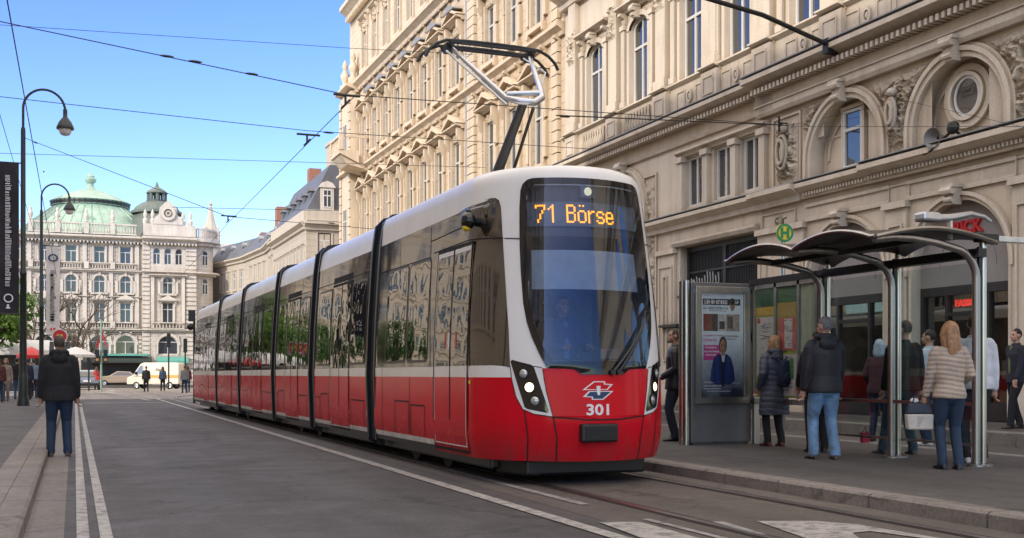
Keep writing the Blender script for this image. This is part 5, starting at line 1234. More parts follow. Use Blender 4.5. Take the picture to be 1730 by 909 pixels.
def wires():
    def wire(label, pts, r=.014, sag=0.0, knots=(), name='span_wire', group='thin span wires over the street', knot_r=.03):
        pts = [Vector(p) for p in pts]; P = []
        for a, b in zip(pts, pts[1:]):
            n = 10
            for k in range(n): t = k/n; q = a.lerp(b, t); q.z -= sag*4*t*(1-t); P.append(q)
        P.append(pts[-1]); mb = MB(); mb.tube(P, r*.72, 5); o = mb.build(name, 'iron', None); tag(o, label, 'wire', group)
        for k, p in enumerate(knots):
            q = MB(); p = Vector(p); d = (pts[-1]-pts[0]).normalized(); q.tube([p-d*.11, p-d*.04, p+d*.04, p+d*.11], [knot_r*.35,knot_r*.7,knot_r*.7,knot_r*.35], 6); q.build('insulator', 'iron', o)
        return o
    Z = 5.66
    P = lambda px, py, Y: onY(px, py, Y)
    cw = wire('overhead contact wire running along the street above the tram', [(4.2,-20,Z+.1),(4.2,18.4,Z),(4.2,34,Z-.05),(4.6,62,Z-.1)], .010, 0, name='contact_wire', group=None)
    for y in (18.4, 21.7, 33.7):
        h = MB(); h.tube([(4.2,y,Z),(4.2,y,Z+.16)], .02, 6); h.tube([(4.0,y,Z+.17),(4.45,y,Z+.17)], .022, 6); h.tube([(4.2,y-.3,Z+.02),(4.2,y+.3,Z+.02)], .018, 6); h.build('wire_hanger', 'iron', cw)
    wire('upper span wire with knots crossing from top left to the nearest wire hanger', [P(-30,30,18.4),P(585,160,18.4),onX(1333,212,17.0)], .012, .0, [P(282,95,18.4),P(330,104,18.4),P(425,125,18.4),P(955,197,20)])
    wire('faint span wire nearest the top of the sky', [P(-30,40,26),P(600,82,26),P(800,92,26)], .009)
    wire('span wire in mid sky ending at the second wire hanger', [P(-30,160,21.7),P(520,221,21.7),P(1000,252,24)], .010, 0, [P(555,224,21.7)])
    wire('thin level span wire above the green dome', [P(-30,258,30),P(820,283,30)], .009)
    wire('span wire from the nearest lamp post down to the third hanger above the terrace', [(-1.6,41.4,9.2),(4.2,33.7,Z+.15)], .014, .0, [(-1.2,40.9,8.95)])
    wire('low span wire from the third hanger towards the mansard house', [(4.2,33.7,Z+.15),P(760,398,33.7)], .012, .0, [P(560,377,33.7)])
    wire('low span wire passing in front of the lantern tower', [P(290,350,38),P(560,356,38)], .012)
    wire('thick feeder wire running steeply down the left edge of the sky', [(-.80,-6,6.0),(-.80,60,6.0)], .013, name='feeder_wire', group=None, knots=[P(74,290,36)])
    wire('thin second feeder wire left of the thick one', [(-1.3,-6,6.0),(-1.25,60,6.0)], .009, name='feeder_wire', group=None)
    wire('thin span wire on the right between the reliefs and the oval window', [onX(1333,214,16.95),P(1780,214,13)], .008)
    wire('thin span wire falling from the relief to the shelter side', [onX(1333,212,16.95),onX(1530,170,16.9),P(1730,215,14)], .006)
    wire('dark span wire crossing the shop cornice behind the pantograph', [P(940,195,19.6),onX(1333,212,16.9)], .018, 0, [P(952,197,19.7)])
    B = thing('bracket_arm', (0,0,0), 'dark steel bracket arm fixed to the cornice at top right and reaching over the street', 'bracket'); a, b = onX(1400,76,16.4), P(1170,-10,21.5)
    m = MB(); m.tube([a, a.lerp(b,.5)+Vector((0,0,.12)), b], .055, 8); m.build('arm', 'iron', B, smooth=50); m = MB(); m.box(a.x-.1,a.x+.6,a.y-.1,a.y+.1,a.z-.2,a.z+.14); m.build('wall_fixing', 'iron', B)
    a = onX(1333,212,17); B = thing('wall_anchor', tuple(a), 'black wall anchor holding the span wires above the carved cartouche', 'anchor'); m = MB(); m.box(-.3,0,-.05,.05,-.05,.05); m.tube([(-.3,0,-.18),(-.3,0,.2)], .03, 6); m.build('hook', 'iron', B)
    a = onX(1633,222,16.9); B = thing('wall_anchor', tuple(a), 'black wall anchor with cable below the oval window', 'anchor'); m = MB(); m.ball((-.35,0,.05), (.1,.16,.14), 10, 6); m.tube([(.1,0,-.25),(-.3,0,0)], .03, 6); m.tube([(-.3,.1,0),(-.35,.6,-.3),(-.3,.9,-.32)], .03, 6); m.build('hook', 'iron', B)
    a = onX(1578,233,16.55); B = thing('horn_loudspeaker', tuple(a), 'grey horn loudspeaker on the ledge beneath the oval window', 'loudspeaker'); m = MB()
    d = Vector((-1,-.15,-.05)).normalized(); m.lathe([(.06,-.30),(.09,-.2),(.10,-.1),(.2,.02),(.215,.06),(.205,.06),(.10,-.06),(.03,-.12)], (0,0,0), 20); o = m.build('horn', mat('horn grey', (.23,.22,.21), .4), B, smooth=40); o.rotation_euler = d.to_track_quat('Z','Y').to_euler(); m = MB(); m.tube([(.2,0,0),(.3,0,-.35)], .03, 6); m.build('bracket', 'iron', B)

def foliage(center, rad, n, size, seed, mb=None, clumps=26):
    rr = random.Random(seed); mb = mb or MB(); cl = []
    for k in range(clumps):
        v = Vector((rr.gauss(0,1), rr.gauss(0,1), rr.gauss(0,1))).normalized()*rr.uniform(.35,1); cl.append((Vector((v.x*rad[0],v.y*rad[1],v.z*rad[2]))+Vector(center), rr.uniform(.22,.42)*min(rad)))
    for i in range(n):
        c, r = cl[rr.randrange(clumps)]; v = Vector((rr.gauss(0,1), rr.gauss(0,1), rr.gauss(0,1))); v = v.normalized()*r*rr.random()**.4; p = c+v
        a = Vector((rr.gauss(0,1), rr.gauss(0,1), rr.gauss(0,.6))).normalized(); b = a.orthogonal().normalized(); q = Matrix.Rotation(rr.uniform(0,6.28), 3, a) @ b; s = size*rr.uniform(.6,1.3)
        mb.quad(p-q*s*.5, p+a.cross(q)*s*.3, p+q*s*.5, p-a.cross(q)*s*.3)
    return mb
def limbs(mb, p, d, L, r, depth, rr, out=None):
    q = p+d*L; m = p.lerp(q,.5)+Vector((rr.uniform(-.1,.1),rr.uniform(-.1,.1),0))*L
    mb.tube([p, m, q], [r, r*.85, r*.68], 6 if depth > 1 else 4)
    if depth == 0: return
    for k in range(rr.choice((2,3))):
        e = (d+Vector((rr.uniform(-1,1),rr.uniform(-1,1),rr.uniform(-.15,.6)))*.75).normalized(); limbs(mb, q if k < 2 else m, e, L*rr.uniform(.6,.82), r*.62, depth-1, rr)
def leafy_tree(x, y, h, r, seed, label, m='leaf', n=3600):
    T = thing('street_tree', (x,y,.1), label, 'tree', 'leafy trees on the square'); rr = random.Random(seed)
    t = MB(); t.tube([(0,0,0),(.05,.02,h*.25),(.0,.05,h*.48)], [.22,.17,.13], 8)
    for k in range(7): a = rr.uniform(0,6.28); z = h*rr.uniform(.35,.5); t.tube([(0,0,z),(math.cos(a)*r*.4,math.sin(a)*r*.4,z+h*.15),(math.cos(a)*r*.75,math.sin(a)*r*.75,z+h*.3)], [.09,.06,.03], 6)
    t.build('trunk', 'bark', T, smooth=50); foliage((0,0,h*.66), (r,r,h*.33), n, .34, seed, clumps=34).build('crown', m, T)
def bare_tree(x, y, h, seed, label):
    T = thing('bare_tree', (x,y,.1), label, 'tree', 'leafless trees before the domed building'); rr = random.Random(seed); t = MB()
    t.tube([(0,0,0),(.05,0,h*.3)], [.17,.13], 8); t.build('trunk', 'bark', T); b = MB()
    for k in range(4): a = k*1.6+rr.random(); limbs(b, Vector((.05,0,h*.3)), Vector((math.cos(a)*.5,math.sin(a)*.5,.9)).normalized(), h*.22, .10, 4, rr)
    b.build('branches', 'bark', T)
def trees():
    leafy_tree(-4.6, 76, 7.2, 2.6, 1, 'light green leafy tree at the left edge below the dark banner'); leafy_tree(-8.5, 88, 7.5, 3.0, 2, 'leafy tree on the square left of the frame edge', 'leaf2')
    leafy_tree(-12, 97, 8, 3.2, 3, 'leafy tree mirrored in the middle of the tram side'); leafy_tree(-18, 92, 8, 3.2, 4, 'leafy tree farthest left on the square', 'leaf2')
    bare_tree(onY(128,600,98).x, 98, 9.5, 5, 'leafless tree right of the white banner'); bare_tree(onY(62,600,96).x, 96, 9.0, 9, 'leafless tree between the two lamp posts'); bare_tree(onY(148,600,108).x, 106, 6.5, 12, 'small leafless tree above the grey car')

def shelter():
    T = thing('tram_shelter', (0,0,.13), 'tram stop shelter with wavy dark roof, curved steel arms and glass walls on the platform', 'shelter')
    XB = 9.75; z0 = .0
    for y in (10.2, 11.65, 13.1):
        p = MB(); p.tube([(XB,y,0)]+[(XB,y,2.18)]+[(XB-.36*(1-math.cos(R(a))), y, 2.18+.34*math.sin(R(a))) for a in range(15,86,14)]+[(9.15,y,2.575),(8.8,y,2.61),(8.55,y,2.61),(8.3,y,2.58)], .046, 10); p.build('curved_arm', 'brushed', T, smooth=50)
        p = MB(); p.tube([(XB+.13,y+.03,0),(XB+.13,y+.03,2.66)], .04, 10); p.build('post', 'chrome', T, smooth=50)
        p = MB(); p.box(XB+.045,XB+.095,y+.0,y+.04,.05,2.55); p.build('glass_clamp', 'blackp', T); p = MB(); p.lathe([(.12,0),(.12,.02),(.06,.03)], (XB,y,0), 14); p.lathe([(.12,0),(.12,.02),(.06,.03)], (XB+.13,y+.03,0), 14); p.build('foot_plate', 'brushed', T)
    def rz(x, y):
        fy = (y-10.2)/1.45; fx = (x-8.25)/1.72; w = abs(math.sin(PI*fy))**.8; a = math.sin(PI*max(0, min(1, fx)))
        return 2.61+.13*(1-(1-w)*(1-a))
    r = MB(); nx, ny = 20, 48; Y0, Y1 = 10.12, 13.18
    top = lambda a, b: (8.25+1.72*a, Y0+(Y1-Y0)*b, rz(8.25+1.72*a, max(10.2, min(13.1, Y0+(Y1-Y0)*b))))
    r.grid(top, nx, ny); r.grid(lambda a, b: tuple(Vector(top(a, b))-Vector((0,0,.035))), nx, ny)
    for e in ([(0,b/ny) for b in range(ny+1)], [(1,b/ny) for b in range(ny+1)], [(a/nx,0) for a in range(nx+1)], [(a/nx,1) for a in range(nx+1)]):
        for p, q in zip(e, e[1:]):
            A, B = Vector(top(*p)), Vector(top(*q)); d = Vector((0,0,.035)); r.quad(A, B, B-d, A-d)
    ro = r.build('roof', mat('dark roof sheet', (.022,.015,.016), .35), T, smooth=40)
    e = MB(); e.tube([tuple(Vector(top(0,b/ny))+Vector((-.01,0,-.01))) for b in range(ny+1)], .022, 6); e.tube([tuple(Vector(top(a/nx,0))+Vector((0,-.01,-.02))) for a in range(nx+1)], .028, 6); e.build('roof_rim', 'brushed', ro, smooth=50)
    b = MB(); b.box(XB-.06,XB+.06,10.1,14.82,2.42,2.52); b.box(8.9,8.98,10.2,13.1,2.56,2.62); b.box(XB-.03,XB+.03,13.1,14.82,.62,.68); b.build('beam', 'blackp', T)
    # glass back wall and rails
    for a, c in ((10.25,11.6),(11.7,13.05)):
        g = MB(); g.box(XB+.11,XB+.125,a,c,.25,2.38); g.build('glass_wall', 'shelter_glass', T)
        q = MB(); q.box(XB+.1,XB+.14,a,c,.22,.25); q.box(XB-.02,XB+.04,a,c,.70,.74); q.build('rail', 'brushed', T)
    g = MB(); g.box(XB-.95,XB-.1,10.17,10.185,.25,2.0); 
    # timetable case
    c = MB(); Y0, Y1 = 13.16, 14.72
    for y in (Y0, Y0+.42, Y0+.99, Y1): c.box(XB-.05,XB+.05,y-.03,y+.03,.0 if y in (Y0,Y1) else .66,2.42)
    c.box(XB-.05,XB+.05,Y0,Y1,2.36,2.42); c.box(XB-.05,XB+.05,Y0,Y1,.62,.70); co = c.build('timetable_case', 'brushed', T)
    def paper(y0, y1, z0_, z1, col, nm='poster', o=-.02):
        m = MB(); m.quad((XB+o,y0,z0_),(XB+o,y1,z0_),(XB+o,y1,z1),(XB+o,y0,z1)); return m.build(nm, mat('paper', col, .6, var=.12, scale=14), co)
    W = (.62,.60,.58)
    paper(Y0+.45,Y0+.96,.72,2.36,(.35,.42,.05)); paper(Y0+1.02,Y1-.03,.72,2.36,(.32,.40,.06)); paper(Y0+.03,Y0+.39,.72,2.36,(.42,.48,.35))
    paper(Y0+1.02,Y1-.03,2.08,2.36,(.03,.09,.03),o=-.024); paper(Y0+.45,Y0+.96,2.12,2.36,(.05,.12,.03),o=-.024); paper(Y0+1.02,Y1-.03,1.95,2.08,(.55,.36,.03),o=-.024); paper(Y0+.45,Y0+.96,1.92,2.12,(.40,.28,.06),o=-.024)
    paper(Y0+1.05,Y1-.06,1.05,1.93,W,o=-.026); paper(Y0+.50,Y0+.93,1.42,1.90,(.55,.12,.13),o=-.026); paper(Y0+.58,Y0+.78,1.45,1.88,W,o=-.028); paper(Y0+.48,Y0+.93,.75,1.36,W,o=-.026); paper(Y0+.55,Y0+.66,1.0,1.3,(.10,.28,.08),o=-.028); paper(Y0+.78,Y0+.88,.95,1.25,(.12,.30,.10),o=-.028); paper(Y1-.16,Y1-.08,1.84,1.92,(.55,.06,.05),o=-.029)
    rr = random.Random(2); t = MB()
    for k in range(90): 
        z = rr.choice((rr.uniform(1.1,1.85),rr.uniform(.8,1.8))); y = rr.choice((rr.uniform(Y0+1.08,Y1-.22),rr.uniform(Y0+.52,Y0+.78))); w_ = rr.uniform(.04,.14); t.quad((XB-.030,y,z),(XB-.030,y+w_,z),(XB-.030,y+w_,z+.009),(XB-.030,y,z+.009))
    t.build('small_print', mat('grey print', (.16,.15,.16), .6), co)
    g = MB(); g.quad((XB-.048,Y0,.7),(XB-.048,Y1,.7),(XB-.048,Y1,2.36),(XB-.048,Y0,2.36)); g.build('case_glass', 'poster_glass', co)
    # camera lamp on the roof and bar towards the right
    F = thing('roof_lamp', (9.25,10.3,2.90), 'silver lamp head on a curved arm standing on the shelter roof', 'lamp'); h = MB(); c = onY(1567,367,10.3)-Vector((9.25,10.3,2.90)); h.box(c.x-.13,c.x+.13,-.09,.09,c.z-.055,c.z+.055); h.build('lamp_head', 'alu', F, bevel=.03)
    q = MB(); P = [onY(px,py,10.3)-Vector((9.25,10.3,2.90)) for px, py in ((1572,369),(1605,368),(1640,361),(1662,366),(1674,374))]; q.tube(P, [.05,.045,.03,.028,.02], 8); q.tube([P[1],Vector((P[1].x,0,-.14))], .03, 6); q.build('arm', 'alu', F, smooth=50)
    F = thing('light_bar', (9.95,10.2,2.78), 'pale aluminium bar reaching from the right end of the shelter roof out of the picture', 'bar'); q = MB(); q.box(.0,1.6,-.03,.03,-.035,.035); q.build('bar', mat('pale bar', (.66,.65,.62), .4, .3), F, bevel=.01); q = MB(); q.box(-.2,.1,-.05,.05,-.05,.05); q.build('joint', 'blackp', F, bevel=.01)
    q = MB(); q.tube([(1.55,0,-2.65),(1.55,0,.0)], .045, 8); q.build('support_post', 'brushed', F)

def ad_panel():
    Y = 14.8; x0, x1 = 8.66, 9.72; T = thing('poster_panel', (0,Y,.13), 'free-standing grey metal poster panel with a lit advertising poster beside the shelter', 'poster panel')
    b = MB(); b.box(x0,x1,0,.28,.03,2.46); b.box(x0+.04,x1-.04,.02,.26,0,.03); b.build('body', mat('panel grey metal', (.15,.147,.145), .42, .3, var=.1), T, bevel=.012)
    p = MB(); p.tube([(x0-.06,.05,0),(x0-.06,.05,2.48)], .055, 12); p.tube([(x0-.04,.2,0),(x0-.04,.2,2.48)], .05, 12); p.build('edge_post', 'chrome', T, smooth=50)
    f = MB(); a0, a1, z0, z1 = x0+.06, x1-.05, .62, 2.40
    for q in ((a0,a1,z1-.10,z1),(a0,a1,z0,z0+.10),(a0,a0+.10,z0+.1,z1-.1),(a1-.10,a1,z0+.1,z1-.1)): f.box(q[0],q[1],-.04,.0,q[2],q[3])
    f.build('frame', 'brushed', T, bevel=.008)
    m, nt, pb = _nt('poster print'); tc = nt.nodes.new('ShaderNodeTexCoord'); sx = nt.nodes.new('ShaderNodeSeparateXYZ'); nt.links.new(tc.outputs['Object'], sx.inputs[0])
    g = _ramp(nt, sx.outputs['Z'], .75, 1.75, 0, 1); n = _ramp(nt, _noise(nt, 3), .3, .7, -.15, .15); ad = nt.nodes.new('ShaderNodeMath'); ad.operation = 'ADD'; ad.use_clamp = True; nt.links.new(g, ad.inputs[0]); nt.links.new(n, ad.inputs[1])
    c = _mixcol(nt, (.012,.014,.03), (.42,.50,.56), ad.outputs[0]); nt.links.new(c, pb.inputs['Base Color']); nt.links.new(c, pb.inputs['Emission Color']); pb.inputs['Emission Strength'].default_value = .12
    q = MB(); px0, px1, pz0, pz1 = a0+.1, a1-.1, z0+.1, z1-.1; q.quad((px0,-.005,pz0),(px1,-.005,pz0),(px1,-.005,pz1),(px0,-.005,pz1)); P = q.build('poster', m, T)
    w = px1-px0; h = pz1-pz0; rr = random.Random(11)
    def rc(u0, u1, v0, v1, col, d=.008, nm='poster_print'): k = MB(); k.quad((px0+w*u0,-d,pz1-h*v1),(px0+w*u1,-d,pz1-h*v1),(px0+w*u1,-d,pz1-h*v0),(px0+w*u0,-d,pz1-h*v0)); return k.build(nm, mat('print', col, .5, var=.35, scale=30), P)
    rc(.05,.93,.055,.115,(.015,.02,.04)); rc(.06,.40,.20,.365,(.16,.045,.035)); rc(.27,.40,.20,.365,(.05,.05,.045),.009); rc(.41,.58,.20,.365,(.40,.41,.42)); rc(.43,.56,.27,.345,(.05,.05,.06),.009); rc(.59,.91,.20,.365,(.28,.25,.24)); rc(.62,.75,.22,.34,(.10,.07,.06),.009)
    rc(.07,.45,.50,.645,(.45,.03,.22)); rc(.07,.43,.555,.57,(.5,.42,.46),.009)
    def strokes(u0, u1, v, hh, col, seed, d=.010):
        r2 = random.Random(seed); k = MB(); u = u0
        while u < u1:
            g_ = hh*r2.choice((.35,.55,.6)); x = px0+w*u; z = pz1-h*v
            k.quad((x,-d,z-hh),(x+hh*.16,-d,z-hh),(x+hh*.16,-d,z),(x,-d,z)); y_ = z-hh*r2.choice((0,.4,.8)); k.quad((x,-d-.001,y_-hh*.16),(x+g_,-d-.001,y_-hh*.16),(x+g_,-d-.001,y_),(x,-d-.001,y_))
            if r2.random() < .6: k.quad((x+g_-hh*.14,-d,z-hh),(x+g_,-d,z-hh),(x+g_,-d,z),(x+g_-hh*.14,-d,z))
            u += (g_+hh*.22)/w
        k.build('poster_lettering', mat('ink', col, .5, var=0), P)
    Wt, Dk, Pk = (.75,.75,.76), (.03,.03,.04), (.5,.03,.16)
    strokes(.09,.62,.066,.062,Wt,1); strokes(.78,.9,.066,.05,Wt,2); strokes(.06,.62,.132,.04,Dk,3); strokes(.2,.6,.165,.016,Dk,4); strokes(.07,.36,.40,.028,Pk,5); strokes(.38,.52,.40,.02,Dk,6); strokes(.55,.86,.405,.028,Dk,7); strokes(.6,.84,.435,.02,Dk,8); strokes(.07,.36,.44,.04,Pk,9); strokes(.10,.34,.515,.03,Wt,10); strokes(.11,.34,.585,.03,Wt,12)
    strokes(.08,.4,.85,.026,Wt,13); strokes(.08,.5,.885,.02,Wt,14); strokes(.08,.46,.915,.014,Wt,15); strokes(.15,.7,.94,.012,Wt,16); strokes(.75,.9,.86,.018,(.4,.42,.45),17); strokes(.08,.2,.02,.014,Pk,18); strokes(.38,.55,.02,.014,Pk,19)
    # printed figure in a blue jacket, flat on the poster
    def shape(pts, col, d): k = MB(); k.poly([(px0+w*u,-d,pz1-h*v) for u, v in pts]); k.build('poster_figure', mat('figure print', col, .5, var=.25, scale=12), P)
    shape([(.22,.84),(.25,.72),(.30,.62),(.42,.585),(.60,.585),(.70,.62),(.77,.72),(.80,.84),(.68,.88),(.34,.88)], (.010,.022,.10), .011); shape([(.33,.64),(.40,.61),(.44,.86),(.36,.87)], (.015,.035,.15), .0112); shape([(.62,.61),(.69,.64),(.66,.87),(.58,.86)], (.015,.035,.15), .0112); shape([(.24,.74),(.29,.66),(.31,.84),(.23,.84)], (.014,.034,.14), .0113); shape([(.43,.59),(.48,.60),(.51,.72),(.48,.74)], (.006,.012,.05), .0121); shape([(.56,.60),(.61,.59),(.56,.74),(.53,.72)], (.006,.012,.05), .0121); shape([(.47,.585),(.57,.585),(.535,.70),(.50,.70)], (.45,.47,.5), .012); shape([(.49,.66),(.54,.66),(.545,.90),(.48,.90)], (.01,.012,.03), .0125)
    el = lambda cu, cv, ru, rv: [(cu+ru*math.cos(2*PI*i/18), cv+rv*math.sin(2*PI*i/18)) for i in range(18)]
    shape(el(.515,.50,.095,.085), (.03,.022,.02), .012); shape(el(.515,.515,.072,.07), (.30,.16,.10), .0125); shape([(.47,.50),(.505,.495),(.505,.505),(.47,.51)], (.04,.025,.02), .0128); shape([(.53,.495),(.565,.50),(.565,.51),(.53,.505)], (.04,.025,.02), .0128); shape([(.495,.548),(.54,.548),(.535,.558),(.50,.558)], (.14,.05,.04), .0128); shape([(.548,.47),(.585,.49),(.58,.56),(.55,.58)], (.17,.085,.05), .0127); shape([(.49,.56),(.55,.56),(.55,.60),(.49,.60)], (.25,.13,.08), .0122)
    shape(el(.74,.11,.06,.06), (.25,.15,.10), .012); shape(el(.735,.08,.065,.035), (.03,.02,.02), .0125)
    g = MB(); g.quad((px0,-.03,pz0),(px1,-.03,pz0),(px1,-.03,pz1),(px0,-.03,pz1)); g.build('cover_glass', 'poster_glass', T)
    # stop sign with a letter H
    S = thing('stop_sign', (10.37,14.9,.13), 'round yellow and green stop sign with letter H on a pole above the shelter roof', 'sign')
    p = MB(); p.tube([(0,0,0),(0,0,3.2)], .03, 8); p.build('pole', 'brushed', S)
    d = Vector((-.15,-1,0)).normalized(); c = Vector((0,-.03,3.28)); R_ = .145
    D = MB(); D.disc(c, d, R_, 28, .02); o = D.build('sign_disc', 'yellow', S); k = MB(); k.disc(c+d*.002, d, R_*.99, 28, .022, R_*.74); k.build('green_ring', 'green', o)
    t = text_mb('H', .21, .004, .012); xs = [v[0] for v in t.v]; zs = [v[2] for v in t.v]; cx, cz = (min(xs)+max(xs))/2, (min(zs)+max(zs))/2
    t.v = [(x-cx, y, z-cz) for x, y, z in t.v]; q = t.build('letter', 'green', o); q.location = c+d*.025; q.rotation_euler.z = math.atan2(d.x, -d.y)
    k = MB(); k.tube([(0,0,3.42),(.0,0,3.5),(.06,0,3.53)], .012, 6); k.build('hook', 'iron', S)

def signals():
    # traffic light beside the crossing, with red pennants
    p = onZ(171, 661, 0); T = thing('traffic_light', (p.x,p.y,0), 'traffic light on a pale green pole with red and white pennants near the grey car', 'traffic light'); D = p.y
    m = MB(); m.tube([(0,0,0),(0,0,5.0)], .07, 8); m.build('pole', mat('pale green pole', (.25,.36,.30), .5), T)
    m = MB(); m.box(-.42,-.12,-.15,.15,2.0,2.9); m.box(.14,.42,-.15,.15,2.0,2.9); m.build('signal_head', 'blackp', T); 
    m = MB(); m.disc((-.27,-.16,2.2), (0,-1,0), .1, 12, .02); m.disc((.28,-.16,2.2), (0,-1,0), .1, 12, .02); m.build('amber_lens', mat('amber lens', (.45,.22,.06), .4), T)
    m = MB(); m.poly([(.02,0,4.4),(.02,0,3.9),(.2,-.05,3.5),(.3,-.02,3.1),(.4,-.04,3.1),(.2,0,3.8)]); m.poly([(-.05,0,3.9),(-.3,-.05,3.2),(-.18,0,2.9)]); m.build('pennant', 'redsign', T)
    # red round sign behind the man
    p = onY(101, 568, 44); T = thing('road_sign', (p.x,44,.13), 'round red and white road sign behind the head of the man in the dark jacket', 'sign'); m = MB(); m.tube([(0,.03,0),(0,.03,p.z+.1)], .035, 8); m.build('pole', 'iron', T)
    c = Vector((0,0,p.z-.13)); m = MB(); m.disc(c, (0,-1,0), .27, 24, .02); o = m.build('sign_disc', 'sign_white', T); m = MB(); m.disc(c+Vector((0,-.003,0)), (0,-1,0), .23, 24, .022); m.build('red_field', 'redsign', o); m = MB(); m.box(-.1,-.02,-.03,-.02,c.z-.05,c.z+.07); m.box(.02,.1,-.03,-.02,c.z-.05,c.z+.07); m.build('symbol', 'yellow', o)
    # signal by the rear of the tram
    p = onY(324, 545, 48); T = thing('tram_signal', (p.x,48,0), 'black signal head on a pole beside the rear end of the tram', 'signal'); m = MB(); m.tube([(.1,0,0),(.1,0,p.z+.4)], .05, 8); m.build('pole', 'iron', T); m = MB(); m.box(-.13,.13,-.14,.14,p.z+.05,p.z+.5); m.ball((-.05,-.05,p.z-.18), (.16,.16,.14), 10, 8); m.build('signal_head', 'blackp', T, smooth=40)
    for px, py, Y, h, lb in ((150,600,86,2.6,'thin grey post with small boxes left of the traffic light'),(285,640,92,4.4,'slim dark signal post standing behind the van'),(313,630,92,4.0,'slim dark signal post right of the van')):
        p = onY(px, py, Y); T = thing('signal_post', (p.x,Y,0), lb, 'post'); m = MB(); m.tube([(0,0,0),(0,0,h)], .06, 6); m.build('pole', 'iron', T); m = MB(); m.box(-.14,.14,-.12,.12,h-1.1,h); m.build('signal_box', 'blackp', T)
    # parasols of the kiosk
    for px, Y, r, ma, lb, z in ((53,66,.75,'redsign','red market parasol left of the dark jacketed man',2.2),(128,72,1.1,'cloth_white','white market parasol half hidden by the dark jacketed man',2.35)):
        p = onY(px, 600, Y); T = thing('parasol', (p.x,Y,.13), lb, 'parasol'); m = MB(); m.tube([(0,0,0),(0,0,z)], .03, 6); m.build('pole', 'alu', T); m = MB(); m.lathe([(.02,z+.35),(r*.55,z+.15),(r,z-.12),(r,z-.28)], (0,0,0), 10); o = m.build('canopy', ma, T, smooth=20)
        m = MB(); m.lathe([(r*.57,z+.145),(r*.8,z-.0)], (0,0,.012), 10, a0=0, a1=PI/2.5); m.build('white_panel', 'sign_white', o)
    p = onY(20, 610, 78); T = thing('market_stall', (p.x,78,.1), 'cafe stall with pale awning behind the walkers at the left edge', 'stall'); m = MB(); m.extr([(-1.2,2.6),(1.0,3.3),(1.0,3.2),(-1.2,2.3)], 'x', -3, 2.2); m.build('awning', 'cloth_white', T); m = MB(); m.box(-2.9,2.1,.2,1.0,0,2.9); m.build('counter', 'dark_frame', T)
# ------------------------------------------------------------------ people
def chain(mb, pts, n=14, round_ends=True):
    """closed limb through (x, y, z, side radius, depth radius)"""
    P = [Vector(p[:3]) for p in pts]; Rr = [(p[3], p[4] if len(p) > 4 else p[3]) for p in pts]
    if round_ends:
        d0 = (P[0]-P[1]).normalized(); d1 = (P[-1]-P[-2]).normalized(); a, b = min(Rr[0]), min(Rr[-1])
        P = [P[0]+d0*a*.8, P[0]+d0*a*.5]+P+[P[-1]+d1*b*.5, P[-1]+d1*b*.8]; s = lambda r, k: (r[0]*k, r[1]*k)
        Rr = [s(Rr[0],.35), s(Rr[0],.8)]+Rr+[s(Rr[-1],.8), s(Rr[-1],.35)]
    vs = []; k = len(P)
    for i, p in enumerate(P):
        t = (P[min(i+1,k-1)]-P[max(i-1,0)]).normalized(); x = Vector((1,0,0))-t*t.x
        if x.length < .25: x = Vector((0,0,1))-t*t.z
        x.normalize(); y = t.cross(x)
        for j in range(n): q = 2*PI*j/n; vs.append(p+x*math.cos(q)*Rr[i][0]+y*math.sin(q)*Rr[i][1])
    fs = [(i*n+j, i*n+(j+1)%n, (i+1)*n+(j+1)%n, (i+1)*n+j) for i in range(k-1) for j in range(n)]+[tuple(range(n-1,-1,-1)), tuple((k-1)*n+j for j in range(n))]
    mb.add(vs, fs); return mb
def remeshed(mb, vox, smooth=3):
    me = mb.mesh('tmp', []); o = bpy.data.objects.new('tmp', me); COL.objects.link(o)
    r = o.modifiers.new('r', 'REMESH'); r.mode = 'VOXEL'; r.voxel_size = vox; r.use_smooth_shade = True
    if smooth: s = o.modifiers.new('s', 'SMOOTH'); s.iterations = smooth; s.factor = .5
    bpy.context.view_layer.update(); dg = bpy.context.evaluated_depsgraph_get(); out = bpy.data.meshes.new_from_object(o.evaluated_get(dg))
    bpy.data.objects.remove(o); bpy.data.meshes.remove(me); return out
def finish(me, name, m, parent, puff=None, extra=None):
    if puff:
        per, amp, zlo, zhi = puff
        nr = [v.normal.copy() for v in me.vertices]
        for v, q in zip(me.vertices, nr):
            if zlo < v.co.z < zhi: v.co += q*amp*(abs(math.sin(PI*(v.co.z+.02*math.sin(v.co.x*9))/per))**.6-.5)
    me.materials.clear(); me.materials.append(M[m] if isinstance(m, str) else m)
    me.polygons.foreach_set('use_smooth', [True]*len(me.polygons)); me.name = name
    if extra:
        mb = MB(); mb.v = [tuple(v.co) for v in me.vertices]; mb.f = [tuple(p.vertices) for p in me.polygons]; mb.m = [0]*len(mb.f); mb.merge(extra); me = mb.mesh(name, [m], 70)
    o = bpy.data.objects.new(name, me); COL.objects.link(o); o.parent = parent; return o
def ik(S, T, l1, l2, pole):
    S, T = Vector(S), Vector(T); d = T-S; L = min(d.length, (l1+l2)*.995); d.normalize(); T = S+d*L
    a = (l1*l1-l2*l2+L*L)/(2*L); h = math.sqrt(max(0, l1*l1-a*a)); p = Vector(pole)-d*Vector(pole).dot(d); p.normalize(); return S+d*a+p*h, T
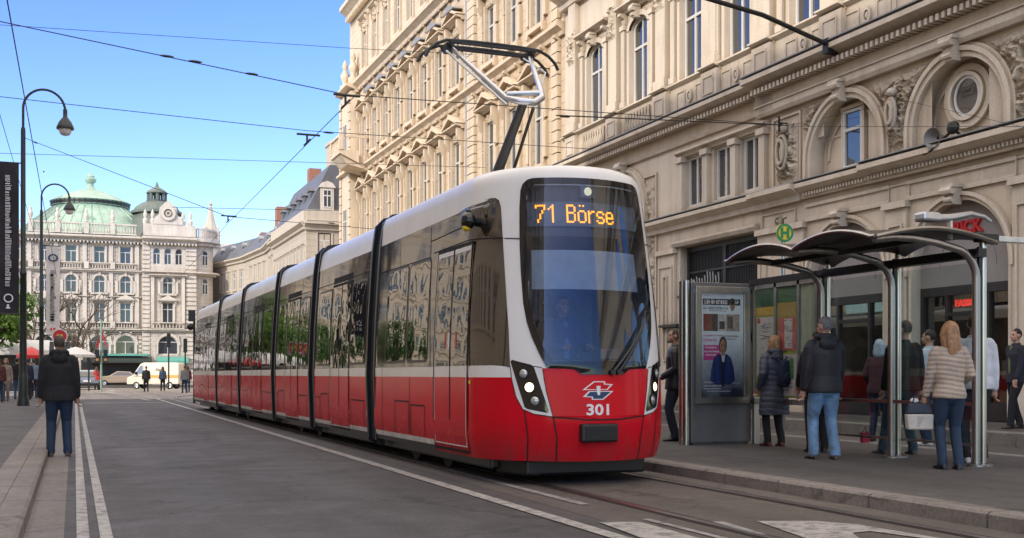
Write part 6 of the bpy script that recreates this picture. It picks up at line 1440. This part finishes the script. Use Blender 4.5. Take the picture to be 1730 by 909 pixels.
def hand(wr, fwd, side, sg):
    """palm, four uneven curled fingers and a thumb; fwd runs wrist to knuckles, side is the thumb side"""
    mb = MB(); f = Vector(fwd).normalized(); s = (Vector(side)-f*Vector(side).dot(f)).normalized(); n = f.cross(s)*sg; w = Vector(wr)
    chain(mb, [(*(w-f*.02),.026,.02),(*(w+f*.03),.034,.017),(*(w+f*.085),.038,.015)], 10)
    for k, L in enumerate((.068,.078,.072,.055)):
        b = w+f*.085+s*(.030-.020*k); c = b+f*L*.45+n*.008; e = c+f*L*.32+n*.022; g = e+f*L*.15+n*.024; mb.tube([b-f*.02,b,c,e,g], [.009,.0095,.009,.0082,.006], 7)
    b = w+f*.025+s*.03; mb.tube([b-s*.01, b+f*.03+s*.022+n*.006, b+f*.06+s*.022+n*.02, b+f*.078+s*.016+n*.026], [.012,.0115,.010,.007], 7)
    return mb
def cloth(name, col, bump=.5, sc=9, rough=.85, var=.18, sheen=0): 
    k = 'cloth '+name
    if k not in M: M[k] = mat(k, col, rough, bump=bump, bscale=sc, bdist=.03, var=var, scale=5, sheen=sheen)
    return M[k]
def person(label, loc, heading, H=1.75, jacket=None, hem=.82, trousers=None, shoe=None, hair=None, style='short', hood=False, puff=None, feet=((-.10,0),(.10,0)), hands=None, head_yaw=0, head_pitch=0,
           group=None, detail=1, fem=False, bulk=1.0, skin='skin', collar=True, seat=False, shirt=None, coat=False, name='person', bag_strap=None, stoop=0.0, toe=8):
    T = thing(name, loc, label, 'person', group, rz=-R(heading)); k = H/1.75; T.scale = (k,k,k)
    vox = .010 if detail == 1 else (.017 if detail == 2 else .03); sw = .165 if fem else .185
    hip = .92; 
    ft = [Vector((f[0], f[1], .085)) for f in feet]; hp = [Vector((-.088,0,.90)), Vector((.088,0,.90))]
    if seat: hp = [Vector((-.09,0,.5)), Vector((.09,0,.5))]; ft = [Vector((-.12,.42,.085)), Vector((.12,.42,.085))]
    kn = []
    for i in (0,1): e, t = ik(hp[i], ft[i], .425, .41, (0.0,1,0)); kn.append(e); ft[i] = t
    dz = -.42 if seat else 0
    V = lambda x, y, z: (x, y+stoop*max(0, z-1.0), z+dz)
    sh = [Vector(V(-sw,0,1.405)), Vector(V(sw,0,1.405))]
    hands = hands or ((-.25,.02,.80), (.25,.02,.80)); hd = []; el = []
    for i in (0,1):
        t = hands[i] or ((-.25,.02,.80),(.25,.02,.80))[i]; e, t = ik(sh[i], Vector(t)+Vector((0,0,dz)), .29, .265, ((-1,1)[i]*.35,-1,-.1)); el.append(e); hd.append(t)
    # body
    b = MB(); Q = Matrix.Translation(V(0,-.01,1.55)) @ Matrix.Rotation(R(head_yaw), 4, 'Z') @ Matrix.Rotation(R(-head_pitch), 4, 'X') @ Matrix.Translation((0,.01,-1.55))
    h = MB(); h.ball((0,-.012,1.645), (.073,.094,.103), 18, 12); h.ball((0,.03,1.585), (.058,.068,.062), 14, 10); h.ball((0,.072,1.553), (.026,.024,.022)); h.ball((0,.08,1.662), (.046,.013,.011))
    h.tube([(0,.082,1.645),(0,.105,1.612),(0,.098,1.602)], [.010,.015,.014], 8); h.ball((0,.087,1.578), (.023,.013,.009), 10, 6); h.ball((-.042,.058,1.607), (.02,.02,.02), 8, 6); h.ball((.042,.058,1.607), (.02,.02,.02), 8, 6)
    for s in (-1,1): h.ball((s*.075,-.012,1.622), (.011,.024,.033), 8, 6)
    b.merge(h, Q); chain(b, [V(0,-.015,1.38)+(.06,.055), V(0,-.012,1.48)+(.054,.055), V(0,-.005,1.58)+(.05,.055)], 12)
    chain(b, [V(0,0,.9)+(.15,.10), V(0,0,1.1)+(.13,.09), V(0,0,1.3)+(.15,.095), V(0,-.01,1.41)+(.13,.07)])
    for i in (0,1):
        chain(b, [(*sh[i],.05),(*el[i],.04),(*hd[i],.026,.024)], 10); chain(b, [(*hp[i],.075),(*kn[i],.05),(*ft[i],.038)], 10)
        if detail > 1: chain(b, [(*hd[i],.03,.02),(*(hd[i]+(hd[i]-el[i]).normalized()*.1),.035,.018),(*(hd[i]+(hd[i]-el[i]).normalized()*.16),.02,.014)], 8)
    me = remeshed(b, vox if detail > 1 else .009, 2); ex = None
    if detail == 1:
        ex = MB()
        for i in (0,1): f = (hd[i]-el[i]).normalized(); ex.merge(hand(hd[i], f, Vector((0,1,0)) if abs(f.y) < .8 else Vector(((.6,-.6)[i],0,.6)), (-1,1)[i]))
    B = finish(me, 'body', skin, T, extra=ex)
    if detail == 1:
        e = MB()
        for s in (-1,1): e.ball((s*.031,.077,1.640), (.013,.008,.007), 8, 6)
        e.v = [tuple(Q @ Vector(v)) for v in e.v]; e.build('eyes', 'blackp', B)
    # trousers
    if trousers:
        t = MB(); f = bulk**.7 if not fem else 1.0
        chain(t, [V(0,0,1.0)+(.155*f,.105*f), V(0,-.01,.92)+(.172*f,.122*f), V(0,-.005,.86)+(.165*f,.115*f)])
        for i in (0,1): 
            a = hp[i]; m = kn[i]; c = ft[i]; q = a.lerp(m,.5)
            chain(t, [(a.x,a.y-.008,a.z,.098*f,.112*f),(q.x,q.y,q.z,.085*f,.094*f),(m.x,m.y,m.z+.02,.066*f,.07*f),(*m.lerp(c,.45),.06*f,.068*f),(c.x,c.y-.005,c.z+.03,.056*f,.066*f),(c.x,c.y,c.z-.02,.060*f,.072*f)], 12)
        finish(remeshed(t, vox*1.15, 2), 'trousers', trousers, T)
    # shoes
    for i in (0,1):
        s = MB(); x, y = ft[i].x, ft[i].y; a = R((toe,-toe)[i]); z0 = ft[i].z-.085
        sp = [(-.075,.030,.05),(-.05,.038,.085),(.02,.038,.075),(.09,.044,.05),(.15,.042,.036),(.185,.026,.026)]; vs = []; n = 12
        for yy, w, hh in sp:
            for j in range(n): q = 2*PI*j/n; vs.append((w*math.cos(q), yy, z0+max(.0, hh*.5+hh*.62*math.sin(q))))
        vs = [(x+px*math.cos(a)-py*math.sin(a), y+px*math.sin(a)+py*math.cos(a), pz) for px, py, pz in vs]
        s.add(vs, [(p*n+j, p*n+(j+1)%n, (p+1)*n+(j+1)%n, (p+1)*n+j) for p in range(5) for j in range(n)]+[tuple(range(n)), tuple(5*n+j for j in range(n))]); s.build('shoe', shoe or cloth('black shoe', (.02,.018,.016), .1, rough=.5), T, smooth=60)
    # jacket
    if jacket:
        j = MB(); w = bulk*(1.0 if not fem else .93); hipw = .202 if not coat else .225
        tor = [V(0,0,hem)+(hipw*w*1.0,.148*w), V(0,0,hem+.06)+(hipw*w,.146*w)]
        if coat: tor += [V(0,0,(hem+1.0)/2)+(.215*w,.155*w)]
        tor += [V(0,0,1.02)+(.178*w*(.94 if fem else 1),.128*w), V(0,.0,1.16)+(.186*w,.132*w), V(0,.0,1.30)+(.192*w,.132*w), V(0,-.005,1.40)+(.165*w,.105*w), V(0,-.012,1.46)+(.10*w,.085*w)]
        chain(j, tor, 20, False); c0 = .066*w
        for i in (0,1):
            a, e, q = sh[i], el[i], hd[i]; chain(j, [(a.x*.86,a.y,a.z+.0,c0*1.05),(a.x*1.02,a.y,a.z-.05,c0*1.08),(*a.lerp(e,.55),c0*.98),(*e,c0*.88),(*e.lerp(q,.5),c0*.82),(*(e.lerp(q,.93)),c0*.72)], 12)
        if collar: chain(j, [V(0,-.012,1.44)+(.088,.082), V(0,-.008,1.50)+(.072,.074)], 14, False)
        if hood:
            j.tube([V(-.075,.055,1.475), V(-.105,-.01,1.50), V(-.085,-.085,1.505), V(0,-.12,1.50), V(.085,-.085,1.505), V(.105,-.01,1.50), V(.075,.055,1.475)], [.028,.036,.044,.048,.044,.036,.028], 10); j.ball(V(0,-.115,1.42), (.115,.05,.085))
        J = finish(remeshed(j, vox*1.1, 2), 'coat' if coat else 'jacket', jacket, T, puff)
    if shirt:
        s = MB(); chain(s, [V(0,.05,.92)+(.07,.085), V(0,.055,1.2)+(.065,.085), V(0,.045,1.42)+(.05,.06)], 12); finish(remeshed(s, vox*1.2, 2), 'shirt', shirt, T)
    # hair
    if hair:
        hr = MB()
        if style == 'short':
            hr.ball((0,-.020,1.657), (.079,.096,.100), 20, 14); keep = [f for f in hr.f if not any((hr.v[i][1] > .045 and hr.v[i][2] < 1.70) or (hr.v[i][2] < 1.64 and hr.v[i][1] > -.02) or hr.v[i][2] < 1.575 for i in f)]; hr.f = keep; hr.m = [0]*len(keep)
            hr.v = [(x*(.985+.07*mnoise.noise(Vector((x*40,y*40,z*40)))), y*(.99+.05*mnoise.noise(Vector((x*60,y*60,z*40)))), z+.008*mnoise.noise(Vector((x*70,y*70,z*40)))) for x, y, z in hr.v]
        elif style == 'crop':
            hr.ball((0,-.016,1.650), (.0765,.0965,.1035), 20, 14); keep = [f for f in hr.f if not any((hr.v[i][1] > .045 and hr.v[i][2] < 1.71) or (hr.v[i][2] < 1.645 and hr.v[i][1] > -.01) or hr.v[i][2] < 1.57 for i in f)]; hr.f = keep; hr.m = [0]*len(keep)
        hr.v = [tuple(Q @ Vector(v)) for v in hr.v]
        if style in ('bob','long'):
            L = 1.46 if style == 'bob' else 1.36; g = MB(); g.ball((0,-.02,1.655), (.085,.103,.105), 18, 12)
            chain(g, [(0,-.045,1.65,.09,.075),(0,-.065,1.56,.098,.06),(0,-.08,1.48,.10,.05),(0,-.085,L,.082,.036)], 14)
            for s in (-1,1): chain(g, [(s*.07,.0,1.66,.03,.05),(s*.082,.01,1.58,.026,.05),(s*.085,0,1.50,.022,.042),(s*.07,-.03,L+.03,.016,.03)], 8)
            g.v = [tuple(Q @ Vector(v)) for v in g.v]; me = remeshed(g, .010, 2)
            for v in me.vertices: v.co += v.normal*  .003*math.sin(70*math.atan2(v.co.x, -v.co.y-.1)/6+8*mnoise.noise(v.co*9))
            finish(me, 'hair', hair, B)
        else: hr.build('hair', hair, B, smooth=60)
    return T
def people():
    blk = cloth('black jacket', (.013,.013,.016)); jean = cloth('blue jeans', (.07,.155,.30), .9, 14); dj = cloth('dark jeans', (.018,.036,.075), .5, 12); lj = cloth('light blue jeans', (.16,.29,.46), .9, 13, var=.4)
    navy = cloth('navy coat', (.062,.070,.095), .5, 9, .5); tan = cloth('tan puffer', (.42,.335,.265), .25, 7, .6); wht = cloth('white jacket', (.62,.64,.68)); blkt = cloth('black trousers', (.014,.014,.017)); brn = cloth('brown shoe', (.07,.04,.025), .1, rough=.5); wsh = cloth('white trainers', (.55,.55,.55), .1)
    grh = mat('grey hair', (.17,.165,.165), .6, var=.3, scale=40, bump=.5, bscale=120); dkh = mat('dark hair', (.022,.016,.013), .55, var=.3, scale=40, bump=.5, bscale=120); bln = mat('blond hair', (.33,.19,.085), .5, var=.35, scale=30, bump=.6, bscale=90); gng = mat('ginger blond hair', (.36,.20,.10), .5, var=.35, scale=30, bump=.6, bscale=90); stub = mat('close cropped hair', (.07,.05,.042), .7, var=.3, scale=60, bump=.4, bscale=200)
    z = .13
    # left: man with his back to us at the kerb line
    g = onZ(100, 772, .0)
    person('man from behind in hooded black jacket and dark jeans by the left kerb', (g.x,g.y,.012), -3, 1.75, blk, .80, dj, brn, stub, 'crop', True, hands=((-.25,.05,.79),(.25,.05,.79)), feet=((-.115,0),(.115,0)), bulk=1.12, toe=6)
    # platform, left to right
    g = onZ(1140, 745, z); lea = cloth('leather jacket', (.022,.022,.027), .4, 8, .42)
    person('man with cropped hair in dark leather jacket facing the tram, left of the poster panel', (g.x,g.y,z), -62, 1.80, lea, .80, cloth('navy trousers', (.016,.022,.042)), None, stub, 'crop', hands=((-.20,.22,.98),(.22,.16,1.0)), bulk=1.05)
    g = onZ(1128, 737, z); person('person in blue jeans mostly hidden behind the man in the leather jacket', (g.x,g.y+.8,z), -75, 1.62, cloth('dark brown jacket', (.03,.022,.02)), .86, jean, None, dkh, 'bob', fem=True, hands=((-.2,.15,.95),(.22,.02,.80)))
    g = onZ(1308, 754, z); W1 = person('woman with blond bob in long quilted navy coat and backpack beside the poster panel', (g.x,g.y,z), 4, 1.64, navy, .50, blkt, cloth('burgundy shoes', (.10,.02,.025), .1, rough=.4), bln, 'bob', True, puff=(.085,.009,.4,1.42), fem=True, coat=True, hands=((-.235,.06,.92),(.22,.16,.98)), head_yaw=42, bulk=1.22, feet=((-.09,.05),(.10,-.04)))
    bp = thing('backpack', (g.x,g.y,z), 'dark blue backpack worn by the woman in the long navy coat', 'backpack', rz=-R(4))
    def rucksack(T, x, y, zc, w, d, h, m):
        b = MB(); 
        for i in range(1): b.grid(lambda u, v: (x+w/2*math.copysign(abs(math.cos(2*PI*u))**.55, math.cos(2*PI*u))*math.sin(PI*v)**.35*(1-.18*(1-v)), y+d/2*math.copysign(abs(math.sin(2*PI*u))**.7, math.sin(2*PI*u))*math.sin(PI*v)**.4, zc-h/2*math.cos(PI*v)*1.0 if False else zc+h/2*math.cos(PI*v)), 28, 16)
        o = b.build('bag', m, T, smooth=50); p = MB(); p.ball((x,y-d*.42,zc-h*.16), (w*.36,d*.25,h*.24), 14, 8); p.build('front_pocket', m, T, smooth=60)
        s = MB()
        for q in (-1,1): s.tube([(x+q*w*.28,y+d*.3,zc+h*.42),(x+q*w*.36,y+d*.7,zc+h*.55),(x+q*w*.42,y+d*1.6,zc+h*.25),(x+q*w*.46,y+d*1.1,zc-h*.3),(x+q*w*.32,y+d*.4,zc-h*.4)], .018, 6)
        s.tube([(x-.04,y,zc+h*.48),(x,y-.01,zc+h*.58),(x+.04,y,zc+h*.48)], .012, 6); s.build('strap', m, T, smooth=50)
    rucksack(bp, .07, -.235, 1.08, .27, .15, .40, cloth('navy bag', (.015,.024,.055)))
    g = onZ(1393, 776, z); person('tall grey-haired man in hooded black jacket and light blue jeans at the shelter', (g.x,g.y,z), 14, 1.79, cloth('black parka', (.012,.013,.018), .4, 8, .6), .82, lj, brn, grh, 'short', True, hands=((-.25,.05,.82),(.23,.14,.86)), head_yaw=22, bulk=1.13, feet=((-.12,.05),(.12,-.04)))
    g = onZ(1381, 764, z); person('person in dark trousers hidden behind the grey-haired man', (g.x,g.y,z), 20, 1.68, blk, .84, blkt, None, dkh, 'short', hands=((-.22,.18,.95),(.25,.02,.80)))
    g = onZ(1527, 768, z); person('man in black jacket and blue jeans standing with legs apart behind the shelter glass', (g.x,g.y,z), 8, 1.78, cloth('dull black jacket', (.018,.017,.016)), .83, cloth('teal jeans', (.035,.075,.11), .5, 12), cloth('grey trainers', (.09,.085,.08), .1), mat('brown hair', (.07,.045,.03), .6, var=.3, scale=40), 'short', hands=((-.26,.05,.85),(.25,.02,.82)), head_yaw=25, feet=((-.30,.02),(.13,0)), bulk=1.1)
    g = onZ(1480, 748, z); person('person in pale blue hood and burgundy jacket bending behind the shelter glass', (g.x+.2,g.y+.2,z), 60, 1.62, cloth('burgundy jacket', (.055,.018,.026)), .82, dj, None, cloth('pale blue hood', (.33,.42,.50)), 'bob', fem=True, stoop=.18, hands=((-.2,.2,.95),(.2,.2,.95)))
    g = onZ(1569, 752, z); person('dark-haired person in pale blue shirt and white trainers behind the woman in the tan jacket', (g.x,g.y,z), -30, 1.74, cloth('pale blue shirt', (.42,.50,.58)), .84, dj, wsh, dkh, 'short', hands=((-.24,.05,.82),(.24,.05,.82)), feet=((-.14,0),(.12,.06)))
    g = onZ(1604, 793, z); W2 = person('woman with long fair hair in quilted tan jacket and dark jeans carrying a handbag', (g.x,g.y,z), 22, 1.66, tan, .84, cloth('fitted dark jeans', (.022,.045,.085), .5, 12), cloth('black boots', (.012,.012,.012), .1, rough=.35), gng, 'long', puff=(.055,.010,.8,1.45), fem=True, hands=((-.245,.10,.86),(.20,.20,1.0)), head_yaw=22, bulk=1.04, feet=((-.075,.02),(.10,-.02)))
    hb = thing('handbag', (g.x,g.y,z), 'cream and navy handbag hanging from the hand of the woman in the tan jacket', 'handbag', rz=-R(22))
    b = MB(); cx, cy = -.30, .11
    def bagbox(m_, z0, z1, w0, w1, d0, d1):
        m_.add([(cx-w0,cy-d0,z0),(cx+w0,cy-d0,z0),(cx+w0,cy+d0,z0),(cx-w0,cy+d0,z0),(cx-w1,cy-d1,z1),(cx+w1,cy-d1,z1),(cx+w1,cy+d1,z1),(cx-w1,cy+d1,z1)], [(0,3,2,1),(4,5,6,7),(0,1,5,4),(1,2,6,5),(2,3,7,6),(3,0,4,7)])
    bagbox(b, .44, .62, .14, .155, .06, .055); b.build('bag_base', cloth('cream bag', (.55,.51,.45), .1, rough=.5), hb, bevel=.02); b = MB(); bagbox(b, .62, .74, .155, .12, .055, .04); b.build('bag_top', cloth('navy bag top', (.018,.022,.04), .1, rough=.5), hb, bevel=.015)
    b = MB()
    for q in (-.03,.03): b.tube([(cx-.09,cy+q,.70),(cx-.07,cy+q,.80),(-.262,cy-.01,.835),(cx+.09,cy+q,.80),(cx+.10,cy+q,.70)], .008, 6)
    b.build('handle', 'blackp', hb, smooth=50); b = MB(); b.ball((cx-.05,cy+.01,.77), (.05,.035,.03)); b.build('folded_scarf', 'cloth_white', hb, smooth=60)
    k = MB(); 
    for q in range(5): k.box(cx-.05+.005*q, cx-.01+.012*q, cy-.064, cy-.062, .48+.025*q, .49+.025*q)
    k.build('embossing', mat('bag mark', (.42,.38,.33), .5), hb)
    g = onZ(1645, 783, z); person('man in white zip jacket and black trousers behind the right pair of shelter posts', (g.x+.15,g.y+.15,z), 25, 1.80, wht, .86, blkt, wsh, mat('reddish brown hair', (.10,.05,.03), .6, var=.3, scale=40), 'short', head_yaw=-20, hands=((-.24,.1,.88),(.25,.05,.84)), bulk=1.08)
    g = onX(1716, 650, 15.3); person('person in dark cardigan and green shirt on the far pavement at right', (15.3,g.y,.25), -80, 1.74, cloth('dark cardigan', (.02,.022,.035)), .80, blkt, brn, dkh, 'short', shirt=cloth('olive shirt', (.16,.19,.09)), hands=((-.2,.14,.82),(.24,-.12,.82)), head_yaw=6, feet=((-.08,.16),(.09,-.14)))
    bt = thing('red_bag', (onZ(1461,748,z).x, onZ(1461,748,z).y, z), 'small red bag standing on the platform behind the shelter glass', 'bag'); b = MB(); b.add([(-.08,-.05,0),(.08,-.05,0),(.08,.05,0),(-.08,.05,0),(-.11,-.05,.2),(.11,-.05,.2),(.11,.05,.2),(-.11,.05,.2)], [(0,3,2,1),(0,1,5,4),(1,2,6,5),(2,3,7,6),(3,0,4,7)]); b.build('bag', cloth('crimson bag', (.28,.015,.04)), bt); b = MB(); b.tube([(-.06,0,.2),(0,0,.32),(.06,0,.2)], .008, 6); b.build('handle', 'blackp', bt); bt.scale = (.7,.7,.8)
    # driver
    person('driver in dark blue uniform sitting behind the tram windscreen', (5.36,12.12,.80), 180, 1.74, cloth('uniform', (.06,.085,.17)), .86, blkt, None, dkh, 'short', seat=True, hands=((-.16,.36,1.12),(.16,.36,1.12)), shirt=cloth('blue shirt', (.14,.25,.45)))
    # walkers on the left pavement
    wk = 'walkers on the left pavement'
    gc = cloth('grey brown coat', (.27,.22,.185))
    for px, Y, hd_, H, jk, tr, hr, st, lb, fm in (
        (10,49,-170,1.70,gc,cloth('grey trousers', (.16,.16,.17)),mat('light brown hair', (.20,.12,.07), .6),'bob','walker in beige coat and grey trousers at the left picture edge',True),
        (-2,47,-10,1.66,cloth('dark red coat', (.09,.03,.03)),dj,dkh,'short','walker cut by the left picture edge',False),
        (29,52,10,1.76,blk,jean,dkh,'short','walker in black jacket left of the nearest lamp post foot',False),
        (45.5,51,-15,1.72,cloth('dark navy jacket', (.018,.024,.05)),blkt,dkh,'short','walker in dark navy jacket just right of the nearest lamp post',False),
        (57,54,-5,1.74,cloth('steel blue jacket', (.17,.23,.32)),dj,dkh,'short','walker in steel blue jacket between lamp post and the man in black',False),
        (51,60,170,1.66,cloth('rust jacket', (.22,.07,.04)),blkt,dkh,'bob','small walker in rust jacket farther back between the lamp posts',True)):
        person(lb, (onY(px,650,Y).x,Y,.13), hd_, H, jk, .70 if 'coat' in lb else .83, tr, None, hr, st, detail=2, fem=fm, feet=((-.1,.1),(.1,-.1)), coat='coat' in lb, group=wk)
    fk = 'people crossing the sunlit square'
    for px, py, hd_, jk, tr, lb, fm in (
        (247,662,0,blk,blkt,'person in black in front of the van bonnet',False),(275,660.5,0,cloth('slate jacket', (.06,.09,.15)),blkt,'person in slate blue jacket before the middle of the van',True),
        (312,664,-10,cloth('grey jacket far', (.20,.20,.20)),dj,'person in grey jacket at the tram end of the van',False),(317,663,10,cloth('maroon far', (.12,.03,.04)),dj,'person in maroon half hidden by the rear of the tram',True),
        (163,659,0,cloth('red far', (.35,.04,.04)),blkt,'person in red top beside the grey car',True)):
        g = onZ(px, py, 0); person(lb, (g.x,g.y,0), hd_, 1.74, jk, .83, tr, None, mat('far hair', (.12,.06,.035), .7), 'short' if not fm else 'bob', detail=3, fem=fm, feet=((-.1,.12),(.1,-.12)), group=fk)

# ------------------------------------------------------------------ vehicles
def wheel_set(T, xs, w, r, rim='alu'):
    for x in xs:
        for y in (-w, w):
            s = 1 if y > 0 else -1; t = MB(); t.lathe([(r*.6,-.10),(r*.95,-.10),(r,-.06),(r,.06),(r*.95,.10),(r*.6,.10)], (0,0,0), 20); o = t.build('wheel', 'rubber', T, smooth=40); o.location = (x,y,r); o.rotation_euler.x = R(-90*s)
            m = MB(); m.lathe([(r*.62,.07),(r*.58,.095),(r*.3,.07),(r*.12,.10),(0,.105)], (0,0,0), 14)
            for k in range(5): a = k*2*PI/5; m.box(-.03,.03,0,.01,0,.01) if False else m.tube([(0,0,.09),(r*.58*math.cos(a),r*.58*math.sin(a),.09)], .035, 5)
            m.build('rim', rim, o, smooth=50)
def loft_body(T, prof, half, name, m, tuck=.08):
    """side outline (x, z) with the flanks pulled in above the waist"""
    mb = MB(); n = len(prof); zm = max(p[1] for p in prof); fz = lambda z: half-tuck*max(0, (z-.9))/(max(zm-.9,.1)) - (.04 if z < .4 else 0)
    ring = lambda s, k: [(x, s*fz(z)*k, z) for x, z in prof]
    A = ring(-1,1); B = ring(1,1); mb.add(A+B, [(i,(i+1)%n,n+(i+1)%n,n+i) for i in range(n)]+[tuple(range(n-1,-1,-1)), tuple(range(n,2*n))]); return mb.build(name, m, T, bevel=.06), fz
def vehicles():
    # van: front to -x in the photo, three-quarter view
    g = onZ(266, 657, 0); T = thing('van', (g.x,g.y+1.0,0), 'cream delivery van with orange stripe, white nose turned to the left, parked on the square', 'van', rz=R(180-24)); L = 4.9; T.scale = (.86,.86,.86)
    prof = [(-2.45,.45),(-2.45,2.35),(-2.3,2.48),(.95,2.48),(1.25,2.36),(1.95,1.28),(2.45,1.08),(2.52,.8),(2.5,.42)]
    cr = mat('cream van paint', (.80,.74,.60), .3, var=.04, coat=.4); B, fz = loft_body(T, prof, .98, 'body', cr, .14)
    m = MB(); m.poly([(1.27,-.80,2.30),(1.27,.80,2.30),(1.96,.90,1.30),(1.96,-.90,1.30)]); m.v = [(x+.03,y,z+.02) for x, y, z in m.v]; m.build('windscreen', 'pane', T)
    for s in (-1,1):
        f = lambda z, o=.012: s*(fz(z)+o)
        m = MB(); m.poly([(1.0,f(2.2),2.2),(1.22,f(2.2),2.2),(1.75,f(1.42),1.42),(1.0,f(1.42),1.42)]); m.build('side_window', 'pane', T)
        m = MB(); m.poly([(.9,f(1.3),1.3),(-2.4,f(1.3),1.3),(-2.4,f(1.05),1.05),(.9,f(1.05),1.05)]); m.build('stripe', mat('orange stripe', (.75,.38,.06), .4), T)
        m = MB(); m.poly([(.88,f(2.25),2.25),(.91,f(2.25),2.25),(.91,f(.5),.5),(.88,f(.5),.5)]); m.poly([(1.9,f(1.2,.014),1.2),(.9,f(1.2,.014),1.2),(.9,f(1.18,.014),1.18),(1.9,f(1.18,.014),1.18)]); m.build('door_seam', 'seam', T)
        t = text_mb('Kayell', .33, .004, .006); t.v = [(x-.9 if s > 0 else x-.9, 0, z) for x, y, z in t.v]; o = t.build('lettering', mat('brown lettering', (.16,.10,.06), .5), T); o.location = (-1.15 if s > 0 else -.35, f(1.75,.03), 1.72); o.rotation_euler.z = PI if s > 0 else 0
        m = MB(); m.box(1.55,1.7,s*.95,s*1.18,1.35,1.6); m.build('mirror', 'blackp', T, bevel=.03)
        m = MB(); m.box(2.2,2.5,s*.62,s*.93,.86,1.08); m.build('headlight', mat('amber headlight', (.7,.35,.16), .2), T, bevel=.03)
    m = MB(); m.box(1.95,2.56,-.96,.96,.32,.62); m.build('bumper', 'blackp', T, bevel=.04); m = MB(); m.box(2.4,2.53,-.5,.5,.68,.86); m.build('grille', 'blackp', T, bevel=.02); m = MB(); m.box(1.28,2.47,-.93,.93,.62,1.12); m.build('bonnet', 'white', T, bevel=.1); m = MB(); m.box(2.55,2.57,-.26,.26,.42,.54); m.build('number_plate', 'sign_white', T)
    wheel_set(T, (1.6,-1.6), .88, .34)
    # grey hatchback seen from behind
    g = onZ(150, 658.5, 0); T = thing('car', (g.x,g.y,0), 'blue-grey hatchback seen from behind, driving off beside the man in black', 'car', rz=R(86))
    prof = [(-2.0,.35),(-2.05,.75),(-2.0,.95),(-1.72,1.38),(-1.4,1.5),(.0,1.52),(.35,1.45),(1.0,1.0),(1.95,.85),(2.1,.6),(2.05,.32)]; B, fz = loft_body(T, prof, .86, 'body', mat('blue grey car paint', (.20,.235,.29), .25, var=.04, coat=.6), .18)
    m = MB(); m.poly([(-1.99,-.68,.99),(-1.99,.68,.99),(-1.74,.60,1.36),(-1.74,-.60,1.36)]); m.v = [(x-.03,y,z+.02) for x, y, z in m.v]; m.build('rear_window', 'pane', T)
    for s in (-1,1):
        m = MB(); f = lambda z: s*(fz(z)+.012); m.poly([(-1.45,f(1.0),1.0),(.75,f(1.0),1.0),(.2,f(1.4),1.4),(-1.3,f(1.42),1.42)]); m.build('side_window', 'pane', T); m = MB(); m.box(-2.09,-1.9,s*.56,s*.84,.78,1.0); m.build('tail_light', 'redsign', T, bevel=.02)
    m = MB(); m.box(-2.1,-1.98,-.82,.82,.33,.52); m.build('bumper', 'blackp', T, bevel=.03); m = MB(); m.box(-2.085,-2.06,-.27,.27,.62,.74); m.build('number_plate', 'sign_white', T); wheel_set(T, (-1.25,1.25), .78, .31)
    # beige car crosswise
    g = onZ(202, 652.5, 0); T = thing('car', (g.x,g.y,0), 'beige car seen side-on in front of the dark cafe awning', 'car', rz=R(174))
    prof = [(-2.2,.35),(-2.25,.8),(-2.1,1.0),(-1.5,1.05),(-1.0,1.45),(.2,1.48),(.9,1.05),(2.0,.9),(2.2,.65),(2.15,.32)]; B, fz = loft_body(T, prof, .85, 'body', mat('beige car paint', (.40,.31,.24), .3, var=.04, coat=.5), .18)
    for s in (-1,1): m = MB(); f = lambda z: s*(fz(z)+.012); m.poly([(-1.25,f(1.06),1.06),(.72,f(1.06),1.06),(.15,f(1.4),1.4),(-.92,f(1.38),1.38)]); m.build('side_window', 'pane', T); m = MB(); m.box(-2.24,-2.0,s*.55,s*.82,.7,.9); m.build('tail_light', 'redsign', T); m = MB(); m.box(2.0,2.19,s*.55,s*.82,.66,.82); m.build('headlight', 'lens', T)
    wheel_set(T, (-1.35,1.35), .78, .31)

def main():
    mk(); sky(); ground(); make_tram(); near_building(); beige_building(); bank_building(); far_buildings()
    lamp_post(-1.60, 41.4, 'tall arched lamp post nearest the camera, carrying the dark banner', 10.9); lamp_post(-1.54, 61.8, 'arched lamp post farther back, beside the white banner', 10.9)
    banners(); wires(); trees(); shelter(); ad_panel(); signals(); vehicles(); people()
main()
